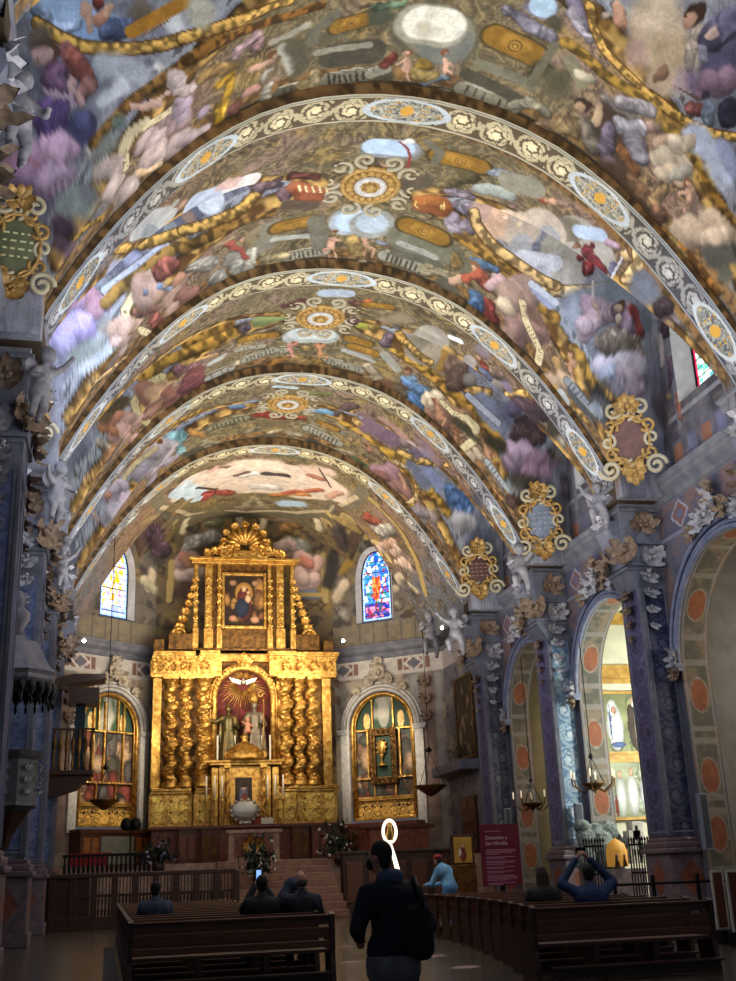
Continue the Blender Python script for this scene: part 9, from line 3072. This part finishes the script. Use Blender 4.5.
# iron gates, barrier, loudspeakers
def gate(px0, px1, Y, h, n_, label):
    a, b = atY(px0, 890, Y).x, atY(px1, 890, Y).x; r = empty('iron_gate', ((a+b)/2, Y, 0)); w_ = b-a; q = MB()
    for i in range(n_): x = -w_/2+w_*i/(n_-1); q.tube([(x, 0, 0), (x, 0, h)], .022, n=6); q.lathe([(.0, h+.16), (.045, h+.05), (.02, h)], (x, 0, 0), 6)
    q.build('bars', M_BLACK, r); q = MB()
    for z in (.15, h*.55, h-.12): q.box(-w_/2, w_/2, -.025, .025, z-.03, z+.03)
    q.build('rails', M_BLACK, r); tag(r, label, 'gate')
gate(588, 608, 35.6, 2.2, 8, 'black iron gate leaf left of the nativity scene'); gate(634, 664, 35.2, 2.2, 12, 'black iron gate leaf right of the nativity scene, by the nearest pier')
r = empty('crowd_barrier', (atY(660, 900, 21).x, 21.0, 0)); q = MB(); xs_ = [atY(v, 900, 21).x-r.location.x for v in (616, 655, 700, 760)]
for x in xs_: q.box(x-.03, x+.03, -.03, .03, 0, 1.25); q.box(x-.2, x+.2, -.2, .2, 0, .03)
q.build('posts', M_BLACK, r); q = MB(); q.tube([(xs_[0], 0, 1.1), (xs_[-1], 0, 1.1)], .03, n=6); q.build('belt', M_BLACK, r); tag(r, 'black post and belt barrier behind the right pews', 'barrier')
for i, (px, py0, py1, Y, lab) in enumerate(((708, 793, 850, 31.7, 'on the nearest right pier'), (581, 803, 842, 40.2, 'on the second right pier'), (509, 808, 832, 48.0, 'on the third right pier'))):
    a = atY(px, py1, Y); z1 = atY(px, py0, Y).z; r = empty('column_speaker', (a.x, Y, a.z)); q = MB(); q.box(-.14, .14, -.14, .1, 0, z1-a.z, .03); q.build('cabinet', mat('speaker_grey', (120, 126, 138), .5), r); q = MB(); q.box(-.1, .1, -.155, -.13, .06, z1-a.z-.06); q.build('grille', mat('grille_dark', (60, 66, 78), .7), r); tag(r, 'slim grey column loudspeaker %s' % lab, 'loudspeaker')
for i, (px, Y, lab) in enumerate(((719, 20.2, 'narrower'), (743, 19.4, 'wider'))):
    a = atY(px, 895, Y); r = empty('framed_notice', (a.x, Y, 0)); q = MB(); v = (.13, .3)[i]; q.box(-v, v, -.02, .02, .25, 1.3, .01); q.build('white_border', M_WHITE, r); q = MB(); q.box(.04-v, v-.04, -.03, -.02, .29, 1.26); q.build('amber_board', mat('amber_board', (96, 44, 20), .5), r); q = MB(); q.box(-v, v, -.2, .2, 0, .25, .02); q.build('foot', M_BLACK, r); tag(r, 'white-edged brown notice board leaning at the far right, %s one' % lab, 'notice board')
# red information panel
IY = 31.2; p = atY(503, 885, IY); r = empty('information_panel', (p.x, IY, 0), .06); z0, z1 = atY(503, 886, IY).z, atY(503, 824, IY).z; w_ = atY(523, 850, IY).x-atY(483, 850, IY).x
q = MB(); q.box(-w_/2, w_/2, -.02, .02, z0, z1, .008); q.build('board', mat('crimson_board', (104, 16, 40), .5), r)
q = MB(); q.box(-.06, .06, -.02, .06, 0, z0+.1); q.box(-.3, .3, -.25, .25, 0, .03); q.build('stand', M_BLACK, r)
def text(body, size, x, z, m, par):
    cu = bpy.data.curves.new('lettering', 'FONT'); cu.body = body; cu.size = size; cu.extrude = .002; o = bpy.data.objects.new('lettering', cu); COL.objects.link(o); dg = bpy.context.evaluated_depsgraph_get()
    me = bpy.data.meshes.new_from_object(o.evaluated_get(dg)); bpy.data.objects.remove(o); me.materials.append(m); n_ = bpy.data.objects.new('lettering', me); COL.objects.link(n_); n_.parent = par; n_.rotation_euler = (PI/2, 0, 0); n_.location = (x, -.026, z); return n_
LT = mat('pale_lettering', (216, 180, 196), .6)
text('Donación a', .145, -w_/2+.14, z1-.41, LT, r); text('San Nicolás', .145, -w_/2+.14, z1-.56, LT, r)
q = MB(); zz = z1-.7; rn = random.Random(2); q.box(-w_/2+.14, -w_/2+.6, -.025, -.02, z1-.2, z1-.18)
for para in (4, 2, 3, 2, 2, 4, 2):
    for l in range(para):
        q.box(-w_/2+.14, -w_/2+.14+(w_-.28)*(rn.uniform(.86, 1) if l < para-1 else rn.uniform(.4, .7)), -.024, -.02, zz, zz+.02); zz -= .04
    zz -= .034
q.build('text_lines', mat('pale_text', (176, 120, 142), .6), r)
tag(r, 'crimson information panel with pale lettering standing by the right pews', 'sign')
# icon, glowing monstrance, flowers, black lamp stand, choir lectern
IY = 33; p = atY(463, 862, IY); r = empty('icon_stand', (p.x, IY, 0)); z0, z1 = atY(463, 861, IY).z, atY(463, 838, IY).z; q = MB(); q.box(-.34, .34, -.2, .2, 0, z0-.1, .03); q.build('gilt_pedestal', M_GOLDD, r); q = MB(); q.box(-.36, .36, -.05, .05, z0-.1, z1+.1, .03); q.build('frame', M_OAK, r)
panel('icon', (0, -.06, z0-.05), (1, 0, 0), (0, 0, 1), .56, z1-z0+.08, figs(scene_fn(8, [(196, 150, 60)], (190, 146, 60), .5, .6, 4), [(0, .24, .1, .22, (120, 50, 40)), (0, .48, .06, .08, (190, 150, 120)), (-.1, .3, .05, .12, (220, 214, 200))]), step=.02, m=M_PICT, parent=r); tag(r, 'framed gold icon of a saint on a gilt pedestal by the right apse door', 'icon')
p = atY(390, 842, 32); r = empty('luminous_shrine', (p.x, 32, 0)); zc_ = atY(390, 832, 32).z; GL = mat('lamp_white', (255, 240, 214), .4, emit=1.6)
q = MB(); q.tube([(.19*math.cos(t), 0, zc_+.28*math.sin(t)*(1.15 if math.sin(t) > 0 else 1)) for t in np.linspace(0, 2*PI, 36)[:-1]], .045, n=8, closed=True); q.build('lit_mandorla', GL, r)
q = MB(); q.tube([(.0, 0, zc_-.3), (.08, 0, zc_-.6), (.18, 0, zc_-1.0), (.14, 0, zc_-1.5)], [.04, .06, .07, .04], n=8); q.build('lit_stem', GL, r)
q = MB(); q.lathe([(.1, -.22), (.12, -.1), (.07, .1), (.075, .2), (0, .28)], (0, 0, zc_), 10); q.build('figurine', M_GOLD, r); q = MB(); q.lathe([(.35, 0), (.3, .06), (.05, .2), (.04, zc_-1.5)], n=14); q.build('foot', M_GOLDD, r); tag(r, 'glowing white almond-shaped shrine on a stand behind the standing man', 'shrine')
def flowers(px, py, Y, h, w_, cols, label, n=150):
    p = atY(px, py, Y); r = empty('flower_arrangement', p); q = MB(); q.lathe([(.16, -.32), (.24, -.1), (.2, .0)], n=12); q.build('vase', M_OAK, r); lf = MB(); fl = MB(); rn = random.Random(int(px))
    for i in range(n):
        d = Vector((rn.gauss(0, 1)*w_*.5, rn.gauss(0, 1)*w_*.4, abs(rn.gauss(.5, .4))*h)); M = Matrix.Translation(d) @ Matrix.Rotation(rn.uniform(0, 6.3), 4, 'Z') @ Matrix.Rotation(rn.uniform(-.9, .9), 4, 'X'); leaf_mesh(lf, M, rn.uniform(.2, .36), .06, .5, 4)
        if i % 5 == 0: fl.ball(d*1.05, rn.uniform(.045, .075), 6)
    lf.build('foliage', mat('dark_foliage', (24, 34, 20), .7, c2=(48, 60, 34), nscale=8), r); fl.build('blossoms', cols, r); tag(r, label, 'flowers')
WHF = mat('white_blossom', (206, 200, 190), .7); flowers(258, 876, 45.5, .95, .6, WHF, 'tall dark flower arrangement with white blooms in front of the high altar', 190)
flowers(158, 863.5, 47.6, .6, .7, mat('lilac_blossom', (150, 140, 170), .7), 'low spread of pale lilac flowers on the kerb left of the steps'); flowers(339, 856, 48.6, 1.0, .6, WHF, 'leafy flower arrangement on the right side of the altar steps')
p = atY(131, 824, 53); r = empty('lectern_lamp', (p.x, 53, PZ0)); q = MB(); zz = p.z-PZ0; q.lathe([(.3, 0), (.28, .05), (.04, .1), (.04, zz-.2)], n=12); q.build('stand', M_BLACK, r); q = MB()
for s in (-1, 1): q.lathe([(.0, -.3), (.22, -.25), (.26, 0), (.2, .2), (0, .3)], (s*.2, 0, zz), 12)
q.build('shade', M_BLACK, r); tag(r, 'black twin-headed lamp stand left of the altarpiece', 'lamp')
for px, py, lab in ((343, 641, 'at the left end of the right apse cornice'), (84, 641, 'on the left apse cornice'), (442, 628, 'at the corner of the right apse cornice')):
    p = atY(px, py, 56.2 if px != 442 else 52.5); r = empty('spotlight', p); q = MB(); q.lathe([(.08, .2), (.14, .1), (.16, 0)], n=12, M=Matrix.Rotation(-PI/2, 4, 'X')); q.build('housing', M_BLACK, r); q = MB(); q.ball((0, -.05, 0), .10, 10); q.build('bulb', mat('spot_glow', (255, 250, 236), .4, emit=12), r); tag(r, 'small lit spotlight %s' % lab, 'spotlight')
p = atY(398, 850, 52); r = empty('credence_table', (p.x, 52, PZ0)); q = MB(); q.box(-1.7, 1.7, -.5, .5, 1.25, 1.42, .04); q.build('tabletop', M_OAK2, r)
q = MB(); q.box(-1.4, 1.4, -.4, .4, .01, 1.25, .03); q.build('carved_front', M_RED, r); tag(r, 'carved reddish wooden table in front of the right apse altarpiece', 'table')
q = MB(); q.box(.02, LX0-.1, 9, 30, .004, .02); o = q.build('floor_mat', CLOTH('dark_matting', (26, 24, 24))); tag(o, 'dark matting on the floor along the left end of the pews', 'mat'); o.location.x = 0
a, b = atY(342, 870, 47.3).x, atY(470, 870, 47.3).x; r = empty('choir_bench', ((a+b)/2, 47.3, 0)); w_ = b-a; q = MB(); q.box(-w_/2, w_/2, -.25, .3, 0, 2.3, .03); q.box(-w_/2-.05, w_/2+.05, -.32, .35, 2.3, 2.42, .03); q.build('bench_front', M_OAK, r)
for i in range(6): q = MB(); x = -w_/2+w_*(i+.5)/6; q.box(x-w_*.06, x+w_*.06, -.3, -.24, .4, 2.0, .03); q.build('raised_panel', M_OAK2, r)
tag(r, 'dark panelled choir bench front on the right of the altar steps', 'bench')
# ------------------------------------------------------------------ light
def area(name, loc, target, sx, sy, power, col, spread=180):
    l = bpy.data.lights.new(name, 'AREA'); l.shape = 'RECTANGLE'; l.size = sx; l.size_y = sy; l.energy = power; l.color = col; l.spread = math.radians(spread)
    o = bpy.data.objects.new(name, l); COL.objects.link(o); o.location = loc
    o.rotation_euler = (Vector(target)-Vector(loc)).to_track_quat('-Z', 'Y').to_euler(); return o
def spot(name, loc, target, power, col, ang=50, blend=.6, rad=.15):
    l = bpy.data.lights.new(name, 'SPOT'); l.energy = power; l.color = col; l.spot_size = math.radians(ang); l.spot_blend = blend; l.shadow_soft_size = rad
    o = bpy.data.objects.new(name, l); COL.objects.link(o); o.location = loc
    o.rotation_euler = (Vector(target)-Vector(loc)).to_track_quat('-Z', 'Y').to_euler(); return o
WARM = (1.0, .86, .66); COOL = (.72, .82, 1.0); NEUT = (1.0, .95, .86)
for k in range(-1, 4):  # large soft panels added in mid nave to light the vault evenly
    y = (YA[k]+YA[k+1])/2+.5 if k >= 0 else 18.9-8.4
    area('vault_uplight', (XC+5.2, y-1, 9.2), (XC+1.5, y+.5, 20), 6.0, 5.0, 630, NEUT)
    area('vault_uplight', (XC-5.2, y-1, 9.2), (XC-1.5, y+.5, 20), 6.0, 5.0, 630, (.93, .95, 1.0))
area('apse_light', (XC, 52, 11.0), (XC, 56.5, 20.5), 9, 4, 1500, WARM)
for sg in (1, -1):
    spot('altar_spot', (XC+sg*7.5, 47, 12.3), (XC-sg*.5, 59, 9.5), 4400, WARM, 42)
w = bpy.data.worlds.new('dim_air'); scene.world = w; w.use_nodes = True
w.node_tree.nodes['Background'].inputs['Color'].default_value = (.55, .65, .85, 1); w.node_tree.nodes['Background'].inputs['Strength'].default_value = .12
def point(name, loc, power, col, rad=.4):
    l = bpy.data.lights.new(name, 'POINT'); l.energy = power; l.color = col; l.shadow_soft_size = rad
    o = bpy.data.objects.new(name, l); COL.objects.link(o); o.location = loc
point('chapel_lamp', (XC+WALL+3.0, 36.2, 6.0), 1300, (.95, 1.0, .95)); point('chapel_lamp', (XC+WALL+3.4, 28, 7.5), 500, WARM); point('chapel_lamp', (XC+WALL+3.4, 45, 6.5), 350, WARM)
for px, py in ((338, 926), (346, 946), (386, 929), (434, 956), (466, 967), (352, 962)):
    spot('window_beam', (XC+9.6, 28.0, 17.0), atZ(px, py, 0), 70000, (1.0, .78, .82), 1.3, .5, .02)
for sg in (1, -1):
    c = awall(sg, .05, 5.0, 10.5); t = awall(sg, .05, 0, 7.4); spot('niche_spot', c, t, 1500, WARM, 60)
for y in (14, 24, 34):
    area('nave_pendant', (XC-1, y, 12.4), (XC+.5, y+2, 0), 4, 4, 150, (1, .9, .78))  # overhead fill panels added to brighten pews and floor, no fixture hangs here
area('window_glow', (XC-9, 27, 16.5), (XC+9, 34, 5), 3, 3, 480, COOL); area('window_glow', (XC+9, 26, 16.5), (XC-9, 30, 5), 3, 3, 480, COOL)
